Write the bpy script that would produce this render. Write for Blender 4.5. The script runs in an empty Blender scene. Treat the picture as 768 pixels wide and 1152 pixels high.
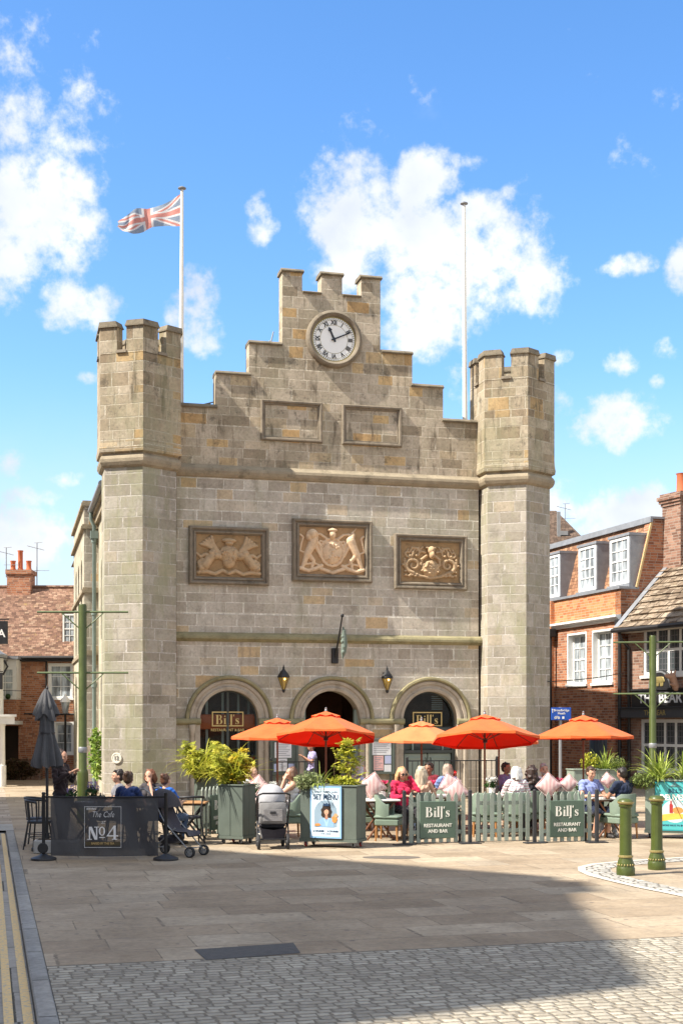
import bpy, math, random
import numpy as np
from mathutils import Vector, Matrix
from mathutils.geometry import tessellate_polygon
random.seed(7)
R = math.radians
PI = math.pi
scene = bpy.context.scene
COL = scene.collection

# ------------------------------------------------------------------ camera, sky, sun, exposure
FPX, HZ, EYE = 1480.0, 812.0, 2.16          # focal length and horizon of the photograph in its pixels, eye height in metres
cam_d = bpy.data.cameras.new('camera')
cam_d.sensor_fit = 'HORIZONTAL'; cam_d.sensor_width = 36.0
cam_d.lens = FPX / 768 * 36
cam_d.shift_y = (HZ - 576) / 768
cam_d.clip_end = 6000; cam_d.clip_start = 0.1
cam = bpy.data.objects.new('camera', cam_d); COL.objects.link(cam)
cam.location = (0, 0, EYE); cam.rotation_euler = (R(90), 0, 0)
scene.camera = cam

SUN_AZ, SUN_EL = 66.5, 48.0                 # azimuth: degrees from -Y towards -X
sdir = Vector((-math.sin(R(SUN_AZ)) * math.cos(R(SUN_EL)), -math.cos(R(SUN_AZ)) * math.cos(R(SUN_EL)), math.sin(R(SUN_EL))))
sun_d = bpy.data.lights.new('sun', 'SUN'); sun_d.energy = 4.8; sun_d.angle = R(0.55); sun_d.color = (1.0, .93, .82)
sun = bpy.data.objects.new('sun', sun_d); COL.objects.link(sun)
sun.rotation_euler = (-sdir).to_track_quat('-Z', 'Y').to_euler(); sun.location = (-20, -10, 40)

world = bpy.data.worlds.new('World'); scene.world = world; world.use_nodes = True

def build_world():
    nt = world.node_tree; nt.nodes.clear()
    N = lambda t: nt.nodes.new(t)
    L = nt.links.new
    def mth(op, a, b=None, c=None, clamp=False):
        n = N('ShaderNodeMath'); n.operation = op; n.use_clamp = clamp
        for i, v in enumerate((a, b, c)):
            if v is None: continue
            if isinstance(v, (int, float)): n.inputs[i].default_value = v
            else: L(v, n.inputs[i])
        return n.outputs[0]
    sky = N('ShaderNodeTexSky'); sky.sky_type = 'NISHITA'; sky.sun_disc = False
    sky.sun_elevation = R(SUN_EL); sky.sun_rotation = math.atan2(sdir.x, sdir.y)
    sky.air_density = 1.0; sky.dust_density = 0.6; sky.ozone_density = 2.5
    hs = N('ShaderNodeHueSaturation'); hs.inputs['Saturation'].default_value = 1.24; hs.inputs['Value'].default_value = .97
    hs.inputs['Hue'].default_value = 0.503
    L(sky.outputs[0], hs.inputs['Color'])
    tc = N('ShaderNodeTexCoord'); d = tc.outputs['Generated']
    sp = N('ShaderNodeSeparateXYZ'); L(d, sp.inputs[0])
    az = mth('ARCTAN2', sp.outputs[0], sp.outputs[1]); el = mth('ARCSINE', sp.outputs[2])
    # warp for ragged edges
    n1 = N('ShaderNodeTexNoise'); n1.inputs['Scale'].default_value = 15; n1.inputs['Detail'].default_value = 9; n1.inputs['Roughness'].default_value = .58
    L(d, n1.inputs['Vector'])
    n3 = N('ShaderNodeTexNoise'); n3.inputs['Scale'].default_value = 46; n3.inputs['Detail'].default_value = 7; n3.inputs['Roughness'].default_value = .62
    L(d, n3.inputs['Vector'])
    blobs = [  # photo direction of the cloud and its angular half-size, in photo pixels at this focal length
        (42, 165, 66, 88), (10, 225, 58, 72), (78, 250, 38, 46), (22, 132, 40, 44), (88, 210, 34, 38),
        (88, 343, 34, 26), (70, 330, 22, 18), (222, 350, 25, 34),
        (392, 238, 40, 66), (396, 196, 26, 26), (388, 290, 30, 36),
        (500, 300, 62, 66), (556, 284, 56, 52), (594, 322, 34, 32), (604, 348, 20, 14), (540, 240, 44, 24), (480, 205, 34, 24), (520, 184, 24, 12), (466, 380, 36, 22), (440, 330, 24, 22),
        (294, 250, 16, 26), (700, 408, 21, 20), (632, 400, 11, 11), (634, 455, 17, 24), (694, 476, 44, 28), (752, 395, 18, 18), (768, 300, 15, 26), (702, 298, 26, 12), (514, 436, 16, 26),
        (740, 430, 10, 8), (536, 376, 10, 12), (100, 424, 18, 8), (10, 520, 22, 16), (36, 560, 38, 12), (75, 540, 24, 10), (20, 600, 60, 26), (690, 575, 75, 26), (640, 545, 30, 12)]
    mx = None
    for bx, by, rx, ry in blobs:
        X, Z = (bx - 384) / FPX, (HZ - by) / FPX
        a0 = math.atan2(X, 1); e0 = math.asin(Z / math.sqrt(1 + X * X + Z * Z))
        ce = math.cos(e0)
        dx = mth('MULTIPLY', mth('SUBTRACT', az, a0), FPX * ce / rx / 1.05)
        dy = mth('MULTIPLY', mth('SUBTRACT', el, e0), FPX * (1 / ce ** .3) / ry / 1.05)
        q = mth('SUBTRACT', 1.0 if rx * ry > 560 else .25, mth('MULTIPLY_ADD', dx, dx, mth('MULTIPLY', dy, dy)))
        mx = q if mx is None else mth('SMOOTH_MAX', mx, q, 0.35)
    mx = mth('MAXIMUM', mx, -1.9)
    # away from the photographed part of the sky: noise clouds, cover raised for a whiter, stronger fill
    n2 = N('ShaderNodeTexNoise'); n2.inputs['Scale'].default_value = 3.2; n2.inputs['Detail'].default_value = 6; L(d, n2.inputs['Vector'])
    aw = N('ShaderNodeMapRange'); aw.interpolation_type = 'SMOOTHSTEP'
    aw.inputs['From Min'].default_value = .30; aw.inputs['From Max'].default_value = .75; aw.inputs['To Min'].default_value = -4.8; aw.inputs['To Max'].default_value = -2.2
    L(mth('ABSOLUTE', az), aw.inputs['Value'])
    far = mth('MULTIPLY_ADD', n2.outputs[0], 6.0, aw.outputs[0])
    far = mth('ADD', far, mth('MULTIPLY', mth('SUBTRACT', n1.outputs[0], .5), 2.5))
    den = mth('ADD', mx, mth('MULTIPLY', mth('SUBTRACT', n1.outputs[0], .5), 6.2))
    den = mth('ADD', den, mth('MULTIPLY', mth('SUBTRACT', n3.outputs[0], .5), 3.8))
    n5 = N('ShaderNodeTexNoise'); n5.inputs['Scale'].default_value = 105; n5.inputs['Detail'].default_value = 6; n5.inputs['Roughness'].default_value = .6
    L(d, n5.inputs['Vector'])
    den = mth('ADD', den, mth('MULTIPLY', mth('SUBTRACT', n5.outputs[0], .5), 1.5))
    den = mth('MAXIMUM', den, far)
    mr = N('ShaderNodeMapRange'); mr.interpolation_type = 'SMOOTHSTEP'
    mr.inputs['From Min'].default_value = -.7; mr.inputs['From Max'].default_value = 1.05; L(den, mr.inputs['Value'])
    fac = mth('MULTIPLY', mr.outputs[0], .96)
    # thin veil towards the horizon
    veil = N('ShaderNodeMapRange'); veil.inputs['From Min'].default_value = .27; veil.inputs['From Max'].default_value = .04
    veil.inputs['To Max'].default_value = .85; veil.interpolation_type = 'SMOOTHSTEP'; L(el, veil.inputs['Value'])
    vn = mth('MULTIPLY', veil.outputs[0], mth('MULTIPLY_ADD', n1.outputs[0], 1.4, .3), clamp=True)
    # thickness shading of the cloud bodies
    cr = N('ShaderNodeValToRGB'); cr.color_ramp.elements[0].color = (2.5, 2.75, 3.1, 1); cr.color_ramp.elements[1].color = (3.9, 3.95, 4.0, 1)
    cr.color_ramp.elements[0].position = .32; cr.color_ramp.elements[1].position = .58
    n4 = N('ShaderNodeTexNoise'); n4.inputs['Scale'].default_value = 9; n4.inputs['Detail'].default_value = 6; L(d, n4.inputs['Vector'])
    L(n4.outputs[0], cr.inputs[0])
    m0 = N('ShaderNodeMixRGB'); L(vn, m0.inputs[0]); L(hs.outputs[0], m0.inputs[1]); m0.inputs[2].default_value = (2.7, 3.05, 3.4, 1)
    m1 = N('ShaderNodeMixRGB'); L(fac, m1.inputs[0]); L(m0.outputs[0], m1.inputs[1]); L(cr.outputs[0], m1.inputs[2])
    bg = N('ShaderNodeBackground'); bg.inputs[1].default_value = 0.14
    L(m1.outputs[0], bg.inputs[0])
    out = N('ShaderNodeOutputWorld'); L(bg.outputs[0], out.inputs[0])
build_world()
vs = scene.view_settings
vs.view_transform = 'Standard'; vs.look = 'None'; vs.exposure = 1.1; vs.gamma = 1.0; vs.use_curve_mapping = False
try:
    scene.cycles.max_bounces = 6; scene.cycles.transparent_max_bounces = 12
except Exception: pass

# ------------------------------------------------------------------ places
def X_(px, Y): return (px - 384) / FPX * Y
def Z_(py, Y): return EYE - (py - HZ) / FPX * Y
def G(px, py):
    Y = EYE * FPX / (py - HZ); return Vector((X_(px, Y), Y, 0))
TH = math.atan(374 / 1480.0)                # turn of the town hall's front
HALL_O = Vector((-0.34 + .08 * math.cos(TH), 36 + .08 * math.sin(TH), 0))

# ------------------------------------------------------------------ object helpers
def setp(o, label=None, cat=None, group=None, kind=None):
    if label: o['label'] = label
    if cat: o['category'] = cat
    if group: o['group'] = group
    if kind: o['kind'] = kind
    return o
def thing(name, label, cat, loc=(0, 0, 0), rz=0.0, group=None):
    o = bpy.data.objects.new(name, None); COL.objects.link(o); o.empty_display_size = .2
    o.location = loc; o.rotation_euler = (0, 0, rz)
    return setp(o, label, cat, group)
def dup(o, loc=None, rz=None, label=None, group=None, parent=None):
    c = o.copy(); COL.objects.link(c)
    if parent is not None:
        c.parent = parent; c.matrix_parent_inverse = o.matrix_parent_inverse.copy()
    if loc is not None: c.location = loc
    if rz is not None: c.rotation_euler = (0, 0, rz)
    if label: c['label'] = label
    if group: c['group'] = group
    for ch in list(o.children): dup(ch, parent=c)
    return c

class MB:
    def __init__(s): s.v = []; s.f = []; s.m = []
    def add(s, vs, fs, mi=0, M=None):
        b = len(s.v)
        if M is not None: vs = [M @ Vector(v) for v in vs]
        s.v.extend([tuple(v) for v in vs])
        for f in fs: s.f.append([i + b for i in f]); s.m.append(mi)
        return s
    def box(s, x0, x1, y0, y1, z0, z1, mi=0, M=None):
        vs = [(x0, y0, z0), (x1, y0, z0), (x1, y1, z0), (x0, y1, z0), (x0, y0, z1), (x1, y0, z1), (x1, y1, z1), (x0, y1, z1)]
        return s.add(vs, [(3, 2, 1, 0), (4, 5, 6, 7), (0, 1, 5, 4), (1, 2, 6, 5), (2, 3, 7, 6), (3, 0, 4, 7)], mi, M)
    def bbox(s, x0, x1, y0, y1, z0, z1, b=.01, mi=0, M=None):   # box with chamfered vertical and top edges
        b = min(b, (x1 - x0) * .4, (y1 - y0) * .4, (z1 - z0) * .4)
        def ring(z, i): return [(x0 + i + b, y0 + i, z), (x1 - i - b, y0 + i, z), (x1 - i, y0 + i + b, z), (x1 - i, y1 - i - b, z), (x1 - i - b, y1 - i, z), (x0 + i + b, y1 - i, z), (x0 + i, y1 - i - b, z), (x0 + i, y0 + i + b, z)]
        vs = ring(z0, b) + ring(z0 + b, 0) + ring(z1 - b, 0) + ring(z1, b)
        fs = [tuple(range(7, -1, -1)), tuple(range(24, 32))]
        for k in range(3):
            for i in range(8): j = (i + 1) % 8; fs.append((k * 8 + i, k * 8 + j, k * 8 + 8 + j, k * 8 + 8 + i))
        return s.add(vs, fs, mi, M)
    def tube(s, pts, rad, n=8, mi=0, M=None, cap=True):
        pts = [Vector(p) for p in pts]
        if isinstance(rad, (int, float)): rad = [rad] * len(pts)
        vs = []; up = None
        for i, p in enumerate(pts):
            t = (pts[min(i + 1, len(pts) - 1)] - pts[max(i - 1, 0)])
            t = t.normalized() if t.length > 1e-9 else Vector((0, 0, 1))
            if up is None:
                up = Vector((0, 0, 1)) if abs(t.z) < .9 else Vector((1, 0, 0))
            a = t.cross(up); a = a.normalized() if a.length > 1e-6 else t.orthogonal().normalized()
            b = a.cross(t).normalized(); up = b
            for k in range(n):
                w = 2 * PI * k / n; vs.append(p + (a * math.cos(w) + b * math.sin(w)) * rad[i])
        fs = []
        for i in range(len(pts) - 1):
            for k in range(n):
                j = (k + 1) % n; fs.append((i * n + k, i * n + j, i * n + n + j, i * n + n + k))
        if cap: fs.append(tuple(range(n - 1, -1, -1))); fs.append(tuple((len(pts) - 1) * n + k for k in range(n)))
        return s.add(vs, fs, mi, M)
    def lathe(s, prof, n=20, c=(0, 0, 0), mi=0, M=None, a0=0.0, cap=True):
        vs = []; fs = []
        for r, z in prof:
            for k in range(n):
                w = a0 + 2 * PI * k / n; vs.append((c[0] + r * math.cos(w), c[1] + r * math.sin(w), c[2] + z))
        for i in range(len(prof) - 1):
            for k in range(n):
                j = (k + 1) % n; fs.append((i * n + k, i * n + j, i * n + n + j, i * n + n + k))
        if cap: fs.append(tuple(range(n - 1, -1, -1))); fs.append(tuple((len(prof) - 1) * n + k for k in range(n)))
        return s.add(vs, fs, mi, M)
    def ell(s, c, r, n=12, m=8, mi=0, M=None):
        prof = []
        vs = [(c[0], c[1], c[2] - r[2])]
        for i in range(1, m):
            a = -PI / 2 + PI * i / m
            for k in range(n):
                w = 2 * PI * k / n
                vs.append((c[0] + r[0] * math.cos(a) * math.cos(w), c[1] + r[1] * math.cos(a) * math.sin(w), c[2] + r[2] * math.sin(a)))
        vs.append((c[0], c[1], c[2] + r[2])); fs = []
        for k in range(n): fs.append((0, 1 + (k + 1) % n, 1 + k))
        for i in range(m - 2):
            for k in range(n):
                j = (k + 1) % n; fs.append((1 + i * n + k, 1 + i * n + j, 1 + i * n + n + j, 1 + i * n + n + k))
        t = len(vs) - 1
        for k in range(n): fs.append((t, 1 + (m - 2) * n + k, 1 + (m - 2) * n + (k + 1) % n))
        return s.add(vs, fs, mi, M)
    def poly(s, loops, y0, y1, mi=0, M=None):     # polygon with holes given in (x, z), extruded from y0 (front) to y1
        flat = [p for l in loops for p in l]
        tris = tessellate_polygon([[Vector((p[0], p[1], 0)) for p in l] for l in loops])
        n = len(flat)
        vs = [(p[0], y0, p[1]) for p in flat] + [(p[0], y1, p[1]) for p in flat]; fs = []
        for t in tris:
            a, b, c = [flat[i] for i in t]
            cr = (b[0] - a[0]) * (c[1] - a[1]) - (b[1] - a[1]) * (c[0] - a[0])
            if abs(cr) < 1e-12: continue
            t = tuple(t) if cr > 0 else tuple(reversed(t))
            fs.append(t); fs.append(tuple(i + n for i in reversed(t)))
        o = 0
        for li, l in enumerate(loops):
            k = len(l); area = sum(l[i][0] * l[(i + 1) % k][1] - l[(i + 1) % k][0] * l[i][1] for i in range(k))
            ccw = area > 0
            if li > 0: ccw = not ccw
            for i in range(k):
                j = (i + 1) % k
                q = (o + i, o + i + n, o + j + n, o + j)
                if li == 0: q = q if not ccw else tuple(reversed(q)); q = tuple(reversed(q)) if False else q
                else: q = q if not ccw else tuple(reversed(q))
                fs.append(q)
            o += k
        b = len(s.f)
        s.add(vs, fs, mi, M); return s
    def flat(s, pts, z=0.0, mi=0):                 # horizontal polygon
        t = tessellate_polygon([[Vector((p[0], p[1], 0)) for p in pts]])
        fs = []
        for a in t:
            A, B, C = [pts[i] for i in a]
            cr = (B[0] - A[0]) * (C[1] - A[1]) - (B[1] - A[1]) * (C[0] - A[0])
            fs.append(tuple(a) if cr > 0 else tuple(reversed(a)))
        return s.add([(p[0], p[1], z) for p in pts], fs, mi)
    def build(s, name, mats, parent=None, smooth=None, loc=None, rz=None, uv=True, fixn=False):
        me = bpy.data.meshes.new(name)
        me.from_pydata(s.v, [], s.f)
        if not isinstance(mats, (list, tuple)): mats = [mats]
        for m in mats: me.materials.append(m)
        if len(mats) > 1: me.polygons.foreach_set('material_index', s.m)
        me.update()
        if fixn:
            import bmesh
            bm = bmesh.new(); bm.from_mesh(me); bmesh.ops.recalc_face_normals(bm, faces=bm.faces); bm.to_mesh(me); bm.free()
        if uv: auto_uv(me)
        if smooth is not None:
            me.polygons.foreach_set('use_smooth', [True] * len(me.polygons))
            me.set_sharp_from_angle(angle=R(smooth))
        return link(name, me, parent, loc, rz)

def link(name, me, parent=None, loc=None, rz=None):
    o = bpy.data.objects.new(name, me); COL.objects.link(o)
    if parent is not None: o.parent = parent
    if loc is not None: o.location = loc
    if rz is not None: o.rotation_euler = (0, 0, rz)
    return o

def auto_uv(me):
    nl = len(me.loops); npol = len(me.polygons)
    if npol == 0: return
    co = np.empty(len(me.vertices) * 3, np.float32); me.vertices.foreach_get('co', co); co = co.reshape(-1, 3)
    nm = np.empty(npol * 3, np.float32); me.polygons.foreach_get('normal', nm); nm = nm.reshape(-1, 3)
    ls = np.empty(npol, np.int32); me.polygons.foreach_get('loop_total', ls)
    vi = np.empty(nl, np.int32); me.loops.foreach_get('vertex_index', vi)
    n = np.repeat(nm, ls, axis=0); p = co[vi]
    flat = np.abs(n[:, 2]) > .94
    t = np.stack([-n[:, 1], n[:, 0], np.zeros(nl)], 1); ln = np.linalg.norm(t, axis=1); ln[ln < 1e-6] = 1; t = t / ln[:, None]
    t[flat] = (1, 0, 0)
    b = np.cross(n, t)
    b[flat] = (0, 1, 0)
    vert = np.abs(n[:, 2]) < .15
    b[vert] = (0, 0, 1)
    uvs = np.stack([(p * t).sum(1), (p * b).sum(1)], 1).astype(np.float32)
    lay = me.uv_layers.new(name='UVMap'); lay.data.foreach_set('uv', uvs.ravel())

def ball(M): return M
def Tm(x, y, z): return Matrix.Translation((x, y, z))
def Rz(a): return Matrix.Rotation(a, 4, 'Z')
def Rx(a): return Matrix.Rotation(a, 4, 'X')
def Ry(a): return Matrix.Rotation(a, 4, 'Y')

def txt(s, size, mat, parent, M, name='lettering', ext=.002, shear=0.0, off=0.0, sx=1.0, align='CENTER', space=1.0):
    cu = bpy.data.curves.new('t', 'FONT'); cu.body = s; cu.size = size; cu.align_x = align; cu.align_y = 'CENTER'
    cu.extrude = ext; cu.shear = shear; cu.offset = off; cu.resolution_u = 2; cu.space_character = space; cu.space_line = .95
    o = bpy.data.objects.new('t', cu); COL.objects.link(o)
    dg = bpy.context.evaluated_depsgraph_get(); dg.update()
    me = bpy.data.meshes.new_from_object(o.evaluated_get(dg)); bpy.data.objects.remove(o); bpy.data.curves.remove(cu)
    me.materials.clear(); me.materials.append(mat)
    # text lies in XY facing +Z: stand it up facing -Y
    me.transform(M @ Rx(R(90)) @ Matrix.Diagonal((sx, 1, 1, 1)))
    me.name = name
    if parent == 'mesh': return me
    return link(name, me, parent)

# fuse closed pieces into one continuous surface
def fuse(caps, ells, voxel, smooth=3):
    mb = MB()
    for p0, p1, r0, r1 in caps:
        p0 = Vector(p0); p1 = Vector(p1)
        d = p1 - p0; k = max(d.length, 1e-5)
        q = d.to_track_quat('Z', 'Y').to_matrix().to_4x4() if d.length > 1e-5 else Matrix.Identity(4)
        prof = [(r0 * math.cos(a), r0 * math.sin(a)) for a in (-1.45, -1.0, -.5, 0)] + [(r1 * math.cos(a), k + r1 * math.sin(a)) for a in (0, .5, 1.0, 1.45)]
        mb.lathe(prof, 12, M=Tm(*p0) @ q)
    for e in ells:
        c, r = e[0], e[1]; M = Tm(*c) @ (e[2] if len(e) > 2 else Matrix.Identity(4))
        mb.ell((0, 0, 0), r, 14, 10, M=M)
    me = bpy.data.meshes.new('f'); me.from_pydata(mb.v, [], mb.f); me.update()
    o = bpy.data.objects.new('f', me); COL.objects.link(o)
    md = o.modifiers.new('r', 'REMESH'); md.mode = 'VOXEL'; md.voxel_size = voxel
    if smooth:
        sm = o.modifiers.new('s', 'SMOOTH'); sm.iterations = smooth; sm.factor = .5
    dg = bpy.context.evaluated_depsgraph_get(); dg.update()
    out = bpy.data.meshes.new_from_object(o.evaluated_get(dg))
    bpy.data.objects.remove(o); bpy.data.meshes.remove(me)
    out.polygons.foreach_set('use_smooth', [True] * len(out.polygons))
    return out

# ------------------------------------------------------------------ materials
MATS = {}
class NT:
    def __init__(s, name):
        s.m = bpy.data.materials.new(name); s.m.use_nodes = True; s.t = s.m.node_tree
        s.b = s.t.nodes['Principled BSDF']; s.out = s.t.nodes['Material Output']; MATS[name] = s.m
    def n(s, t, **k):
        nd = s.t.nodes.new(t)
        for a, v in k.items(): setattr(nd, a, v)
        return nd
    def l(s, a, b): s.t.links.new(a, b)
    def mth(s, op, a, b=None, c=None, clamp=False):
        n = s.n('ShaderNodeMath', operation=op); n.use_clamp = clamp
        for i, v in enumerate((a, b, c)):
            if v is None: continue
            if isinstance(v, (int, float)): n.inputs[i].default_value = v
            else: s.l(v, n.inputs[i])
        return n.outputs[0]
    def noise(s, vec, scale, detail=4, rough=.55, dim='3D'):
        n = s.n('ShaderNodeTexNoise', noise_dimensions=dim)
        n.inputs['Scale'].default_value = scale; n.inputs['Detail'].default_value = detail; n.inputs['Roughness'].default_value = rough
        if vec is not None: s.l(vec, n.inputs['Vector'])
        return n.outputs[0]
    def mix(s, f, a, b, mode='MIX'):
        n = s.n('ShaderNodeMixRGB', blend_type=mode)
        for i, v in enumerate((f, a, b)):
            if isinstance(v, (int, float)): n.inputs[i].default_value = v
            elif isinstance(v, tuple): n.inputs[i].default_value = v if len(v) == 4 else (*v, 1)
            else: s.l(v, n.inputs[i])
        return n.outputs[0]
    def ramp(s, f, stops, const=False):
        n = s.n('ShaderNodeValToRGB'); cr = n.color_ramp
        if const: cr.interpolation = 'CONSTANT'
        while len(cr.elements) < len(stops): cr.elements.new(.5)
        for e, (p, c) in zip(cr.elements, stops): e.position = p; e.color = c if len(c) == 4 else (*c, 1)
        s.l(f, n.inputs[0]); return n.outputs[0]
    def rng(s, v, a, b, c=0.0, d=1.0, smooth=True):
        n = s.n('ShaderNodeMapRange'); n.interpolation_type = 'SMOOTHSTEP' if smooth else 'LINEAR'
        for i, x in zip(('From Min', 'From Max', 'To Min', 'To Max'), (a, b, c, d)): n.inputs[i].default_value = x
        s.l(v, n.inputs['Value']); return n.outputs[0]
    def bump(s, h, strength=.4, dist=.01, nrm=None):
        n = s.n('ShaderNodeBump'); n.inputs['Strength'].default_value = strength; n.inputs['Distance'].default_value = dist
        s.l(h, n.inputs['Height'])
        if nrm is not None: s.l(nrm, n.inputs['Normal'])
        return n.outputs[0]
    def co(s, k='Object'): return s.n('ShaderNodeTexCoord').outputs[k]
    def blocks(s, W, H, mortar, jit=.7, edge=.004, seedv=0.0):
        uv = s.co('UV'); sp = s.n('ShaderNodeSeparateXYZ'); s.l(uv, sp.inputs[0])
        u, v = sp.outputs[0], sp.outputs[1]
        nz = s.noise(uv, 9.0, 3)
        v = s.mth('ADD', v, s.mth('MULTIPLY', s.mth('SUBTRACT', nz, .5), edge))
        if jit > .6 and H < .5:              # courses of uneven height
            cb0 = s.n('ShaderNodeCombineXYZ'); s.l(v, cb0.inputs[1])
            v = s.mth('ADD', v, s.mth('MULTIPLY', s.mth('SUBTRACT', s.noise(cb0.outputs[0], 1.6, 1), .5), .34))
        vh = s.mth('DIVIDE', v, H); row = s.mth('FLOOR', vh); fv = s.mth('FRACT', vh)
        wn = s.n('ShaderNodeTexWhiteNoise', noise_dimensions='1D'); s.l(s.mth('ADD', row, .37 + seedv), wn.inputs['W'])
        r1 = wn.outputs['Value']
        u2 = s.mth('MULTIPLY_ADD', u, 1.0 / W, s.mth('MULTIPLY', r1, 17.3))
        if jit > 0:
            cb = s.n('ShaderNodeCombineXYZ'); s.l(s.mth('MULTIPLY', u2, .85), cb.inputs[0]); s.l(s.mth('MULTIPLY', row, 5.13), cb.inputs[1])
            wv = s.noise(cb.outputs[0], 1.0, 0)
            u2 = s.mth('ADD', u2, s.mth('MULTIPLY', s.mth('SUBTRACT', wv, .5), jit * 1.7))
        colm = s.mth('FLOOR', u2); fu = s.mth('FRACT', u2)
        du = s.mth('MULTIPLY', s.mth('MINIMUM', fu, s.mth('SUBTRACT', 1.0, fu)), W)
        dv = s.mth('MULTIPLY', s.mth('MINIMUM', fv, s.mth('SUBTRACT', 1.0, fv)), H)
        d = s.mth('MINIMUM', du, dv)
        d = s.mth('ADD', d, s.mth('MULTIPLY', s.mth('SUBTRACT', s.noise(uv, 22.0, 2), .5), edge * 1.5))
        mask = s.rng(d, mortar * .45, mortar * 1.0)
        cb2 = s.n('ShaderNodeCombineXYZ'); s.l(colm, cb2.inputs[0]); s.l(row, cb2.inputs[1]); cb2.inputs[2].default_value = 3.1 + seedv
        w2 = s.n('ShaderNodeTexWhiteNoise', noise_dimensions='3D'); s.l(cb2.outputs[0], w2.inputs['Vector'])
        sc = s.n('ShaderNodeSeparateXYZ'); s.l(w2.outputs['Color'], sc.inputs[0])
        return dict(rand=w2.outputs['Value'], r2=sc.outputs[0], r3=sc.outputs[1], mask=mask, d=d, fu=fu, fv=fv, uv=uv)

def masonry(name, W, H, mortar, stops, mcol, jit=.7, edge=.006, rough=.9, stain=None, bump=.5, bdist=.012, patch=.35, lichen=0.0, tile=False, round_=0.0, pits=.5, spots=0.0, algae=0.0, soot=0.0):
    k = NT(name); B = k.blocks(W, H, mortar, jit, edge)
    c = k.ramp(B['rand'], stops)
    obj = k.co('Object')
    n1 = k.noise(obj, 1.1, 5, .6); n2 = k.noise(obj, 14, 5, .65); n3 = k.noise(obj, 60, 3, .6)
    c = k.mix(1.0, c, k.ramp(n2, [(.25, (1 - patch * .75,) * 3), (.75, (1 + patch * .4,) * 3)]), 'MULTIPLY')
    c = k.mix(1.0, c, k.ramp(n1, [(.3, (1 - patch * .6, 1 - patch * .62, 1 - patch * .66)), (.7, (1 + patch * .25,) * 3)]), 'MULTIPLY')
    mc = k.mix(k.rng(n2, .3, .7), mcol, tuple(x * .62 for x in mcol))
    if stain is not None:                    # joints weathered away in places
        B['mask'] = k.mth('MAXIMUM', B['mask'], k.mth('MULTIPLY', k.rng(k.noise(obj, 3.3, 4, .65), .45, .62), .72))
        c = k.mix(k.mth('MULTIPLY', k.rng(k.noise(obj, 7.0, 6, .72), .52, .68), .5), c, k.mix(1.0, c, (.62, .57, .50), 'MULTIPLY'))
    c = k.mix(B['mask'], mc, c)
    if stain is not None:
        mp = k.n('ShaderNodeMapping'); mp.inputs['Scale'].default_value = (2.6, 2.6, .45); k.l(obj, mp.inputs['Vector'])
        st = k.rng(k.noise(mp.outputs[0], 1.9, 7, .72), .50, .70)
        c = k.mix(k.mth('MULTIPLY', st, stain[1]), c, stain[0])
    if algae > 0:
        mp2 = k.n('ShaderNodeMapping'); mp2.inputs['Scale'].default_value = (1.0, 1.0, .4); k.l(obj, mp2.inputs['Vector'])
        c = k.mix(k.mth('MULTIPLY', k.rng(k.noise(mp2.outputs[0], .9, 6, .7), .46, .66), algae), c, (.27, .275, .165))
    if soot > 0:
        sv = k.rng(k.noise(obj, 2.4, 8, .78), .54, .64)
        c = k.mix(k.mth('MULTIPLY', sv, soot), c, (.075, .066, .05))
    if spots > 0:
        vo = k.n('ShaderNodeTexVoronoi'); vo.inputs['Scale'].default_value = 3.2; k.l(B['uv'], vo.inputs['Vector'])
        c = k.mix(k.mth('MULTIPLY', k.rng(vo.outputs['Distance'], .11, .07), spots), c, (.12, .10, .085))
        vo = k.n('ShaderNodeTexVoronoi'); vo.inputs['Scale'].default_value = .55; k.l(B['uv'], vo.inputs['Vector'])
        c = k.mix(k.mth('MULTIPLY', k.rng(k.mth('ADD', vo.outputs['Distance'], k.mth('MULTIPLY', n2, .25)), .30, .18), spots * .55), c, (.17, .14, .115))
    if lichen > 0:
        ln = k.rng(k.noise(obj, 5.0, 5, .7), .60, .70)
        c = k.mix(k.mth('MULTIPLY', ln, lichen), c, (.34, .25, .08))
    k.l(c, k.b.inputs['Base Color']); k.b.inputs['Roughness'].default_value = rough
    k.b.inputs['Specular IOR Level'].default_value = .25
    h = k.mth('MULTIPLY', B['mask'], 1.0)
    if round_ > 0: h = k.mth('ADD', h, k.rng(B['d'], 0, round_, 0, 1.2))
    if tile: h = k.mth('ADD', h, k.mth('MULTIPLY', k.mth('SUBTRACT', 1.0, B['fv']), 1.6))
    h = k.mth('ADD', h, k.mth('MULTIPLY', B['r2'], .35))
    h = k.mth('ADD', h, k.mth('MULTIPLY', k.mth('ADD', n2, k.mth('MULTIPLY', n3, .6)), pits))
    k.l(k.bump(h, bump, bdist), k.b.inputs['Normal'])
    return k.m

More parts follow.
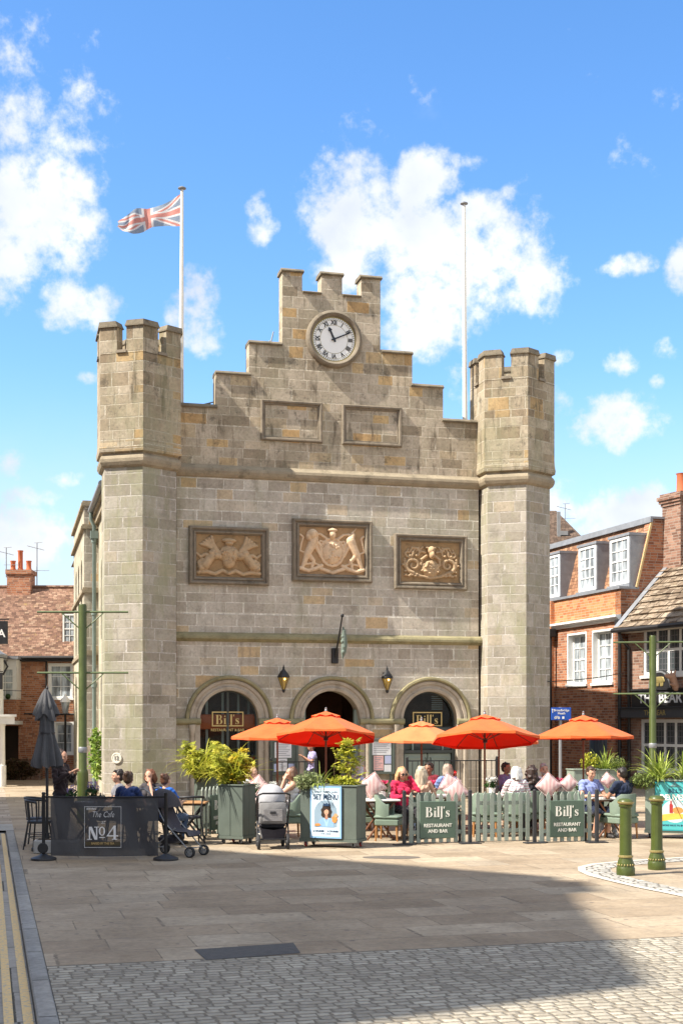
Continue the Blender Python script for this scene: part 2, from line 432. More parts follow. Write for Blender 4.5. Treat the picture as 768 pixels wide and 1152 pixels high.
def paint(name, col, rough=.55, var=.14, scale=6.0, bump=.08, metal=0.0, spec=.4, dirt=None, bdist=.004, spotty=0.0):
    if name in MATS: return MATS[name]
    k = NT(name); obj = k.co('Object')
    n1 = k.noise(obj, scale, 5, .6); n2 = k.noise(obj, scale * 9, 3, .6)
    f = k.mth('MULTIPLY_ADD', n1, .7, k.mth('MULTIPLY', n2, .3))
    c = k.ramp(f, [(.28, tuple(x * (1 - var) for x in col)), (.72, tuple(min(x * (1 + var), 1) for x in col))])
    if dirt is not None:
        c = k.mix(k.mth('MULTIPLY', k.rng(k.noise(obj, scale * .7, 6, .7), .5, .72), dirt[1]), c, dirt[0])
    k.l(c, k.b.inputs['Base Color'])
    k.l(k.rng(n1, .2, .8, max(rough - .1, .03), min(rough + .1, 1), False), k.b.inputs['Roughness'])
    k.b.inputs['Metallic'].default_value = metal; k.b.inputs['Specular IOR Level'].default_value = spec
    if bump: k.l(k.bump(k.mth('ADD', n2, k.mth('MULTIPLY', n1, .5)), bump, bdist), k.b.inputs['Normal'])
    return k.m

def leaf(name, col, col2, trans=.35, rough=.5):
    k = NT(name); obj = k.co('Object'); n = k.noise(obj, 9, 4, .6); g = k.n('ShaderNodeNewGeometry')
    f = k.mth('MULTIPLY_ADD', g.outputs['Random Per Island'], .65, k.mth('MULTIPLY', n, .35))
    c = k.ramp(f, [(.12, tuple(x * .55 for x in col)), (.45, col), (.8, col2)])
    k.l(c, k.b.inputs['Base Color']); k.b.inputs['Roughness'].default_value = rough; k.b.inputs['Specular IOR Level'].default_value = .3
    tr = k.n('ShaderNodeBsdfTranslucent'); k.l(c, tr.inputs[0]); mx = k.n('ShaderNodeMixShader'); mx.inputs[0].default_value = trans
    k.l(k.b.outputs[0], mx.inputs[1]); k.l(tr.outputs[0], mx.inputs[2]); k.l(mx.outputs[0], k.out.inputs[0])
    return k.m

def fabric(name, col, tcol=None, trans=.4, rough=.85, var=.12, crease=.3):
    k = NT(name); obj = k.co('Object'); n = k.noise(obj, 3.5, 5, .6); w = k.noise(obj, 260, 1)
    c = k.ramp(n, [(.3, tuple(x * (1 - var) for x in col)), (.7, tuple(min(1, x * (1 + var)) for x in col))])
    k.l(c, k.b.inputs['Base Color']); k.b.inputs['Roughness'].default_value = rough; k.b.inputs['Specular IOR Level'].default_value = .15
    k.b.inputs['Sheen Weight'].default_value = .15
    k.l(k.bump(k.mth('ADD', k.mth('MULTIPLY', k.noise(obj, 7.5, 3, .55), 5.0), k.mth('MULTIPLY_ADD', n, 2.0, w)), crease, .012), k.b.inputs['Normal'])
    if trans > 0:
        tr = k.n('ShaderNodeBsdfTranslucent'); tr.inputs[0].default_value = (*(tcol or col), 1)
        mx = k.n('ShaderNodeMixShader'); mx.inputs[0].default_value = trans
        k.l(k.b.outputs[0], mx.inputs[1]); k.l(tr.outputs[0], mx.inputs[2]); k.l(mx.outputs[0], k.out.inputs[0])
    return k.m

def stripes(name, c1, c2, freq, axis=0, coord='UV', duty=.5, rough=.9):
    k = NT(name); sp = k.n('ShaderNodeSeparateXYZ'); k.l(k.co(coord), sp.inputs[0])
    f = k.mth('FRACT', k.mth('MULTIPLY', sp.outputs[axis], freq)); g = k.mth('GREATER_THAN', f, duty)
    n = k.noise(k.co('Object'), 8, 4)
    c = k.mix(g, c1, c2); c = k.mix(.25, c, k.ramp(n, [(.3, (.6, .6, .6)), (.7, (1, 1, 1))]), 'MULTIPLY')
    k.l(c, k.b.inputs['Base Color']); k.b.inputs['Roughness'].default_value = rough
    return k.m

def glass(name, tint=(.03, .035, .04), rough=.03, clear=.0, refl=.5, vary=0.0):
    k = NT(name)
    n = k.noise(k.co('Object'), 2.3, 2)
    k.b.inputs['Base Color'].default_value = (*tint, 1); k.b.inputs['Roughness'].default_value = rough
    if vary > 0:
        mp = k.n('ShaderNodeMapping'); mp.inputs['Scale'].default_value = (7, 7, 1.2); k.l(k.co('Object'), mp.inputs['Vector'])
        k.l(k.ramp(k.noise(mp.outputs[0], 1.0, 3), [(.38, tuple(x * (1 - vary) for x in tint)), (.62, tuple(min(1, x * (1 + vary * .6)) for x in tint))]), k.b.inputs['Base Color'])
    k.b.inputs['Specular IOR Level'].default_value = refl; k.l(k.bump(n, .06, .01), k.b.inputs['Normal'])
    if clear > 0:
        tr = k.n('ShaderNodeBsdfTransparent'); tr.inputs[0].default_value = (.9, .95, .94, 1)
        mx = k.n('ShaderNodeMixShader'); mx.inputs[0].default_value = clear
        k.l(k.b.outputs[0], mx.inputs[1]); k.l(tr.outputs[0], mx.inputs[2]); k.l(mx.outputs[0], k.out.inputs[0])
    return k.m

# stone: warm grey sandstone ashlar
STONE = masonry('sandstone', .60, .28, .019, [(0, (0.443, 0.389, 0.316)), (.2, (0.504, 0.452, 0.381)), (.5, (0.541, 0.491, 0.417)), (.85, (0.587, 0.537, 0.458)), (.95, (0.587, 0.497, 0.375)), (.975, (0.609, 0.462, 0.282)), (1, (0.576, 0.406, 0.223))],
                (0.821, 0.779, 0.682), stain=((.20, .165, .125), .55), patch=.42, edge=.016, soot=.28, algae=.35)  # front stone kept paler than the turrets' to stand in for grazing sun
STONE_UP = masonry('sandstone_upper', .56, .28, .016, [(0, (0.334, 0.270, 0.191)), (.2, (0.441, 0.370, 0.273)), (.5, (0.507, 0.432, 0.328)), (.78, (0.562, 0.477, 0.369)), (.90, (0.562, 0.446, 0.288)), (.95, (0.617, 0.432, 0.218)), (1, (0.562, 0.365, 0.177))],
                   (0.670, 0.594, 0.465), stain=((.12, .095, .065), .9), patch=.5, edge=.016, soot=.6, algae=.2)
STONE_T = masonry('sandstone_tower', .55, .285, .018, [(0, (0.302, 0.267, 0.214)), (.3, (0.378, 0.344, 0.284)), (.6, (0.417, 0.383, 0.322)), (.92, (0.457, 0.417, 0.360)), (1, (0.427, 0.363, 0.273))],
                  (0.564, 0.523, 0.473), stain=((.22, .21, .12), .6), patch=.38, edge=.016, soot=.25, algae=.55)
STONE_TU = masonry('sandstone_tower_top', .52, .285, .016, [(0, (0.272, 0.207, 0.139)), (.25, (0.372, 0.306, 0.215)), (.55, (0.432, 0.369, 0.275)), (.84, (0.452, 0.384, 0.290)), (.93, (0.471, 0.345, 0.190)), (1, (0.452, 0.306, 0.149))],
                   (0.541, 0.483, 0.379), stain=((.12, .10, .065), .95), patch=.5, edge=.016, soot=.55, algae=.35)
TRIM = paint('weathered_stone_trim', (.31, .26, .185), .9, .28, 3.5, .5, spec=.2, dirt=((.12, .10, .07), .7), bdist=.02)
TRIM_GREEN = paint('algae_stained_stone_trim', (.27, .24, .14), .9, .3, 3.0, .5, spec=.2, dirt=((.11, .10, .05), .7), bdist=.02)
TRIM_DARK = paint('dark_stone_frame', (.22, .185, .14), .9, .28, 5, .5, spec=.2, dirt=((.09, .075, .055), .7), bdist=.015)
ARCH_ST = paint('arch_stone', (.40, .345, .275), .9, .2, 4, .4, spec=.2, dirt=((.19, .16, .12), .6), bdist=.015)
COPE = paint('sooty_coping_stone', (.20, .17, .125), .9, .35, 4, .5, spec=.2, dirt=((.05, .045, .035), .8), bdist=.02)
TERRA = paint('carved_ochre_stone', (.68, .50, .33), .9, .2, 9, .4, spec=.2, dirt=((.34, .23, .14), .6), bdist=.01)
PAN_L = paint('ochre_panel_ground', (.40, .255, .135), .9, .2, 7, .4, spec=.2, dirt=((.24, .15, .08), .6), bdist=.01)
PAN_D = paint('brown_panel_ground', (.33, .215, .11), .9, .25, 7, .4, spec=.2, dirt=((.10, .07, .04), .6), bdist=.01)
TERRA_D = paint('carved_brown_stone', (.46, .325, .195), .9, .22, 9, .4, spec=.2, dirt=((.16, .12, .08), .7), bdist=.01)
BRICK = masonry('red_brick', .225, .075, .010, [(0, (0.235, 0.095, 0.055)), (.3, (0.370, 0.140, 0.072)), (.7, (0.448, 0.185, 0.094)), (1, (0.515, 0.263, 0.154))], (0.426, 0.347, 0.275), jit=.0, edge=.002, bump=.3, bdist=.006, patch=.35)
BRICK_O = masonry('orange_brick', .225, .075, .010, [(0, (0.396, 0.131, 0.050)), (.5, (0.572, 0.210, 0.085)), (1, (0.638, 0.284, 0.125))], (0.484, 0.347, 0.250), jit=.0, edge=.002, bump=.3, bdist=.006, patch=.25)
BRICK_B = masonry('brown_brick', .225, .075, .010, [(0, (.16, .085, .06)), (.5, (.28, .15, .105)), (1, (.36, .22, .16))], (.36, .30, .25), jit=.0, edge=.002, bump=.3, bdist=.006, patch=.35)
TILE = masonry('clay_roof_tiles', .17, .11, .006, [(0, (0.129, 0.071, 0.051)), (.35, (0.212, 0.119, 0.083)), (.7, (0.285, 0.166, 0.115)), (1, (0.350, 0.237, 0.166))], (0.083, 0.057, 0.041), jit=0, edge=.01, bump=.7, bdist=.02, patch=.5, lichen=.55, tile=True)
TILE_B = masonry('brown_mansard_tiles', .17, .11, .006, [(0, (.18, .09, .055)), (.5, (.29, .15, .085)), (1, (.38, .22, .13))], (.1, .06, .04), jit=0, edge=.008, bump=.7, bdist=.02, patch=.4, tile=True)
TILE_D = masonry('dark_brown_tiles', .17, .11, .006, [(0, (.09, .06, .045)), (.5, (.14, .095, .07)), (1, (.19, .13, .095))], (.05, .04, .03), jit=0, edge=.008, bump=.7, bdist=.02, patch=.5, tile=True, lichen=.5)
SLATE = masonry('stone_roof_slates', .33, .24, .012, [(0, (0.170, 0.121, 0.085)), (.4, (0.280, 0.214, 0.153)), (.75, (0.350, 0.274, 0.200)), (1, (0.420, 0.344, 0.264))], (0.080, 0.060, 0.043), jit=.6, edge=.03, bump=.9, bdist=.05, patch=.5, lichen=.3, tile=True)
FLAG = masonry('flagstones', 1.15, .66, .012, [(0, (0.298, 0.230, 0.158)), (.3, (0.358, 0.282, 0.196)), (.65, (0.393, 0.316, 0.226)), (.9, (0.427, 0.350, 0.253)), (1, (0.348, 0.288, 0.213))], (0.218, 0.172, 0.122), jit=.75, edge=.02, bump=.35, bdist=.012, patch=.42, rough=.8, stain=((.20, .165, .13), .5), spots=.75)
SETT = masonry('granite_setts', .145, .105, .015, [(0, (0.305, 0.270, 0.215)), (.4, (0.372, 0.334, 0.267)), (.8, (0.423, 0.381, 0.306)), (1, (0.474, 0.429, 0.347))], (0.228, 0.195, 0.146), jit=.5, edge=.022, bump=.55, bdist=.02, patch=.35, rough=.8, round_=.04, spots=.4)
FARPAVE = masonry('street_paving', .9, .5, .012, [(0, (.30, .245, .19)), (.5, (.38, .315, .25)), (1, (.45, .385, .31))], (.2, .165, .13), jit=.6, edge=.01, bump=.25, patch=.35, rough=.85)
SLAB = masonry('pale_kerb_slabs', 1.0, 2.0, .014, [(0, (.36, .345, .315)), (1, (.45, .43, .39))], (.2, .18, .15), jit=.2, edge=.01, bump=.2, patch=.3)
KERBM = masonry('granite_kerb', 3.0, 1.4, .014, [(0, (0.250, 0.240, 0.225)), (.5, (0.300, 0.291, 0.272)), (1, (0.360, 0.343, 0.315))], (0.090, 0.080, 0.064), jit=.3, edge=.012, bump=.6, bdist=.012, patch=.4, pits=1.3)
CHAN = masonry('channel_slabs', .16, 1.1, .014, [(0, (0.265, 0.247, 0.221)), (.5, (0.316, 0.291, 0.257)), (1, (0.367, 0.335, 0.293))], (0.092, 0.082, 0.063), jit=.0, edge=.012, bump=.4, patch=.35)
ASPH = paint('old_asphalt', (.085, .08, .075), .9, .35, 14, .6, bdist=.006)
ROADM = paint('road_surface', (.21, .205, .195), .85, .25, 14, .6, bdist=.006)
EARTH = paint('town_ground', (.2, .18, .15), .95, .25, .4, .3)
def yellowline():
    k = NT('worn_yellow_paint'); o = k.co('Object')
    f = k.rng(k.noise(o, 26, 5, .7),   .50, .62); c = k.mix(f, (.66, .46, .20), (.36, .33, .27)); k.l(c, k.b.inputs['Base Color']); k.b.inputs['Roughness'].default_value = .8
    k.l(k.bump(k.noise(o, 60, 3), .4, .005), k.b.inputs['Normal']); return k.m
YEL = yellowline()
WHITE = paint('white_paint', (.74, .74, .72), .5, .05, 5, .05, dirt=((.5, .49, .45), .35))
RENDER_W = paint('white_render', (.70, .70, .68), .8, .06, 2, .2, dirt=((.48, .47, .44), .4))
LEAD = paint('lead_sheet', (.25, .265, .29), .55, .18, 5, .15, metal=.3, dirt=((.38, .40, .43), .4))
BLACK = paint('black_metal', (.018, .018, .02), .45, .25, 9, .08)
BLACKP = paint('black_plastic', (.03, .03, .033), .5, .2, 9, .05)
IRONB = paint('black_gutter', (.022, .02, .02), .5, .25, 7, .1)
GREEN = paint('moss_green_gloss_paint', (.056, .075, .014), .36, .25, 5, .08, spec=.45, dirt=((.07, .085, .03), .5))
GREEND = paint('weathered_green_iron', (.10, .135, .055), .5, .2, 6, .1)
GOLD = paint('gold_paint', (.31, .25, .10), .4, .15, 9, .05, metal=.35)
SAGE = paint('sage_green_wood', (.095, .117, .098), .6, .13, 4, .2, dirt=((.085, .095, .08), .5), bdist=.006)
SAGE_L = paint('pale_sage_wood', (.215, .26, .212), .6, .12, 4, .15, dirt=((.12, .14, .11), .6))
BOARD = paint('dark_sage_sign_board', (.09, .135, .10), .6, .08, 5, .05)
CREAM = paint('cream_lettering', (.78, .76, .68), .6, .04, 8, 0)
WOODL = paint('warm_wood', (.36, .19, .08), .5, .2, 8, .12)
WOODD = paint('dark_pole_wood', (.16, .065, .03), .45, .2, 9, .12)
GREYM = paint('galvanised_grey', (.26, .27, .28), .5, .12, 8, .05, metal=.4)
POLEW = paint('white_flagpole_paint', (.66, .65, .62), .5, .06, 3, .05)
GLASSD = glass('window_glass', (.035, .045, .055), .04, 0, .6)
GLASSP = glass('pale_blind_glass', (.34, .38, .41), .08, 0, .6, .6)
GLASSC = glass('shop_glass', (.012, .014, .014), .02, .80, .5)
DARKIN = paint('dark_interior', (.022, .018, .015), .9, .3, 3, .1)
RUBBER = paint('rubber', (.022, .022, .024), .75, .15, 12, .1)
SOIL = paint('potting_soil', (.055, .035, .02), .95, .3, 18, .5, bdist=.02)
SHINE_RED = fabric('red_shine_through_cloth', (.62, .045, .012), (.95, .10, .02), .5)  # red of daylight through orange cloth, put into this added layer's colour
ORANGE = fabric('orange_parasol_cloth', (.78, .19, .05), (.85, .05, .012), .36)
ORANGE_P = fabric('sunlit_orange_parasol_cloth', (.82, .34, .13), (.80, .14, .03), .42)  # lighter copy of the orange cloth, sunshine put into its colour
GREYCLOTH = fabric('charcoal_parasol_cloth', (.085, .085, .09), None, 0)
PINKST = stripes('pink_striped_cloth', (.60, .36, .35), (.70, .52, .49), 17, 0, 'UV', .5)

# ================================================================== ground
GA = R(15.04)                                # direction of street and paving
def gl(x, y):                                # street frame (across, along) -> world
    return (x * math.cos(GA) - y * math.sin(GA), x * math.sin(GA) + y * math.cos(GA))
def struct(name, mb, m, **k):
    o = mb.build(name, m, **k); o['kind'] = 'structure'; return o
def sheet(name, m, x0, x1, y0, y1, z):
    return struct(name, MB().add([(x0, y0, z), (x1, y0, z), (x1, y1, z), (x0, y1, z)], [(0, 1, 2, 3)]), m, rz=GA)
sheet('ground', EARTH, -2500, 2500, -2500, 2500, -.12)
sheet('road', ROADM, -5.2, .34, -25, 26.9, -.045)
sheet('pavement', FARPAVE, -9, -5.2, -25, 26.9, .0)
sheet('street_paving', FARPAVE, -30, .5, 28.6, 75, 0)
sheet('crossing_slabs', SLAB, -30, .5, 26.9, 28.6, 0)
sheet('flagstone_paving', FLAG, .5, 46, 11.87, 75, 0)
sheet('cobbles', SETT, .5, 46, -25, 11.86, 0)
k_ = MB(); k_.bbox(.345, .495, -25, 26.85, -.12, .012, .012); struct('kerb', k_, KERBM, rz=GA, smooth=40)
k_ = MB(); k_.box(-.12, .335, -25, 26.8, -.1, -.040); struct('gutter_channel', k_, CHAN, rz=GA)
for x0, x1 in ((.250, .322), (.112, .184)):
    sheet('yellow_line', YEL, x0, x1, -25, 26.6, -.036)
pt = [G(218, 1069), G(232, 1081), G(338, 1073), G(330, 1061.5)]
struct('asphalt_patch', MB().flat([(p.x, p.y) for p in pt], .004), ASPH)
rr = random.Random(3)
c_ = G(441, 965); struct('tar_stain', MB().flat([(c_.x + (.42 + .1 * rr.random()) * math.cos(a * PI / 9), c_.y + (.2 + .07 * rr.random()) * math.sin(a * PI / 9)) for a in range(18)], .004), paint('tar', (.13, .11, .09), .9))
# rounded nose of pale setts and kerbs by the bollards
nose = [G(*p) for p in ((800, 1016), (760, 1007), (720, 999), (690, 992), (666, 986), (655, 981), (654, 976.5), (668, 973), (700, 970), (735, 967.5), (800, 964))]
def band(name, m, off0, off1, z):
    mb = MB(); a = []; b = []
    for i, p in enumerate(nose):
        t = (nose[min(i + 1, len(nose) - 1)] - nose[max(i - 1, 0)]).normalized(); nrm = Vector((-t.y, t.x, 0)) * -1
        a.append(p + nrm * off0); b.append(p + nrm * off1)
    for i in range(len(nose) - 1):
        q = [a[i], a[i + 1], b[i + 1], b[i]]
        nz = (q[1] - q[0]).cross(q[2] - q[0]).z
        if nz < 0: q.reverse()
        mb.add([(p.x, p.y, z) for p in q], [(0, 1, 2, 3)])
    return struct(name, mb, m)
NOSE_S = masonry('pale_granite_setts', .17, .12, .018, [(0, (.34, .33, .30)), (.6, (.46, .44, .40)), (1, (.54, .52, .48))], (.2, .18, .15), jit=.4, edge=.02, bump=.6, bdist=.02, patch=.25, round_=.04)
band('sett_band', NOSE_S, .06, .42, .006)
band('nose_kerb', paint('pale_kerb_stone', (.50, .46, .39), .85, .15, 5, .3), -.06, .055, .010)

# ================================================================== town hall
hall = thing('town_hall', 'castellated grey sandstone town hall with two hexagonal corner turrets, stepped gable and clock', 'town hall', HALL_O, TH)
def arc(cx, cz, r, n=26, a0=0.0, a1=PI): return [(cx + r * math.cos(a0 + (a1 - a0) * i / n), cz + r * math.sin(a0 + (a1 - a0) * i / n)) for i in range(n + 1)]
AC = (-2.83, 0.0, 2.83); AR = .80; SP = 2.21
def extr(mb, prof, x0, x1, mi=0):            # closed profile (y, z) run along x
    n = len(prof); vs = [(x0, y, z) for y, z in prof] + [(x1, y, z) for y, z in prof]
    fs = [tuple(range(n)), tuple(range(2 * n - 1, n - 1, -1))] + [(i, i + n, (i + 1) % n + n, (i + 1) % n) for i in range(n)]
    return mb.add(vs, fs, mi)
out = [(-4.25, -.1)]
for cx in AC:
    out += [(cx - AR, -.1)] + [(cx + AR * math.cos(PI - PI * i / 26), SP + AR * math.sin(PI - PI * i / 26)) for i in range(27)] + [(cx + AR, -.1)]
out += [(4.25, -.1), (4.25, 8.88), (-4.25, 8.88)]
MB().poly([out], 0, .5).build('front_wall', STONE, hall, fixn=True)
half = [(4.25, 10.56), (3.2, 10.56), (3.2, 11.48), (2.3, 11.48), (2.3, 12.36), (1.38, 12.36), (1.38, 14.38), (.83, 14.38), (.83, 13.84), (.29, 13.84), (.29, 14.38)]
g_ = [(-4.25, 8.88), (4.25, 8.88)] + half + [(-x, z) for x, z in reversed(half)]
gab = MB().poly([g_], 0.002, .48).build('stepped_gable', STONE_UP, hall, fixn=True)
def cope(x0, x1, z, o=.045, h=.10):
    cp = MB(); extr(cp, [(-.06, z), (-.075, z + .03), (-.04, z + h * .75), (.0, z + h), (.5, z + h), (.55, z + .03), (.55, z)], x0, x1); cp.build('gable_coping', COPE, gab, fixn=True)
for sg in (-1, 1):
    for a, b, z in ((3.16, 4.24, 10.56), (2.25, 3.21, 11.48), (1.40, 2.31, 12.36), (.79, 1.42, 14.38)):
        x0, x1 = (a, b) if sg > 0 else (-b, -a); cope(x0, x1, z)
    a, b = (.30, .82) if sg > 0 else (-.82, -.30); cope(a, b, 13.84, h=.07)
cope(-.33, .33, 14.38)
s_ = MB(); extr(s_, [(.01, 8.70), (-.05, 8.72), (-.10, 8.78), (-.13, 8.86), (-.12, 8.93), (-.08, 8.97), (-.04, 9.0), (.01, 9.06)], -4.4, 4.4)
s_.build('upper_string_course', TRIM, hall, fixn=True)
s_ = MB(); extr(s_, [(.01, 4.30), (-.04, 4.32), (-.09, 4.36), (-.13, 4.38), (-.13, 4.44), (-.10, 4.50), (.01, 4.56)], -4.38, 4.33)
s_.build('lower_string_course', TRIM_GREEN, hall, fixn=True)
# archways
def sweep_arch(cx, prof, n=30):
    mb = MB(); vs = []; fs = []; k = len(prof)
    for i in range(n + 1):
        a = PI * i / n
        for r, y in prof: vs.append((cx + r * math.cos(a), y, SP + r * math.sin(a)))
    for i in range(n):
        for j in range(k - 1): fs.append((i * k + j, i * k + j + 1, (i + 1) * k + j + 1, (i + 1) * k + j))
    return mb.add(vs, fs)
VOUS = masonry('arch_voussoirs', .34, 2.0, .009, [(0, (.30, .255, .20)), (.5, (.37, .325, .265)), (1, (.43, .38, .31))], (.52, .47, .38), jit=.3, edge=.004, bump=.3, patch=.35)
for cx in AC:
    ar = sweep_arch(cx, [(.79, .5), (.79, -.015), (.84, -.045), (.88, -.045), (.905, -.005), (.97, .0), (.99, -.04), (1.06, -.05), (1.09, -.02)]).build('arch', ARCH_ST, hall, smooth=35, fixn=True)
    sweep_arch(cx, [(1.088, .01), (1.095, -.085), (1.13, -.115), (1.18, -.105), (1.2, .01)]).build('hood_mould', TRIM_GREEN, ar, smooth=35, fixn=True)
    for sg in (-1, 1):
        j = MB()
        a, b = sorted((cx + sg * .79, cx + sg * .93)); j.box(a, b, -.02, .5, 0, 2.08)
        j.build('jamb', ARCH_ST, ar, fixn=True)
        c = MB(); c.lathe([(.075, 0), (.095, .03), (.095, .1), (.075, .16), (.068, .2), (.065, 1.85), (.085, 1.9), (.08, 1.94), (.1, 2.04), (.1, 2.08)], 14, (cx + sg * 1.01, -.06, 0))
        c.build('shaft', ARCH_ST, ar, smooth=40)
for a, b in ((-4.3, -3.61), (-2.05, -.78), (.78, 2.05), (3.61, 4.3)):
    ib = MB(); extr(ib, [(.01, 2.07), (-.10, 2.09), (-.14, 2.13), (-.14, 2.19), (-.11, 2.235), (.01, 2.25)], a, b); ib.build('impost_band', TRIM_GREEN, hall, fixn=True)

def frame_rect(mb, x0, x1, z0, z1, prof, mi=0):
    k = len(prof); vs = []
    for d, y in prof: vs += [(x0 + d, y, z0 + d), (x1 - d, y, z0 + d), (x1 - d, y, z1 - d), (x0 + d, y, z1 - d)]
    fs = []
    for i in range(k - 1):
        for j in range(4): q = (j + 1) % 4; fs.append((i * 4 + j, i * 4 + q, i * 4 + 4 + q, i * 4 + 4 + j))
    return mb.add(vs, fs, mi)
PF = [(0, .02), (0, -.10), (.03, -.135), (.07, -.13), (.09, -.085), (.12, -.075), (.135, -.11), (.17, -.105), (.20, -.05), (.215, -.004)]
for x0 in (-1.98, .28):
    f_ = frame_rect(MB(), x0, x0 + 1.70, 9.77, 10.87, [(0, .02), (0, -.07), (.03, -.09), (.07, -.08), (.09, -.03), (.12, -.03), (.13, .0)])
    f_.build('blank_panel_frame', TRIM_DARK, hall, fixn=True)

def capchain(pts, r0, r1):
    n = len(pts) - 1
    return [((pts[i][0], 0, pts[i][1]), (pts[i + 1][0], 0, pts[i + 1][1]), r0 + (r1 - r0) * i / n, r0 + (r1 - r0) * (i + 1) / n) for i in range(n)]
def spiral(cx, cz, r0, turns, sgn, a0=0, n=14):
    return [(cx + sgn * r0 * (1 - .78 * i / n) * math.cos(a0 + turns * 2 * PI * i / n), cz + r0 * (1 - .78 * i / n) * math.sin(a0 + turns * 2 * PI * i / n)) for i in range(n + 1)]
def carve(kind):
    C = []; E = []
    if kind == 1:                            # crowned oval shield held by a rearing lion and unicorn over a ribbon
        E += [((0, 0, -.02), (.25, .10, .30))]
        C += capchain([(.29 * math.cos(a), -.02 + .35 * math.sin(a)) for a in np.linspace(0, 2 * PI, 17)], .035, .035)
        C += capchain([(-.2, .12), (.2, .12)], .02, .02) + capchain([(0, -.25), (0, .2)], .02, .02)
        for sx in (-1, 1):
            C += capchain([(sx * .12, .3), (sx * .28, .42), (sx * .42, .44), (sx * .5, .38)], .04, .025) + capchain([(sx * .1, .2), (sx * .3, .26), (sx * .34, .16)], .035, .02)
        E += [((0, -.03, .42), (.09, .09, .10)), ((0, -.03, .53), (.13, .09, .045)), ((0, 0, .57), (.05, .07, .04))]
        for sx in (-1, 1):
            C += capchain([(sx * .74, -.42), (sx * .68, -.26), (sx * .62, -.08)], .045, .085) + capchain([(sx * .62, -.08), (sx * .52, .12), (sx * .46, .28)], .095, .12)
            C += capchain([(sx * .58, -.1), (sx * .46, -.24), (sx * .5, -.4)], .07, .035)
            C += capchain([(sx * .45, .26), (sx * .32, .18), (sx * .27, .02)], .06, .035) + capchain([(sx * .45, .2), (sx * .36, .02), (sx * .3, -.12)], .055, .03)
            C += capchain([(sx * .66, -.06), (sx * .8, .0), (sx * .76, .2), (sx * .72, .34), (sx * .79, .4)], .025, .03)
        rq = random.Random(2)
        for q in range(22): a = q * .5; E += [((-.50 + .125 * math.cos(a), -.05 + .03 * rq.random(), .38 + .13 * math.sin(a)), (.03, .05, .035))]
        for q in range(16): E += [((rq.uniform(-.17, .17), -.085, rq.uniform(-.2, .18)), (.03, .035, .03))]
        E += [((-.50, -.05, .42), (.12, .12, .13)), ((-.43, -.09, .44), (.05, .07, .05)), ((-.57, -.02, .36), (.09, .1, .12))]
        C += capchain([(.46, .28), (.52, .42)], .085, .06) + capchain([(.52, .44), (.43, .40)], .055, .035) + capchain([(.5, .48), (.62, .62)], .03, .012)
        for sx in (-1, 1):
            C += capchain([(sx * .78, -.44), (sx * .6, -.5), (sx * .4, -.44), (sx * .26, -.36)], .055, .05)
            C += capchain([(sx * .68, -.34), (sx * .45, -.3), (sx * .3, -.36)], .03, .025)
        C += capchain([(-.28, -.44), (-.1, -.5), (0, -.54), (.1, -.5), (.28, -.44)], .05, .05)
    elif kind == 0:                          # shield with a diagonal band between two crouching winged beasts
        E += [((0, 0, .06), (.25, .12, .26)), ((0, .0, -.14), (.17, .11, .20))]
        C += capchain([(-.16, .2), (.12, -.22)], .035, .035)
        rq = random.Random(6)
        for q in range(14): E += [((rq.uniform(-.17, .17), -.095, rq.uniform(-.2, .2)), (.028, .035, .028))]
        for sx in (-1, 1):
            for q in range(9): C += capchain([(sx * (.40 + .035 * q), .02 - .02 * q), (sx * (.44 + .04 * q), -.1 - .02 * q)], .025, .015)
        E += [((0, -.02, .44), (.19, .10, .07)), ((0, -.02, .36), (.11, .1, .06))]
        for sx in (-1, 1):
            for q in range(5):                # wing feathers
                C += capchain([(sx * (.27 + .025 * q), .10 + .02 * q), (sx * (.40 + .045 * q), .34 - .01 * q), (sx * (.44 + .065 * q), .54 - .055 * q)], .065, .045)
            C += capchain([(sx * .27, .0), (sx * .40, .02), (sx * .50, -.10), (sx * .60, -.26)], .10, .13)
            C += capchain([(sx * .60, -.28), (sx * .74, -.22), (sx * .72, -.42)], .09, .05) + capchain([(sx * .44, .0), (sx * .60, .04), (sx * .70, -.03), (sx * .80, .06)], .065, .035)
            C += capchain([(sx * .50, -.12), (sx * .66, -.10), (sx * .76, -.16)], .05, .03)
            C += capchain([(sx * .76, -.46), (sx * .55, -.44), (sx * .36, -.50), (sx * .16, -.40), (0, -.48)], .065, .055)
            E += [((sx * .42, -.03, .08), (.10, .08, .10)), ((sx * .68, -.02, -.33), (.12, .08, .10))]
    else:                                    # ram's head above a shield with big scrolls
        rq = random.Random(8)
        for q in range(16): E += [((rq.uniform(-.18, .18), -.085, rq.uniform(-.36, .0)), (.035, .035, .03))]
        for sx in (-1, 1):
            for q in range(10): a = q * .62; E += [((sx * (.48 + .29 * math.cos(a)), 0, -.08 + .29 * math.sin(a)), (.04, .06, .04))]
            for q in range(5): C += capchain([(sx * (.22 + .1 * q), .46 - .02 * q), (sx * (.3 + .1 * q), .36 - .03 * q)], .03, .02)
        E += [((0, -.08, .36), (.09, .13, .12)), ((0, -.12, .22), (.065, .12, .12)), ((-.1, -.02, .44), (.06, .05, .035)), ((.1, -.02, .44), (.06, .05, .035))]
        E += [((0, 0, -.18), (.25, .10, .26))]
        C += capchain([(-.25, -.05), (-.1, -.12), (.1, -.02), (.24, -.1)], .03, .03)
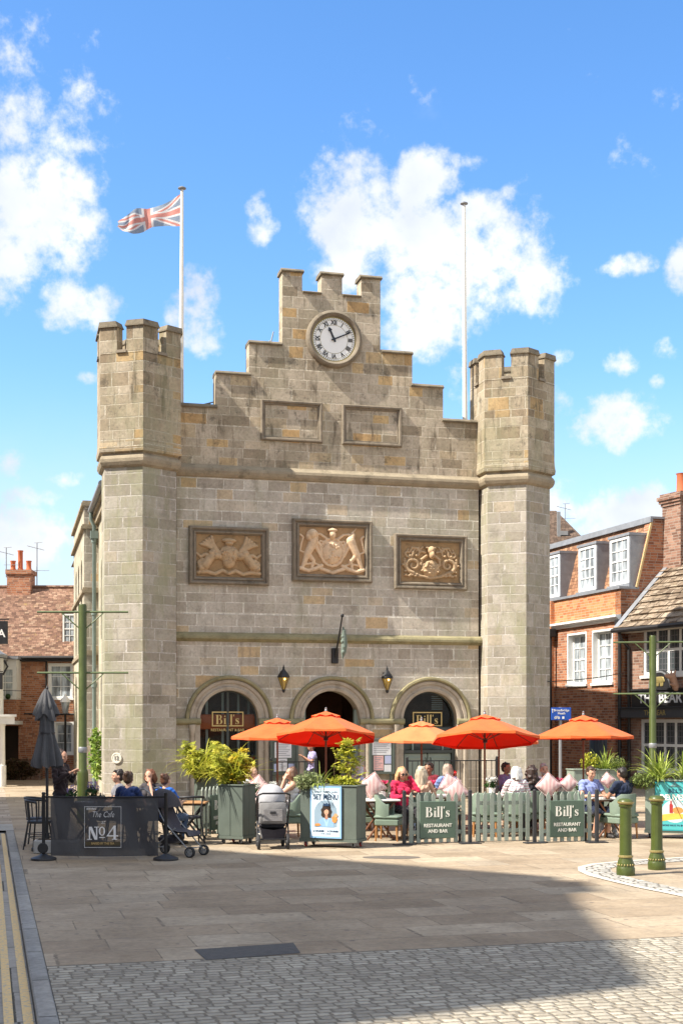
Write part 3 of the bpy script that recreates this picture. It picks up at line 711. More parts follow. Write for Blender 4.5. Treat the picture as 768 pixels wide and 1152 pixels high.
        for sx in (-1, 1):
            C += capchain(spiral(sx * .48, -.08, .23, 1.35, sx, -PI / 2), .06, .03)
            C += capchain([(0, -.46), (sx * .3, -.4), (sx * .52, -.3), (sx * .7, -.12), (sx * .72, .08)], .05, .045)
            C += capchain(spiral(sx * .62, .26, .14, .9, sx, PI * .9), .045, .025) + capchain([(sx * .12, .2), (sx * .24, .1), (sx * .26, -.08)], .05, .035)
            C += capchain([(sx * .3, .3), (sx * .38, .42), (sx * .52, .44)], .04, .03) + capchain([(sx * .16, .3), (sx * .3, .34), (sx * .34, .2)], .04, .03)
            for q in range(4): E += [((sx * (.42 + .09 * q), 0, -.40 + .02 * (q % 2)), (.05, .06, .045))]
    return fuse(C, E, .0105, 0)
for kind, (x0, x1, z0, z1) in enumerate(((-3.93, -1.77, 5.83, 7.38), (-1.12, 1.12, 5.98, 7.68), (1.76, 3.88, 5.84, 7.37))):
    rp = MB(); rp.box(x0 + .2, x1 - .2, -.02, .01, z0 + .2, z1 - .2)
    m = TERRA if kind == 1 else TERRA_D
    rp = rp.build('relief_panel', PAN_L if kind == 1 else PAN_D, hall)
    setp(rp, ('brown carved panel with a shield between winged beasts', 'pale ochre carved panel with a lion and a unicorn', 'brown carved panel with a ram head and scrolls')[kind])
    frame_rect(MB(), x0, x1, z0, z1, PF).build('frame', TRIM_DARK, rp, fixn=True)
    me = carve(kind); sx = (x1 - x0 - .46) / 1.72; sz = (z1 - z0 - .44) / 1.26
    me.transform(Tm((x0 + x1) / 2, -.02, (z0 + z1) / 2 - .015) @ Matrix.Diagonal((sx * 1.09, 1.25, sz * 1.09, 1)))
    me.materials.append(m); link('carving', me, rp)
# clock
CX, CZ = .05, 12.63
def disc(mb, r0, r1, y, n=48, mi=0, h=.004):
    vs = []
    for k in range(n):
        w = 2 * PI * k / n
        vs += [(CX + r0 * math.cos(w), y, CZ + r0 * math.sin(w)), (CX + r1 * math.cos(w), y, CZ + r1 * math.sin(w))]
    return mb.add(vs, [(2 * k, 2 * k + 1, (2 * k + 3) % (2 * n), (2 * k + 2) % (2 * n)) for k in range(n)], mi)
ck = MB(); ck.lathe([(.62, -.02), (.62, .06), (.645, .12), (.70, .155), (.755, .13), (.785, .07), (.785, -.02)], 48, M=Tm(CX, 0, CZ) @ Rx(R(90)), cap=False)
clock = ck.build('clock', TRIM_DARK, hall, smooth=40)
CLKW = paint('enamel_white', (.88, .88, .85), .35, .03, 4, 0)
fc = disc(MB(), 0.001, .625, -.03).build('dial', CLKW, clock, fixn=True)
gr = MB(); disc(gr, .585, .62, -.034); disc(gr, .385, .395, -.034); disc(gr, .522, .53, -.034)
gr.build('gold_ring', GOLD, clock, fixn=True)
mt = MB()
for q in range(60):
    a = 2 * PI * q / 60; mt.box(-.006, .006, -.038, -.034, .54, .575 if q % 5 else .58, M=Tm(CX, 0, CZ) @ Ry(a))
mt.build('minute_track', BLACK, clock)
for q, s in enumerate(('XII', 'I', 'II', 'III', 'IIII', 'V', 'VI', 'VII', 'VIII', 'IX', 'X', 'XI')):
    a = 2 * PI * q / 12; txt(s, .165, BLACK, clock, Tm(CX, -.036, CZ) @ Ry(a) @ Tm(0, 0, .455), 'numeral', off=.006, sx=.85 if len(s) < 4 else .7)
NAVY = paint('dark_blue_black', (.012, .016, .025), .4, .1, 9, 0)
for nm, a, L_, w in (('hour_hand', 2 * PI * (11 + 11 / 60) / 12, .36, .026), ('minute_hand', 2 * PI * 11 / 60, .545, .018)):
    M = Tm(CX, 0, CZ) @ Ry(a); h_ = MB()
    y = -.06 if nm == 'hour_hand' else -.075
    h_.poly([[(-w, -.08), (w, -.08), (w * .9, L_ - .12), (w * (2.2 if nm == 'hour_hand' else 1), L_ - .1), (0, L_), (-w * (2.2 if nm == 'hour_hand' else 1), L_ - .1), (-w * .9, L_ - .12)]], y, y + .012, M=M)
    h_.lathe([(.04, 0), (.04, .02)], 12, M=Tm(CX, y + .01, CZ) @ Rx(R(90)))
    h_.build(nm, NAVY, clock, fixn=True)

# turrets
def prism(mb, plan, z0, z1, top=1.0, c=None):
    n = len(plan); c = c or (sum(p[0] for p in plan) / n, sum(p[1] for p in plan) / n)
    vs = [(x, y, z0) for x, y in plan] + [(c[0] + (x - c[0]) * top, c[1] + (y - c[1]) * top, z1) for x, y in plan]
    fs = [tuple(range(n - 1, -1, -1)), tuple(range(n, 2 * n))] + [(i, (i + 1) % n, (i + 1) % n + n, i + n) for i in range(n)]
    return mb.add(vs, fs)
def hexv(R_, cx): return [(cx + R_ * math.cos(-PI / 2 + k * PI / 3), R_ * math.sin(-PI / 2 + k * PI / 3)) for k in range(6)]
for sg in (-1, 1):
    cx = 5.25 * sg
    sh = MB(); sh.lathe([(1.07, -.1), (1.07, 8.74)], 6, (cx, 0, 0), a0=-PI / 2)
    tw = sh.build('turret', STONE_T, hall)
    cm = MB(); cm.lathe([(1.06, 8.70), (1.10, 8.72), (1.16, 8.76), (1.205, 8.84), (1.215, 8.92), (1.18, 8.99), (1.13, 9.03), (1.13, 9.06)], 6, (cx, 0, 0), a0=-PI / 2, cap=False)
    cm.build('cornice', TRIM, tw)
    up = MB(); up.lathe([(1.10, 9.05), (1.22, 9.10), (1.235, 9.2), (1.21, 9.34), (1.20, 9.5), (1.20, 11.62)], 6, (cx, 0, 0), a0=-PI / 2)
    up.build('upper_stage', STONE_TU, tw)
    V = hexv(1.20, cx)
    def sc(p, s): return (cx + (p[0] - cx) * s, p[1] * s)
    def lerp(a, b, t): return (a[0] + (b[0] - a[0]) * t, a[1] + (b[1] - a[1]) * t)
    for k in range(6):
        v, a, b = V[k], V[k - 1], V[(k + 1) % 6]; me_, mc_, sl_ = MB(), MB(), MB()
        A, B = lerp(v, a, .39), lerp(v, b, .39)
        pl = [A, v, B, sc(B, .74), sc(v, .74), sc(A, .74)]
        prism(me_, pl, 11.60, 12.30)
        A2, B2 = lerp(v, a, .415), lerp(v, b, .415)
        p2 = [sc(A2, 1.045), sc(v, 1.045), sc(B2, 1.045), sc(B2, .71), sc(v, .71), sc(A2, .71)]
        cc = sc(v, .88)
        prism(mc_, p2, 12.30, 12.335); p3 = [lerp(p, cc, .02) for p in p2]; prism(mc_, p3, 12.334, 12.45, .90, cc)
        A3, B3 = lerp(v, b, .385), lerp(v, b, .615)
        prism(sl_, [sc(A3, 1.05), sc(B3, 1.05), sc(B3, .74), sc(A3, .74)], 11.625, 11.70, .93)
        me_.build('merlon', STONE_TU, tw, fixn=True); mc_.build('merlon_coping', COPE, tw, fixn=True); sl_.build('crenel_sill', TRIM_DARK, tw, fixn=True)

# sides, pavilion, roof
def slots(length, xs, w, zs): pass
SIDE = masonry('side_wall_stone', .55, .28, .011, [(0, (.40, .36, .27)), (.5, (.47, .43, .33)), (1, (.52, .48, .38))], (.58, .54, .44), stain=((.25, .23, .15), .5), patch=.3)
def arched(cx, z0, zs, r): return [(cx - r, z0), (cx + r, z0)] + arc(cx, zs, r, 12)
def side_wall(M, L_, z1, wins, name, m, thick=.4):
    w = MB().poly([[(-L_, -.1), (0, -.1), (0, z1), (-L_, z1)]] + [list(reversed(arched(*q))) for q in wins], 0, thick, M=M)
    w = w.build(name, m, hall, fixn=True)
    for q in wins:
        pane = MB().poly([arched(q[0], q[1], q[2], q[3] + .02)], .2, .22, M=M).build('window', GLASSD, w, fixn=True)
        b = MB(); b.box(q[0] - .02, q[0] + .02, .17, .2, q[1], q[2] + q[3], M=M)
        for z in np.arange(q[1] + .5, q[2] + q[3] * .6, .55): b.box(q[0] - q[3], q[0] + q[3], .172, .198, z, z + .035, M=M)
        b.build('glazing_bars', paint('dark_window_lead', (.1, .1, .09), .6), pane)
    return w
ML = Tm(-5.92, 0, 0) @ Rz(R(-90)); MRr = Tm(5.92, 20, 0) @ Rz(R(90))
side_wall(ML, 5.9, 8.42, [(-2.2, 4.6, 6.6, .36), (-4.3, 4.6, 6.6, .36), (-2.2, 1.0, 3.2, .45), (-4.3, 1.0, 3.2, .45)], 'side_wall', SIDE)
side_wall(Tm(-5.92, 12.6, 0) @ Rz(R(-90)), 8, 8.42, [(-2.2, 4.6, 6.6, .36), (-4.6, 4.6, 6.6, .36)], 'side_wall', SIDE)
side_wall(MRr, 19.6, 8.42, [(-4, 4.6, 6.6, .4), (-8, 4.6, 6.6, .4), (-12, 4.6, 6.6, .4)], 'side_wall', SIDE)
pv = side_wall(Tm(-6.34, 5.9, 0) @ Rz(R(-90)), 6.7, 8.75, [(-1.6, 4.4, 6.9, .4), (-3.3, 4.4, 6.9, .4), (-5.0, 4.4, 6.9, .4), (-1.6, .8, 3.2, .5), (-5.0, .8, 3.2, .5)], 'pavilion_wall', SIDE, .42)
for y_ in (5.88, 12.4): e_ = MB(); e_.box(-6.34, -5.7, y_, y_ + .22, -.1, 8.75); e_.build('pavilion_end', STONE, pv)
e_ = MB()
for z, h, o in ((8.05, .14, .1), (8.75, .16, .09), (6.1, .16, .07), (4.2, .14, .06)):
    e_.box(-6.34 - o, -5.8, 5.88 - o, 12.62 + o, z, z + h * .6); e_.box(-6.34 - o * .6, -5.8, 5.88 - o * .6, 12.62 + o * .6, z + h * .6, z + h)
e_.build('pavilion_cornice', TRIM, pv)
e_ = MB(); e_.box(-5.9, 5.9, 19.6, 20, -.1, 8.42); e_.build('back_wall', SIDE, hall)
e_ = MB(); e_.box(-6.02, -5.7, .9, 5.85, 8.2, 8.42); e_.box(-6.1, -5.7, .9, 5.85, 8.424, 8.52); e_.build('eaves_cornice', TRIM, hall)
gt = MB(); gt.tube([(-6.16, .9, 8.58), (-6.16, 5.8, 8.58)], .085, 10); gt.build('gutter', GREYM, hall, smooth=40)
dp = MB(); dp.tube([(-6.16, 5.55, 8.52), (-6.16, 5.55, 8.3), (-6.06, 5.6, 8.1), (-6.06, 5.6, 0)], .06, 10)
for z in (7.6, 5.4, 3.2): dp.lathe([(.085, 0), (.085, .12)], 10, (-6.06, 5.6, z))
dp.box(-6.17, -5.95, 5.5, 5.72, 7.72, 7.95); dp.build('drainpipe', paint('verdigris_pipe', (.17, .22, .20), .6, .2), hall, smooth=40)
rf = MB(); rf.add([(-6.1, .5, 8.5), (6.1, .5, 8.5), (6.1, 20.1, 8.5), (-6.1, 20.1, 8.5), (0, .5, 10.3), (0, 20.1, 10.3)], [(0, 4, 5, 3), (1, 2, 5, 4), (0, 1, 4), (3, 5, 2), (3, 2, 1, 0)])
rf.build('roof', SLATE, hall, fixn=True)
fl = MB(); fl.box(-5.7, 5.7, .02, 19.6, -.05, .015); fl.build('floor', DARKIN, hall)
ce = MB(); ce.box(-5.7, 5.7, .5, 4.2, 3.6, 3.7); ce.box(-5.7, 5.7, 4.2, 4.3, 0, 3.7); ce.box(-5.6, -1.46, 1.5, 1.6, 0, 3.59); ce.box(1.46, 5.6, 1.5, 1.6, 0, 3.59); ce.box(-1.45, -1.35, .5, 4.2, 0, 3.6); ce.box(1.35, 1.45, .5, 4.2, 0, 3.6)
ce.build('interior_partition', paint('warm_interior', (.16, .085, .05), .8, .5, 2.2), hall)  # brown-red lightened in place of the faint warm indoor light
# drainage rail glimpsed over the gable steps
rl = MB(); rl.tube([(-3.6, .9, 10.4), (-3.45, .9, 10.85), (-3.1, .9, 10.95)], .018, 6); rl.tube([(-3.9, .9, 10.62), (-3.2, .9, 10.9)], .015, 6)
rl.tube([(-1.62, .9, 12.3), (-1.45, .9, 13.0)], .02, 6); rl.tube([(-1.75, .9, 12.3), (-1.55, .9, 12.75)], .02, 6); rl.build('roof_rail', GREYM, hall)

# letters with thick stems and thin serifs, drawn as outlines
def pbox(mb, x0, x1, z0, z1, y0, y1, M=None): mb.box(x0, x1, y0, y1, z0, z1, M=M)
def rbow(mb, x0, cz, rx, rz, tx, tz, y0, y1, M):   # half-ring bowl opening left
    o = [(x0 + rx * math.cos(a), cz + rz * math.sin(a)) for a in np.linspace(-PI / 2, PI / 2, 13)]
    i = [(x0 + (rx - tx) * math.cos(a), cz + (rz - tz) * math.sin(a)) for a in np.linspace(PI / 2, -PI / 2, 13)]
    mb.poly([o + i], y0, y1, M=M)
def bills(mat, parent, M, h, name='lettering', t=.004):
    # fat-faced serif wordmark, capital height h, centred on M
    mb = MB(); W = 2.62 * h; S = Matrix.Diagonal((h, 1, h, 1)); Q = M @ Tm(-W / 2, 0, -h / 2) @ S
    y0, y1 = -t, 0
    def stem(x, z0, z1, w=.17, foot=True, head=True):
        mb.poly([[(x, z0 + .03), (x + w, z0 + .03), (x + w, z1), (x, z1 - .05)]], y0, y1, M=Q)
        if foot: mb.box(x - .07, x + w + .07, y0 - .0003, y1, z0, z0 + .035, M=Q)
        if head: mb.poly([[(x - .08, z1 - .06), (x + .01, z1 - .09), (x + .01, z1 - .03)]], y0, y1, M=Q)
    x = .08; stem(x, 0, 1.0, .20, True, False); mb.box(x - .08, x + .3, y0 - .0003, y1, .965, 1.0, M=Q)
    mb.box(x + .19, x + .34, y0 - .0002, y1, .0, .035, M=Q); mb.box(x + .19, x + .34, y0 - .0002, y1, .51, .54, M=Q); mb.box(x + .19, x + .32, y0 - .0002, y1, .965, 1.0, M=Q)
    rbow(mb, x + .30, .77, .27, .23, .16, .035, y0, y1, Q); rbow(mb, x + .32, .27, .33, .27, .19, .035, y0, y1, Q)
    x = .92; stem(x, 0, .66); mb.lathe([(.09, 0), (.09, .001)], 4, M=Q @ Tm(x + .085, y1, .86) @ Rx(R(90)) @ Matrix.Diagonal((1, 1, t * 1000, 1)))
    x = 1.27; stem(x, 0, 1.08)
    x = 1.61; stem(x, -.2, 1.08, foot=False); mb.poly([[(x - .12, -.22), (x + .17, -.16), (x + .17, -.05), (x, -.1)]], y0, y1 - .0004, M=Q)
    mb.poly([[(1.90, .84), (1.99, .84), (2.03, 1.05), (1.92, 1.05)]], y0, y1, M=Q)
    o = [(.36, .60), (.36, .46), (.33, .46), (.27, .57), (.17, .61), (.11, .55), (.16, .47), (.33, .36), (.40, .24), (.36, .08), (.22, -.01), (.06, .04), (.04, .0), (.0, .0), (.0, .19), (.03, .19), (.08, .08), (.18, .03), (.27, .07), (.27, .15), (.20, .22), (.05, .32), (.0, .43), (.03, .57), (.16, .65), (.28, .62), (.33, .66)]
    mb.poly([[(2.16 + a, b) for a, b in o]], y0, y1, M=Q)
    return mb.build(name, mat, parent, uv=False, fixn=True)

# glazing and doors in the three arches
FRAMED = paint('dark_window_frame', (.055, .065, .06), .5, .1)
ORB = paint('burnt_orange_leather', (.62, .13, .03), .45, .1, 5, .05)
GILT = paint('gilt_lettering', (.62, .45, .17), .4, .08, 9, 0)
for i, cx in ((0, -2.83), (2, 2.83)):
    z0 = .55 if i == 0 else 1.98
    gp = [(cx - .79, z0), (cx + .79, z0)] + arc(cx, SP, .79, 20)
    w = MB().poly([gp], .30, .31).build('arched_window', GLASSC, hall, fixn=True)
    fr = sweep_arch(cx, [(.79, .27), (.75, .27), (.75, .34), (.79, .34)])
    for sx in (-1, 1): a, b = sorted((cx + sx * .79, cx + sx * .75)); fr.box(a, b, .27, .34, z0, SP)
    fr.box(cx - .78, cx + .78, .265, .345, z0 - .05, z0 + .03)
    if i == 0: fr.box(cx - .03, cx + .03, .272, .338, z0, 2.99)
    fr.build('window_frame', FRAMED, w, fixn=True)
    sg = MB(); frame_rect(sg, cx - .43, cx + .43, 2.03, 2.43, [(0, .29), (0, .272), (.03, .272), (.03, .29)])
    sg.build('sign_border', GILT, w, fixn=True)
    bills(GILT, w, Tm(cx, .286, 2.215), .25)
    if i == 0: txt('RESTAURANT & BAR', .10, GILT, w, Tm(cx, .286, 1.93), off=.001)
    else:
        vb = MB()                            # shutter slats behind the glass
        for q in range(7): vb.box(cx + .2, cx + .52, .5, .53, 2.5 + q * .06, 2.53 + q * .06)
        vb.build('shutter', paint('grey_shutter', (.35, .36, .35), .5), w)
bq = MB(); bq.bbox(-3.62, -2.04, .38, .46, 1.95, 2.36, .02); bq.box(-3.62, -2.04, .385, 1.2, .6, 1.2); bq.build('orange_banquette', ORB, hall, smooth=30)
bp = MB()
for q, x in enumerate((-3.4, -2.95, -2.5, -2.2)): bp.box(x, x + .06, .48 + .1 * q, .54 + .1 * q, 0, 3.5)
bp.build('interior_post', paint('interior_grey_paint', (.45, .46, .44), .5), hall)
DOORG = paint('grey_green_door', (.24, .29, .25), .5, .08, 4, .05)
dr = MB(); cx = 2.83
for sx in (-1, 1):
    a, b = sorted((cx + sx * .79, cx + sx * .70)); dr.box(a, b, .2, .36, 0, 1.98)
dr.box(cx - .70, cx + .70, .2, .36, 1.86, 1.98); dr.box(cx - .70, cx + .70, .19, .37, 1.28, 1.36)
dr = dr.build('double_door', FRAMED, hall)
lf = MB()
for sx in (-1, 1):
    a, b = sorted((cx + sx * .01, cx + sx * .69)); lf.bbox(a, b, .26, .32, .02, 1.27, .015)
    frame_rect(lf, a + .1, b - .1, .15, 1.15, [(0, .262), (0, .245), (.03, .245), (.05, .262)])
lf.build('door_leaf', DOORG, dr, fixn=True)
tg = MB(); tg.box(cx - .69, cx + .69, .28, .29, 1.37, 1.85); tg.build('transom_glass', GLASSD, dr)
tb = MB(); tb.box(cx - .46, cx - .42, .24, .31, 1.36, 1.86); tb.box(cx + .42, cx + .46, .24, .31, 1.36, 1.86); tb.build('transom_bar', DOORG, dr)
hd = MB()
for sx in (-1, 1): hd.tube([(cx + sx * .07, .24, .95), (cx + sx * .07, .2, .97), (cx + sx * .07, .2, 1.13), (cx + sx * .07, .24, 1.15)], .012, 6)
hd.build('door_handle', BLACK, dr)
od = MB()
for sx in (-1, 1): a, b = sorted((sx * .79, sx * .69)); od.box(a, b, .22, .36, 0, 2.5)
a_, b_ = Rz(R(70)), Tm(-.7, .3, 0); od.bbox(0, .62, -.025, .025, .02, 2.1, .01, M=b_ @ a_); od.bbox(-.62, 0, -.025, .025, .02, 2.1, .01, M=Tm(.7, .3, 0) @ Rz(R(-70)))
od.build('open_door', DOORG, hall)
# house number plaque on the left turret
v0, v1 = Vector((-5.25, -1.07, 0)), Vector((-5.25 - .9266, -.535, 0))
pc = v1 + (v0 - v1) * .33; fn = Vector((-.5, -.866, 0))
MP = Tm(pc.x, pc.y, 1.22) @ Rz(math.atan2(fn.x, -fn.y))
pq = MB(); pq.lathe([(.13, 0), (.14, .01), (.14, .035), (.115, .04), (.11, .03)], 28, M=MP @ Rx(R(90)))
pq = pq.build('number_plaque', paint('cream_enamel', (.66, .62, .52), .5, .06), hall, smooth=40)
txt('12', .15, paint('grey_numeral', (.16, .16, .15), .6), pq, MP @ Tm(0, -.042, 0), off=.004)

def hp(u, v, z=0): c, s = math.cos(TH), math.sin(TH); return Vector((HALL_O.x + u * c - v * s, HALL_O.y + u * s + v * c, z))
# wall lanterns
AMBER = paint('amber_glass', (.42, .29, .08), .25, .2, 8, 0)
kb = NT('lit_bulb'); kb.b.inputs['Emission Color'].default_value = (1, .72, .25, 1); kb.b.inputs['Emission Strength'].default_value = 2.2; kb.b.inputs['Base Color'].default_value = (.9, .7, .3, 1)
def lantern(u, label):
    t = thing('wall_lantern', label, 'lantern', hp(u, 0, 3.0), TH, 'tapered lanterns on the hall front')
    g = MB(); g.lathe([(.035, .02), (.155, .36)], 6, (0, -.26, 0)); g.build('glass_body', AMBER, t)
    b = MB()
    for k in range(6):
        a = k * PI / 3; b.tube([(.037 * math.cos(a), -.26 + .037 * math.sin(a), .02), (.16 * math.cos(a), -.26 + .16 * math.sin(a), .36)], .007, 5)
    b.lathe([(.02, -.06), (.045, -.02), (.045, .025)], 8, (0, -.26, 0)); b.lathe([(.165, .345), (.165, .37)], 6, (0, -.26, 0)); b.build('cage', BLACK, t)
    c = MB(); c.lathe([(.175, .37), (.12, .46), (.05, .55), (.03, .58), (.03, .62), (.012, .66), (.004, .70)], 6, (0, -.26, 0)); c.build('cap', BLACK, t)
    w = MB(); w.tube([(0, 0, .42), (0, -.12, .46), (0, -.2, .42)], .016, 6); w.box(-.05, .05, -.02, 0, .3, .52); w.build('wall_bracket', BLACK, t)
    q = MB(); q.ell((0, -.405, .3), (.022, .022, .03), 8, 6); q.build('bulb', kb.m, t)
lantern(-1.40, 'tapered black lantern on the wall between the left and middle arches')
lantern(1.50, 'tapered black lantern on the wall between the middle and right arches')
# bracket pole with furled cloth over the middle arch
t = thing('flag_bracket', 'slanting black bracket pole with furled grey green cloth above the middle arch', 'flag bracket', hp(.07, 0, 3.75), TH)
b = MB(); b.bbox(-.09, .09, -.10, 0, 0, .42, .01); b.build('wall_socket', BLACK, t)
b = MB(); b.tube([(0, -.06, .12), (.03, -.32, .6), (.06, -.62, 1.22)], [.03, .026, .022], 8); b.build('pole', BLACK, t, smooth=40)
b = MB(); b.ell((.062, -.64, 1.27), (.05, .05, .05)); b.build('finial', BLACK, t, smooth=60)
b = MB(); b.tube([(.12, -.5, .98), (.15, -.47, .8), (.17, -.45, .55), (.15, -.42, .3), (.13, -.4, .12)], [.015, .06, .085, .075, .02], 9)
for q in range(5): b.ell((.13 + .03 * math.sin(q * 2), -.47, .3 + q * .14), (.05, .06, .06), 8, 6)
b.build('furled_cloth', fabric('grey_green_cloth', (.16, .20, .17), None, 0), t, smooth=60)
# notice boards beside the middle arch
PAPER = paint('white_paper', (.72, .73, .74), .7, .04, 7, 0); PAPERB = paint('pale_blue_paper', (.45, .50, .70), .7, .06, 7, 0); PAPERP = paint('pink_paper', (.70, .42, .40), .7, .06, 7, 0)
INK = paint('grey_print', (.28, .29, .31), .8, .1, 8, 0)
def noticeboard(u0, u1, label, k):
    t = thing('notice_board', label, 'notice board', hp((u0 + u1) / 2, -.16, .72), TH, 'menu boards beside the middle arch'); w = (u1 - u0) / 2
    b = MB(); b.bbox(-w, w, 0, .05, 0, .95, .01); b.build('back_board', SAGE, t)
    f = MB(); frame_rect(f, -w, w, 0, .95, [(0, .01), (0, -.03), (.06, -.03), (.06, .0)]); f.build('frame', SAGE, t, fixn=True)
    for (x0, x1, z0, z1, m) in ((( -.26, .2, .46, .88, PAPER), (-.16, .08, .10, .44, PAPER), (-.28, -.18, .08, .3, PAPERB), (.1, .28, .08, .3, PAPERB)) if k == 0 else ((-.28, .26, .52, .9, PAPER), (-.24, .04, .1, .5, PAPERP), (.08, .26, .28, .5, PAPERB), (.06, .26, .06, .25, PAPER))):
        p = MB(); p.box(x0, x1, -.006, 0, z0, z1); p = p.build('notice', m, t)
        l = MB()
        for q in range(int((z1 - z0) / .05) - 1): l.box(x0 + .04, x1 - .04 - .05 * (q % 3), -.0085, -.0062, z1 - .06 - q * .05, z1 - .045 - q * .05)
        if len(l.f) > 18: l.build('print', INK, p)
    for sx in (-1, 1): l = MB(); l.box(sx * w * .7 - .03, sx * w * .7 + .03, .0, .05, -.72, 0); l.build('leg', SAGE, t)
noticeboard(-1.75, -.98, 'grey green menu board with white sheets left of the middle arch', 0)
noticeboard(1.02, 1.74, 'grey green menu board with a pink sheet right of the middle arch', 1)
# iron railings in front of the right and left doors
def railing(u0, u1, v, label, h=1.12):
    t = thing('railing', label, 'railing', hp(u0, v, 0), TH, 'black railings before the hall'); L_ = u1 - u0
    b = MB(); b.box(-.02, L_ + .02, -.02, .02, h - .03, h); b.build('rail', BLACK, t); b = MB(); b.box(0, L_, -.012, .012, .12, .15); b.build('rail', BLACK, t)
    b = MB(); n = int(L_ / .15)
    for k in range(1, n): b.box(k * L_ / n - .008, k * L_ / n + .008, -.008, .008, .14, h - .02)
    b.build('bars', BLACK, t)
    for x in (0, L_):
        b = MB(); b.bbox(x - .035, x + .035, -.035, .035, 0, h + .03, .006); b.ell((x, 0, h + .06), (.04, .04, .04), 8, 6); b.build('post', BLACK, t)
railing(1.75, 4.3, -1.3, 'black iron railing in front of the right arched door')
railing(-1.95, -.75, -1.3, 'short black iron railing behind the planter left of the middle arch')

# flagpoles and flag
def flagpole(px, Y, ztop, zbase, lean, label):
    X = X_(px, Y)
    t = thing('flagpole', label, 'flagpole', (X, Y, zbase), 0, 'white flagpoles on the hall roof'); H_ = ztop - zbase
    b = MB(); b.tube([(0, 0, 0), (-lean * .5, 0, H_ * .5), (-lean, 0, H_)], [.075, .06, .042], 12); b.build('pole', POLEW, t, smooth=40)
    b = MB(); b.lathe([(.03, 0), (.11, .03), (.11, .05), (.02, .1)], 12, (-lean, 0, H_)); b.build('truck', GREYM, t, smooth=40)
    b = MB(); b.tube([(.06, -.05, .3), (.05 - lean * .5, -.06, H_ * .5), (.03 - lean, -.05, H_ - .05)], .007, 4)
    b.build('halyard', paint('rope', (.5, .48, .42), .9), t)
flagpole(203.5, 35.2, 16.40, 9.6, -.03, 'white flagpole flying a flag behind the left turret')
flagpole(523, 37.3, 16.82, 9.6, .03, 'bare white flagpole behind the gable by the right turret')
def union_flag():
    nx, nz = 84, 44; Y = 35.2; vs = []; fs = []; mi = []
    top = [(0, 218), (.12, 222), (.3, 229.5), (.5, 235.5), (.7, 238), (.85, 240.5), (1, 245)]
    bot = [(0, 254), (.2, 254.5), (.45, 257), (.6, 259.3), (.75, 260), (.9, 257), (1, 253)]
    def ip(t, a):
        for (x0, y0), (x1, y1) in zip(a, a[1:]):
            if t <= x1 + 1e-9: return y0 + (y1 - y0) * (t - x0) / (x1 - x0)
    for i in range(nx + 1):
        s = i / nx
        for j in range(nz + 1):
            q = j / nz; px = 203 - 72 * s - 2.5 * math.sin(3 * s * PI) * (q - .5)
            py = ip(s, top) + (ip(s, bot) - ip(s, top)) * q + .9 * math.sin(s * 13 + q * 2) * s
            dy = .30 * s * math.sin(s * 7.5 + q * 2.2) + .08 * math.sin(s * 17 - q * 3) * s
            vs.append((X_(px, Y), Y + dy, Z_(py, Y)))
    def colr(x, y):                          # 60 x 30 flag
        dx, dy = abs(x - 30), abs(y - 15)
        if dx < 3 or dy < 3: return 1
        if dx < 5 or dy < 5: return 2
        d = abs(dy - dx * .5) / 1.118
        sgn = ((y - 15) - (x - 30) * .5) if (y - 15) * (x - 30) > 0 else ((y - 15) + (x - 30) * .5)
        if d < 1.15: return 1
        if d < 3: return 2
        return 0
    for i in range(nx):
        for j in range(nz):
            a = i * (nz + 1) + j; fs.append((a, a + 1, a + nz + 2, a + nz + 1)); mi.append(colr(60 * (i + .5) / nx, 30 * (j + .5) / nz))
    mb = MB(); c = Vector((X_(203, Y), Y, Z_(254, Y)))
    mb.v = [tuple(Vector(v) - c) for v in vs]; mb.f = fs; mb.m = mi
    o = mb.build('union_flag', [fabric('faded_flag_blue', (.30, .36, .44), None, .4), fabric('faded_flag_red', (.70, .30, .25), None, .4), fabric('flag_white', (.80, .77, .74), None, .4)], smooth=180)
    o.location = c
    setp(o, 'faded union flag streaming left from the flagpole above the left turret', 'flag')
union_flag()

# ================================================================== other buildings
def put_window(parent, M, x0, x1, z0, z1, nx, nz, dep=.14, fm=None, gm=None, fw=.055, reveal=None, bar=.022, sill=None, meet=True, name='window'):
    fm = fm or WHITE; gm = gm or GLASSD
    f = MB(); frame_rect(f, x0 + .001, x1 - .001, z0 + .001, z1 - .001, [(0, dep + .06), (0, dep), (fw, dep), (fw, dep + .06)])
    for i in range(1, nx): x = x0 + fw + (x1 - x0 - 2 * fw) * i / nx; f.box(x - bar / 2, x + bar / 2, dep + .012, dep + .05, z0 + fw, z1 - fw)
    for i in range(1, nz):
        z = z0 + fw + (z1 - z0 - 2 * fw) * i / nz; b = bar * (1.9 if meet and i * 2 == nz else 1)
        f.box(x0 + fw, x1 - fw, dep + .010, dep + .052, z - b / 2, z + b / 2)
    if reveal is not None: frame_rect(f, x0, x1, z0, z1, [(.006, dep), (.006, -.014), (-.05, -.014), (-.05, -.002)])
    if sill: f.box(x0 - .08, x1 + .08, -sill, dep, z0 - .07, z0 + .004)
    mm = f; 
    f.v = [tuple(M @ Vector(v)) for v in f.v]
    f = f.build(name, fm, parent, fixn=True)
    p = MB(); p.box(x0 + fw * .5, x1 - fw * .5, dep + .03, dep + .036, z0 + fw * .5, z1 - fw * .5, M=M); p.build('pane', gm, f)
    return f
def holewall(name, m, root, M, outline, holes, thick=.3):
    L = [[(x0, z0), (x0, z1), (x1, z1), (x1, z0)] for x0, x1, z0, z1 in holes]
    return MB().poly([outline] + L, 0, thick, M=M).build(name, m, root, fixn=True)
I4 = Matrix.Identity(4)
CURT = paint('net_curtain', (.55, .56, .57), .8, .12, 5, .1)

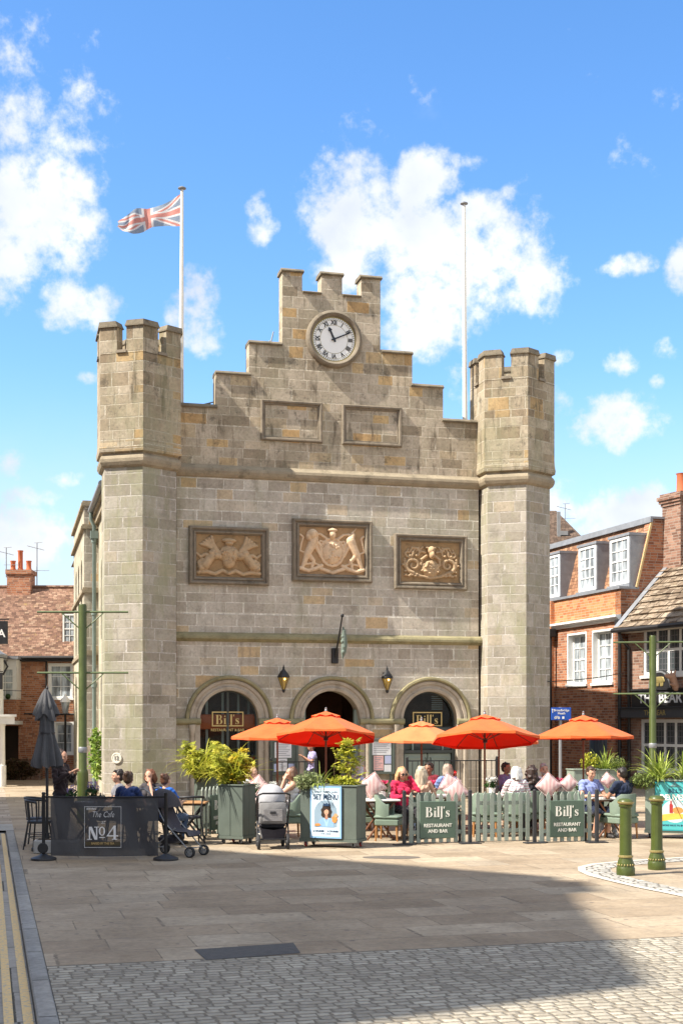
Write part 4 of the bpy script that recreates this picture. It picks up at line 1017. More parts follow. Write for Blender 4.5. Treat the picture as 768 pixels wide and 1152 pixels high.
# --- far brick house on the left
h = thing('brick_house', 'red brick house with mossy tiled roof and white windows at the left', 'house', (-10.15, 50, 0), 0)
X0 = -9.5                                     # local x from -9.5 to 0
win = [(-.95, .0 - .1, 3.05, 4.33), (-.72, -.06, .95, 2.1)]
w_ = holewall('wall', BRICK, h, I4, [(X0, -.1), (0, -.1), (0, 4.7), (X0, 4.7)], win + [(-2.85, -2.12, 0, 2.0)], .3)
b = MB(); b.box(X0, 0, 6.7, 7, -.1, 4.7); b.box(X0, X0 + .3, .3, 6.7, -.1, 4.7); b.box(-.3, 0, .3, 6.7, -.1, 4.7)
b.poly([[(.0, 4.7), (7, 4.7), (3.5, 7.5)]], 0, .3, M=Rz(R(90))); b.poly([[(0, 4.7), (7, 4.7), (3.5, 7.5)]], -X0 - .3, -X0, M=Rz(R(90)))
b.build('wall', BRICK, h, fixn=True)
b = MB(); b.box(X0, 0, .3, .34, 0, 4.6); b.build('dark_backing', DARKIN, h)  # near-black sheet standing in for the unlit rooms and passage
put_window(h, I4, -.95, -.1, 3.05, 4.33, 2, 3, .06, gm=GLASSP, fw=.07, sill=.05, reveal=1)
put_window(h, I4, -.72, -.06, .95, 2.1, 2, 3, .06, gm=GLASSP, fw=.07, sill=.05, reveal=1)
b = MB(); b.add([(X0 - .1, -.25, 4.62), (.1, -.25, 4.62), (.1, 3.5, 7.62), (X0 - .1, 3.5, 7.62)], [(0, 1, 2, 3)]); b.add([(X0 - .1, 7.25, 4.62), (.1, 7.25, 4.62), (.1, 3.5, 7.62), (X0 - .1, 3.5, 7.62)], [(3, 2, 1, 0)])
b.add([(X0 - .1, -.25, 4.52), (.1, -.25, 4.52), (.1, 3.5, 7.5), (X0 - .1, 3.5, 7.5)], [(3, 2, 1, 0)])
rf = b.build('roof', TILE, h)
b = MB(); b.tube([(X0 - .1, 3.5, 7.62), (.1, 3.5, 7.62)], .09, 8); b.build('ridge', TILE, rf)
b = MB(); b.tube([(X0, -.3, 4.58), (.05, -.3, 4.58)], .065, 8); b.box(X0, .05, -.24, -.02, 4.44, 4.56); b.build('gutter', IRONB, h)
b = MB(); b.tube([(-1.05, -.06, 4.5), (-1.05, -.06, 0)], .035, 8); b.build('drainpipe', IRONB, h)
b = MB(); b.tube([(-1.9, -.03, 2.46), (0, -.03, 2.44)], .03, 6); b.build('cable_run', BLACK, h)
ch = MB(); ch.box(-3.35, -2.40, 3.1, 3.9, 6.6, 8.25); ch.box(-3.40, -2.35, 3.05, 3.95, 8.12, 8.30); ch = ch.build('chimney', BRICK, h)
for x, hh in ((-3.2, .4), (-2.9, .82), (-2.56, .4)):
    b = MB(); b.lathe([(.13, 0), (.12, .06), (.10, .1), (.10, hh - .06), (.12, hh - .03), (.12, hh), (.08, hh)], 12, (x, 3.5, 8.3)); b.build('chimney_pot', paint('terracotta_pot', (.50, .14, .06), .8, .15), ch, smooth=40)
def aerial(x, y, z, hh, nm='aerial'):
    b = MB(); b.tube([(x, y, z), (x, y, z + hh)], .02, 6); b.tube([(x - .4, y, z + hh - .12), (x + .3, y, z + hh - .3)], .012, 5); b.tube([(x - .1, y, z + hh), (x + .22, y, z + hh + .02)], .012, 5)
    for q in range(5): b.tube([(x - .35 + .13 * q, y - .15, z + hh - .14 - .03 * q), (x - .35 + .13 * q, y + .15, z + hh - .14 - .03 * q)], .006, 4)
    b.tube([(x - .1, y, z + hh * .42), (x + .5, y, z + hh * .42)], .009, 4)
    return b
aerial(-2.25, 3.6, 7.5, 1.95).build('aerial', GREYM, h); aerial(-3.4, 3.2, 8, 1.2).build('aerial', GREYM, h)
dm = MB(); dm.box(-.6, .0, .55, 1.9, 5.0, 6.35); dm.box(-.66, .06, .5, 2.4, 6.352, 6.42); dm = dm.build('dormer', TILE, h)
put_window(dm, I4, -.55, -.02, 5.15, 6.3, 2, 4, .50, fw=.06, gm=GLASSP)
# oriel bay with brick apron
oc = MB(); oc.box(-2.86, -2.02, -.75, .0, 2.2, 2.98); oc.build('oriel_apron', BRICK, h)
ob = MB(); ob.box(-2.95, -1.95, -.8, 0, 2.05, 2.19); ob.box(-2.86, -2.02, -.76, -.66, 4.25, 4.5); ob.box(-2.86, -2.02, -.66, 0, 2.99, 3.04); ob.box(-2.86, -2.80, -.66, 0, 3.05, 4.5); ob.box(-2.08, -2.02, -.66, 0, 3.05, 4.5)
ob = ob.build('oriel_bay', WHITE, h)
put_window(ob, Tm(0, -.76, 0), -2.86, -2.02, 2.99, 4.25, 2, 4, .0, fw=.14, gm=GLASSP)
b = MB(); b.box(-2.95, -1.93, -.85, 0, 4.51, 4.6); b.build('oriel_roof', LEAD, h)
for x in (-2.6, -2.3): q = MB(); q.ell((x, -.86, 3.1), (.10, .10, .11), 10, 8); q.build('box_ball', leaf('dark_box_leaf', (.02, .05, .015), (.04, .08, .02)), h, smooth=60)
# low ivy wall at its foot
iv = thing('garden_wall', 'low brown ivy covered brick wall at the foot of the far brick house', 'wall', (-12.1, 48.6, 0))
b = MB(); b.box(-.95, 1.0, 0, .3, 0, .72); b.build('wall', BRICK_B, iv)
def bush(mb, n, c, r, size, rng, flat=.5, lobes=None, mi=0):
    for _ in range(n):
        while True:
            p = Vector((rng.uniform(-1, 1), rng.uniform(-1, 1), rng.uniform(-1, 1)))
            if .15 < p.length < 1: break
        p = Vector((c[0] + p.x * r[0], c[1] + p.y * r[1], c[2] + p.z * r[2])); s = size * rng.uniform(.6, 1.3)
        M = Tm(*p) @ Matrix.Rotation(rng.uniform(0, 6.3), 4, 'Z') @ Matrix.Rotation(rng.gauss(0, .7), 4, 'X') @ Matrix.Rotation(rng.gauss(0, .5), 4, 'Y')
        mb.add([(-.18 * s, 0, 0), (-.32 * s, .5 * s, .05 * s), (0, 1.05 * s, -.1 * s), (.32 * s, .5 * s, .05 * s), (.18 * s, 0, 0), (0, .5 * s, .0)], [(0, 5, 1), (1, 5, 2), (2, 5, 3), (3, 5, 4), (0, 4, 5)], mi, M)
rg = random.Random(11)
b = MB(); bush(b, 1700, (0, -.05, .40), (1.0, .16, .40), .09, rg); bush(b, 300, (-.5, -.3, .3), (.2, .15, .35), .1, rg)
b.build('ivy', leaf('russet_ivy', (.10, .055, .025), (.05, .055, .02), .15), iv, uv=False)
# --- white rendered house with hanging sign
wh = thing('white_house', 'white rendered house edge with a porch at the left margin', 'house', (-11.35, 44.2, 0), TH)
b = MB(); b.box(-7, -.03, .0, 5.2, 2.35, 4.3); b.box(-7, -.6, .2, 5.2, -.1, 2.35); b.lathe([(.6, 2.36), (.6, 4.28)], 24, (-.60, .0, 0)); b.build('wall', RENDER_W, wh, smooth=30)
b = MB(); b.lathe([(.72, 4.3), (.74, 4.4), (.62, 4.46), (.2, 4.75)], 24, (-.6, 0, 0)); b.box(-7, .1, -.05, 5.3, 4.3, 4.42); b.build('bay_roof', LEAD, wh, smooth=30)
b = MB(); b.add([(-7.1, -.1, 4.42), (.12, -.1, 4.42), (.12, 2.7, 6.4), (-7.1, 2.7, 6.4), (.12, 5.4, 4.42), (-7.1, 5.4, 4.42)], [(0, 1, 2, 3), (2, 4, 5, 3), (1, 4, 2), (0, 3, 5), (0, 5, 4, 1)]); b.build('roof', TILE, wh, fixn=True)
b = MB(); b.box(-1.4, .36, -.75, .1, 2.08, 2.32); b.box(-1.45, .42, -.8, .1, 2.322, 2.4); b.build('porch_lintel', WHITE, wh)
for x in (-.05, -1.3): b = MB(); b.lathe([(.14, 0), (.14, .7), (.11, .72), (.10, 2.0), (.13, 2.05), (.13, 2.08)], 16, (x, -.45, 0)); b.build('porch_column', WHITE, wh, smooth=40)
b = MB(); b.tube([(.02, -.35, 4.2), (.13, -.38, 4.0), (.0, -.4, 3.75), (-.2, -.4, 3.6)], .035, 8); b.build('gutter_pipe', IRONB, wh)
b = MB(); b.tube([(-.02, -.55, 3.2), (.6, -.55, 3.18)], .012, 5); b.build('sign_bracket', IRONB, wh)
sg = thing('hanging_sign', 'black square hanging sign with a white letter A at the left edge', 'sign', (X_(2, 43.4), 43.4, 4.72), 0)
b = MB(); b.bbox(-.55, .20, -.03, .03, 0, .76, .01); b.build('sign_board', BLACK, sg)
txt('A', .36, WHITE, sg, Tm(.0, -.032, .34), off=.006)
b = MB(); b.box(-1.2, .24, -.02, .02, .8, .84); b.tube([(-.3, 0, .76), (-.3, 0, .82)], .01, 5); b.tube([(.1, 0, .76), (.1, 0, .82)], .01, 5); b.build('bracket', BLACK, sg)
sg = thing('hanging_sign', 'small black projecting sign on the white house below the letter A sign', 'sign', (X_(0, 43.2), 43.2, 3.22), 0)
b = MB(); b.bbox(-.5, .09, -.03, .03, 0, .55, .01); b.build('sign_board', BLACK, sg); b = MB(); b.box(-1.0, .1, -.015, .015, .57, .6); b.build('bracket', BLACK, sg)
# little street lantern at the corner of the pavilion
sl = thing('street_lamp', 'white topped street lantern on a thin black post beside the hall pavilion', 'street lamp', (X_(73.5, 46.8), 46.8, 0))
b = MB(); b.lathe([(.09, 0), (.09, .3), (.05, .4), (.04, 2.4), (.07, 2.45)], 12); b.build('post', BLACK, sl, smooth=40)
b = MB(); b.lathe([(.09, 2.45), (.16, 2.85)], 6); b.build('lantern_glass', GLASSP, sl)
b = MB(); b.lathe([(.2, 2.85), (.14, 2.97), (.05, 3.06), (.02, 3.15)], 6); b.build('lantern_top', WHITE, sl)

# --- brick mansard building on the right
PHI = R(-72)
rb = thing('mansard_building', 'orange brick building with mansard roof and dormers to the right of the hall', 'building', (7.64 * 1.2, 36 * 1.2, -.43), PHI); rb.scale = (1.2,) * 3
MW = I4
wins = [(-3.04, -1.96, 3.25, 4.70), (-1.54, -.46, 3.25, 4.70)] + [(-x, -x + 1.05, 3.25, 4.7) for x in (6.4, 8.0, 9.8)]
door = (-1.75, -.75, -.1, 2.05)
w_ = holewall('wall', BRICK, rb, MW, [(-12, -.1), (0, -.1), (0, 5.0), (-12, 5.0)], wins + [(door[0], door[1], -.05, door[3])], .3)
b = MB(); b.box(-12, 0, 0, .3, 5.002, 5.8); b.build('parapet_band', BRICK_O, rb)
for x0, x1, z0, z1 in wins: put_window(rb, MW, x0, x1, z0, z1, 3, 4, .16, gm=GLASSP, fw=.06, reveal=1, sill=.06)
b = MB(); b.box(-11.8, -.3, .42, .45, 0, 5.6); b.build('blind', CURT, rb)
b = MB(); b.box(-4.62, -3.92, -.12, 0, -.1, 5.0); b.box(-4.62, -3.92, -.12, -.0, 5.003, 5.8); b.build('pier', BRICK_O, rb)
b = MB(); extr(b, [(.0, 4.92), (-.08, 4.93), (-.12, 5.0), (-.18, 5.03), (-.18, 5.09), (.0, 5.10)], -3.9, .02); b.build('white_cornice', WHITE, rb, fixn=True)
b = MB(); b.poly([[(0, -.1), (6, -.1), (6, 7.75), (1.02, 7.75), (.93, 7.66), (.50, 5.80), (0, 5.80)]], 0, .3, M=Rz(R(90))); b.poly([[(0, -.1), (6, -.1), (6, 7.75), (1.02, 7.75), (.93, 7.66), (.50, 5.8), (0, 5.8)]], 11.7, 12, M=Rz(R(90)))
b.box(-11.7, -.3, 5.7, 6, -.1, 7.7); b.build('gable_wall', BRICK, rb, fixn=True)
# the polygon above is drawn in (y, z) and turned into the end plane
b = MB(); b.add([(-12, .52, 5.86), (-.06, .52, 5.86), (-.06, .99, 7.68), (-12, .99, 7.68)], [(0, 1, 2, 3)]); b.add([(-12, .58, 5.8), (-.06, .58, 5.8), (-.06, 1.05, 7.62), (-12, 1.05, 7.62)], [(3, 2, 1, 0)]); b.build('mansard_slope', TILE_B, rb)
b = MB(); b.box(-12.05, .06, .90, 6.05, 7.76, 7.82); b.box(-12.05, .06, .89, .97, 7.66, 7.758); b.build('lead_roof', LEAD, rb)
b = MB(); b.box(-12, .02, -.06, .56, 5.802, 5.87); b.build('lead_gutter', LEAD, rb)
b = MB(); b.add([(-.0, .45, 5.86), (.05, .45, 5.86), (.05, .93, 7.72), (-.0, .93, 7.72), (0, .50, 5.83), (.05, .50, 5.83), (.05, .98, 7.69), (0, .98, 7.69)], [(0, 1, 2, 3), (7, 6, 5, 4), (0, 3, 7, 4), (1, 5, 6, 2)]); b.build('verge_strip', paint('ochre_mortar', (.5, .36, .18), .9), rb)
for xc in (-.66, -2.5, -4.75, -7.2, -9.4):
    d = MB(); d.box(xc - .57, xc - .52, .34, 1.0, 5.88, 7.30); d.box(xc + .52, xc + .57, .34, 1.0, 5.88, 7.30); d.box(xc - .59, xc + .59, .30, 1.1, 7.302, 7.375); d.box(xc - .62, xc + .62, .28, .40, 5.872, 5.98)
    d = d.build('dormer', LEAD, rb)
    put_window(d, Tm(0, .33, 0), xc - .52, xc + .52, 5.982, 7.30, 3, 4, .0, gm=GLASSP, fw=.09)
    q = MB(); q.box(xc - .53, xc + .53, .55, .6, 5.9, 7.3); q.build('blind', CURT, d)
q = MB(); frame_rect(q, door[0], door[1], -.03, door[3], [(0, .2), (0, -.01), (.07, -.01), (.07, .2)]); q = q.build('door_frame', paint('blue_grey_door', (.075, .10, .13), .45, .1), rb, fixn=True)
q2 = MB(); q2.bbox(door[0] + .07, door[1] - .07, .1, .15, 0, 1.97, .01)
for i in range(4): x = door[0] + .12 + i * .2; q2.box(x, x + .14, .085, .1, .1, 1.85)
q2.build('door', MATS['blue_grey_door'], rb)
for x in (-3.8, .07):
    b = MB(); b.tube([(x, -.08 if x > 0 else -.2, 4.95), (x, -.08 if x > 0 else -.2, 0)], .05, 8); b.bbox(x - .12, x + .12, -.3 if x < 0 else -.18, -.05 if x < 0 else .0, 4.7, 4.95, .02); b.build('drainpipe', IRONB, rb, smooth=40)
b = MB(); b.tube([(-5.5, -.03, 4.2), (-3.9, -.15, 4.19)], .02, 5); b.tube([(-5.5, -.03, 3.55), (-4.6, -.15, 3.55), (-4.4, -.15, 3.1)], .02, 5); b.build('wall_cable', BLACK, rb)
# far roof behind it
fh = thing('tiled_house', 'far house with a dark tiled hipped roof rising behind the mansard building', 'house', (7.5, 60, 0), 0)
b = MB(); b.box(-6, 4.4, 0, 7, -.1, 9.5); b.build('wall', BRICK, fh)
b = MB(); b.add([(-6.2, -.2, 9.4), (4.6, -.2, 9.4), (4.6, 7.2, 9.4), (-6.2, 7.2, 9.4), (-3, 3.5, 12.35), (2.85, 3.5, 12.35)], [(0, 1, 5, 4), (1, 2, 5), (2, 3, 4, 5), (3, 0, 4), (3, 2, 1, 0)]); b.build('roof', TILE_D, fh, fixn=True)
aerial(3.2, 3.0, 11.4, 1.2).build('aerial', GREYM, fh)
b = MB(); b.box(2.6, 2.75, 1.6, 1.75, 10.6, 12.0); b.box(2.75, 3.1, 1.6, 1.75, 10.9, 11.1); b.build('vent_pipe', paint('pale_grey_metal', (.22, .22, .22), .6), fh)

# --- the pub
PH2 = R(-63)
pb = thing('bear_pub', 'brown brick pub with stone slate roof, leaded windows and black fascia sign', 'pub', (7.78 * 1.2, 35.75 * 1.2, -.43), PH2); pb.scale = (1.2,) * 3
uw = [(.62, 3.0, 3.38, 4.70), (3.9, 6.2, 3.38, 4.7)]; lw = [(.52, 3.2, .85, 2.22), (3.9, 6.4, .85, 2.22)]
holewall('wall', BRICK_B, pb, I4, [(0.02, -.1), (8, -.1), (8, 4.9), (0.02, 4.9)], uw + lw, .3)
b = MB(); b.box(7.7, 8, .3, 6.9, -.1, 4.9); b.box(0.02, 8, 6.6, 6.9, -.1, 4.9); b.poly([[(0, 4.9), (6.9, 4.9), (3.2, 8.1)]], -8, -7.7, M=Rz(R(90))); b.build('wall', BRICK_B, pb, fixn=True)
b = MB(); b.box(.1, 7.9, .5, .55, 0, 4.8); b.build('dark_backing', DARKIN, pb)  # near-black sheet standing in for the gloom inside the pub
LEADED = glass('leaded_glass', (.05, .06, .065), .1, 0, .5)
for (x0, x1, z0, z1), n in zip(uw + lw, (5, 5, 6, 6)):
    f = put_window(pb, I4, x0, x1, z0, z1, n, 2, .03, gm=LEADED, fw=.09, bar=.075, sill=.05, meet=False)
    l = MB(); wd = (x1 - x0) / n
    for i in range(n):
        for q in (1, 2, 3): x = x0 + wd * i + wd * q / 4; l.box(x - .008, x + .008, .05, .062, z0 + .05, z1 - .05)
    for q in range(1, 9): z = z0 + (z1 - z0) * q / 9; l.box(x0 + .06, x1 - .06, .052, .06, z - .008, z + .008)
    l.build('lead_bars', paint('lead_came', (.12, .12, .13), .6), f)
b = MB(); b.add([(-.08, -.38, 4.66), (8.1, -.38, 4.66), (8.1, 3.2, 8.24), (-.08, 3.2, 8.24)], [(0, 1, 2, 3)])
rs = random.Random(5)
for r_ in range(20):                          # uneven courses of thick stone slates
    a = r_ / 20; y = -.38 + 3.58 * a; z = 4.66 + 3.58 * a; x = -.08
    while x < 8.05:
        w = min(rs.uniform(.22, .5), 8.1 - x); t = rs.uniform(.02, .05); k = .2
        b.add([(x, y - .02, z - .01), (x + w - .01, y - .02, z - .01), (x + w - .01, y + k, z + k), (x, y + k, z + k), (x, y - .02 - t, z - .01 + t), (x + w - .01, y - .02 - t, z - .01 + t * rs.uniform(.7, 1.3)), (x + w - .01, y + k - .004, z + k + .004), (x, y + k - .004, z + k + .004)], [(4, 5, 6, 7), (0, 1, 5, 4), (1, 2, 6, 5), (3, 0, 4, 7)]); x += w
b.add([(-.08, -.38, 4.6), (8.1, -.38, 4.6), (8.1, 3.2, 8.18), (-.08, 3.2, 8.18)], [(3, 2, 1, 0)]); b.add([(-.08, 6.95, 4.7), (8.1, 6.95, 4.7), (8.1, 3.2, 8.24), (-.08, 3.2, 8.24)], [(3, 2, 1, 0)])
rf = b.build('roof', SLATE, pb)
b = MB(); b.add([(-.12, -.40, 4.72), (.08, -.40, 4.72), (.08, 3.2, 8.32), (-.12, 3.2, 8.32), (-.12, -.4, 4.6), (-.12, 3.2, 8.2)], [(0, 1, 2, 3), (4, 0, 3, 5)]); b.build('lead_flashing', LEAD, rf)
b = MB(); b.tube([(-.15, -.42, 4.62), (8.1, -.42, 4.62)], .065, 8); b.build('gutter', IRONB, pb, smooth=40)
b = MB(); b.box(0.02, 8.05, -.34, -.004, 4.55, 4.62); b.build('soffit', paint('cream_soffit', (.55, .5, .42), .7), pb)
b = MB(); b.tube([(.1, -.4, 4.58), (.12, -.3, 4.35), (.14, -.08, 4.15), (.14, -.08, 0)], .045, 8); b.build('drainpipe', IRONB, pb, smooth=40)
ch = MB(); ch.box(-.12, .62, 1.3, 1.95, 5.9, 8.1)
for k_, (z, o) in enumerate(((8.1, .03), (8.18, .07), (8.26, .11), (8.36, .05))): ch.box(-.12 - o, .62 + o, 1.3 - o, 1.95 + o, z, z + .10 - .02 * (k_ == 3))
ch = ch.build('chimney', BRICK_B, rf)
b = MB(); b.lathe([(.16, 0), (.14, .05), (.13, .5), (.16, .55)], 14, (.3, 1.62, 8.44)); b.build('chimney_pot', MATS['terracotta_pot'], ch, smooth=40)
b = MB(); b.box(-.2, .74, 1.15, 1.4, 5.95, 6.22); b.build('chimney_flashing', LEAD, rf)
SILV = paint('silver_lettering', (.55, .56, .57), .4, .06, 8, 0)
f = MB(); f.bbox(.30, 7.6, -.14, -.002, 2.55, 2.98, .015); f.box(.26, 7.64, -.17, -.002, 2.982, 3.03); f = f.build('upper_fascia', BLACK, pb)
txt('THE BEAR', .36, SILV, f, Tm(.60, -.142, 2.765), off=.010, sx=1.06, align='LEFT')
f = MB(); f.bbox(.05, 7.8, -.30, -.002, 2.26, 2.52, .012); f.box(.0, 7.85, -.35, -.002, 2.522, 2.546); f = f.build('lower_fascia', paint('slate_grey_paint', (.045, .05, .06), .5, .1), pb)
txt('THE BEAR', .19, GOLD, f, Tm(1.02, -.302, 2.385), off=.004, align='LEFT')
f = MB().poly([[(.98, 3.03), (1.86, 3.03)] + arc(1.42, 3.06, .44, 20)], -.12, -.02).build('arched_sign', BLACK, pb, fixn=True)
b = MB(); b.poly([[(1.02, 3.04)] + list(reversed(arc(1.42, 3.06, .385, 20))) + [(1.82, 3.04), (1.86, 3.04)] + arc(1.42, 3.06, .43, 20)], -.13, -.121); b.build('sign_border', GREYM, f, fixn=True)
bm_ = fuse([((-.11, 0, .02), (.1, 0, .02), .085, .09), ((-.12, 0, 0), (-.12, 0, -.12), .04, .035), ((-.05, 0, 0), (-.05, 0, -.12), .04, .035), ((.06, 0, 0), (.06, 0, -.12), .04, .035), ((.12, 0, 0), (.12, 0, -.12), .04, .035), ((.13, 0, .04), (.19, 0, -.01), .06, .03)], [], .012, 1)
bm_.transform(Tm(1.42, -.13, 3.23) @ Matrix.Diagonal((1, .25, 1, 1))); bm_.materials.append(GOLD); link('gold_bear', bm_, f)
cf = fuse([((0, 0, 0), (0, -.12, .28), .09, .10), ((0, -.12, .28), (0, -.32, .3), .10, .05), ((-.06, -.1, .36), (-.08, -.08, .44), .03, .02), ((.06, -.1, .36), (.08, -.08, .44), .03, .02), ((.05, -.05, .05), (.08, -.25, .08), .04, .03)], [], .015, 2)
cf.materials.append(paint('carved_pinkish_wood', (.42, .25, .17), .7)); cf.transform(Tm(2.12, -.18, 3.03)); link('carved_bear', cf, pb)
wc = MB(); wc.tube([tuple(Vector((X_(616, 36.9), 36.9, Z_(767, 36.9))).lerp(Vector((X_(703, 42.9), 42.9, Z_(757, 42.9))), t) - Vector((0, 0, .05 * math.sin(t * PI)))) for t in np.linspace(0, 1, 9)], .014, 5)
setp(wc.build('overhead_cable', BLACK), 'thin black cable strung from the hall turret to the pub corner', 'cable')

# --- brick corner building across the street (outside the photograph on the left; its shadow falls over the square)
HB = 22.0
def cast(x, y, z): k = z / sdir.z; return (x + sdir.x * k, y + sdir.y * k)   # where a roof edge must stand for its shadow to fall on (x, y)
foot = [cast(-1.5, 8.6, HB), cast(2.45, 10.9, HB), cast(2.9, 18.3, HB), cast(-4.6, 23.9, HB), cast(-6.3, 30.5, HB), cast(-8.0, 37.5, HB), (-50, 30), (-46, 6)]
sb = thing('corner_building', 'tall brick corner building across the street', 'building', (0, 0, 0))
def prism_mb(pts, z0, z1): b = MB(); prism(b, pts, z0, z1); return b
prism_mb(foot, -.1, HB - .25).build('wall', BRICK, sb, fixn=True)
cxy = (sum(p[0] for p in foot) / 8, sum(p[1] for p in foot) / 8)
prism_mb([(cxy[0] + (x - cxy[0]) * 1.01, cxy[1] + (y - cxy[1]) * 1.01) for x, y in foot], HB - .25, HB).build('parapet', TRIM, sb, fixn=True)
b = MB(); cx_, cy_ = cast(3.3, 17.2, HB + 1.3); b.box(cx_ - .7, cx_, cy_ - .5, cy_ + .6, HB, HB + 1.3); b.build('chimney', BRICK, sb)
b = MB(); cx_, cy_ = cast(2.75, 13.2, HB + .8); b.box(cx_ - .9, cx_, cy_ - .4, cy_ + .4, HB, HB + .8); b.build('chimney', BRICK, sb)
for (a, c) in ((foot[1], foot[2]), (foot[2], foot[3]), (foot[3], foot[4]), (foot[4], foot[5])):
    A = Vector((*a, 0)); D = Vector((*c, 0)) - A; L_ = D.length; D.normalize()
    M = Tm(*A) @ Rz(math.atan2(D.y, D.x)) @ Tm(0, -.07, 0)
    n = int(L_ / 2.3)
    for i in range(n):
        for z in (1.0, 4.2, 7.4, 10.6, 13.8, 17.0): x = (i + .5) * L_ / n; put_window(sb, M, x - .5, x + .5, z, z + 1.7, 2, 4, 0, fw=.08)

# ================================================================== street furniture
def bollard(px, py, label, fl):
    g = G(px, py); t = thing('bollard', label, 'bollard', g, .2, 'green and gold bollards')
    b = MB(); b.lathe([(.125, 0), (.130, .015), (.130, .10), (.122, .115), (.115, .14), (.118, .16), (.112, .185), (.095, .235), (.092, .25)], 24); b.build('base', GREEN, t, smooth=40)
    b = MB()
    for k in range(18):
        a = 2 * PI * k / 18; b.ell((.117 * math.cos(a), .117 * math.sin(a), .15), (.012, .012, .017), 6, 4)
    b.build('beading', GOLD, t, smooth=60)
    b = MB(); b.lathe([(.09, .245), (.104, .255), (.106, .275), (.09, .285)], 24); b.build('lower_ring', GOLD, t, smooth=40)
    b = MB(); n = 36; prof = [(.088, .285), (.086, .32), (.08, .92), (.078, .955)]; vs = []; fs = []
    for r, z in prof:
        for k in range(n):
            q = 1 - (fl * (.5 + .5 * math.cos(k * 2 * PI / 3)) if .3 < z < .93 else 0); vs.append((r * q * math.cos(2 * PI * k / n), r * q * math.sin(2 * PI * k / n), z))
    for i in range(len(prof) - 1):
        for k in range(n): j = (k + 1) % n; fs.append((i * n + k, i * n + j, i * n + n + j, i * n + n + k))
    b.add(vs, fs); b.build('shaft', GREEN, t, smooth=30)
    b = MB(); b.lathe([(.078, .95), (.095, .965), (.098, .985), (.085, .995)], 24); b.lathe([(.114, 1.035), (.112, 1.045), (.085, 1.072), (.03, 1.085), (.001, 1.087)], 24); b.build('cap', GREEN, t, smooth=40)
    b = MB(); b.lathe([(.08, .99), (.100, 1.0), (.116, 1.018), (.116, 1.036), (.105, 1.04)], 24); b.build('gold_rim', GOLD, t, smooth=40)
bollard(703.5, 985, 'green bollard with gold rim and base beading, nearer of the pair', .02)
bollard(738.5, 978.5, 'fluted green bollard with gold rim, farther of the pair beside the turquoise poster', .10)

def banner_pole(px, Y, rz, label, htop):
    t = thing('banner_pole', label, 'banner pole', (X_(px, Y), Y, 0), rz, 'green poles with cross arms')
    b = MB(); b.lathe([(.12, 0), (.12, 1.05), (.105, 1.12), (.088, 1.15), (.085, htop - .04), (.07, htop)], 20); b.build('pole', GREEN, t, smooth=40)
    b = MB(); b.lathe([(.09, 1.5), (.10, 1.52), (.10, 1.6), (.09, 1.62)], 20); b.build('band', GREYM, t, smooth=40)
    for z in (htop - .165, htop - 1.46):
        a = MB(); a.tube([(-.97, 0, z), (.97, 0, z)], .022, 8)
        a = a.build('cross_arm', GREEND, t, smooth=40)
        q = MB()
        for s in (-1, 1): q.tube([(s * .06, 0, z - .36), (s * .44, 0, z - .02)], .014, 6)
        q.build('brace', GREEND, a)
banner_pole(93, 28, 0, 'tall green pole with cross arms in front of the left turret', 4.66)
banner_pole(734, 33.0, R(-8), 'green pole with cross arms in front of the pub windows', 4.32)
# blue direction sign
sp_ = thing('direction_sign', 'blue pedestrian direction sign on a grey post beside the right turret', 'sign', (X_(630, 36.2), 36.2, 0), R(8))
b = MB(); b.lathe([(.045, 0), (.045, 2.56)], 12); b.build('post', GREYM, sp_, smooth=40)
BLUE = paint('road_sign_blue', (.012, .07, .36), .35, .06, 5, 0)
b = MB(); b.bbox(-.285, .285, -.075, -.05, 2.20, 2.545, .008); sb_ = b.build('sign_plate', BLUE, sp_)
txt('Broadbridge', .088, WHITE, sb_, Tm(.01, -.078, 2.47), off=.001); txt('Heath', .088, WHITE, sb_, Tm(.01, -.078, 2.385), off=.001)
b = MB(); b.poly([[(-.25, 2.40), (-.235, 2.40), (-.235, 2.48), (-.215, 2.48), (-.243, 2.515), (-.27, 2.48), (-.25, 2.48)]], -.079, -.076); b.build('arrow', WHITE, sb_, fixn=True)
b = MB()
for x in (-.16, -.07): b.lathe([(.034, 0), (.034, .002), (.024, .002), (.024, 0)], 16, M=Tm(x, -.076, 2.265) @ Rx(R(90)))
b.box(-.16, -.075, -.079, -.076, 2.30, 2.308); b.box(-.12, -.112, -.079, -.076, 2.265, 2.32); b.box(.03, .09, -.079, -.076, 2.235, 2.30); b.build('cycle_symbol', WHITE, sb_)
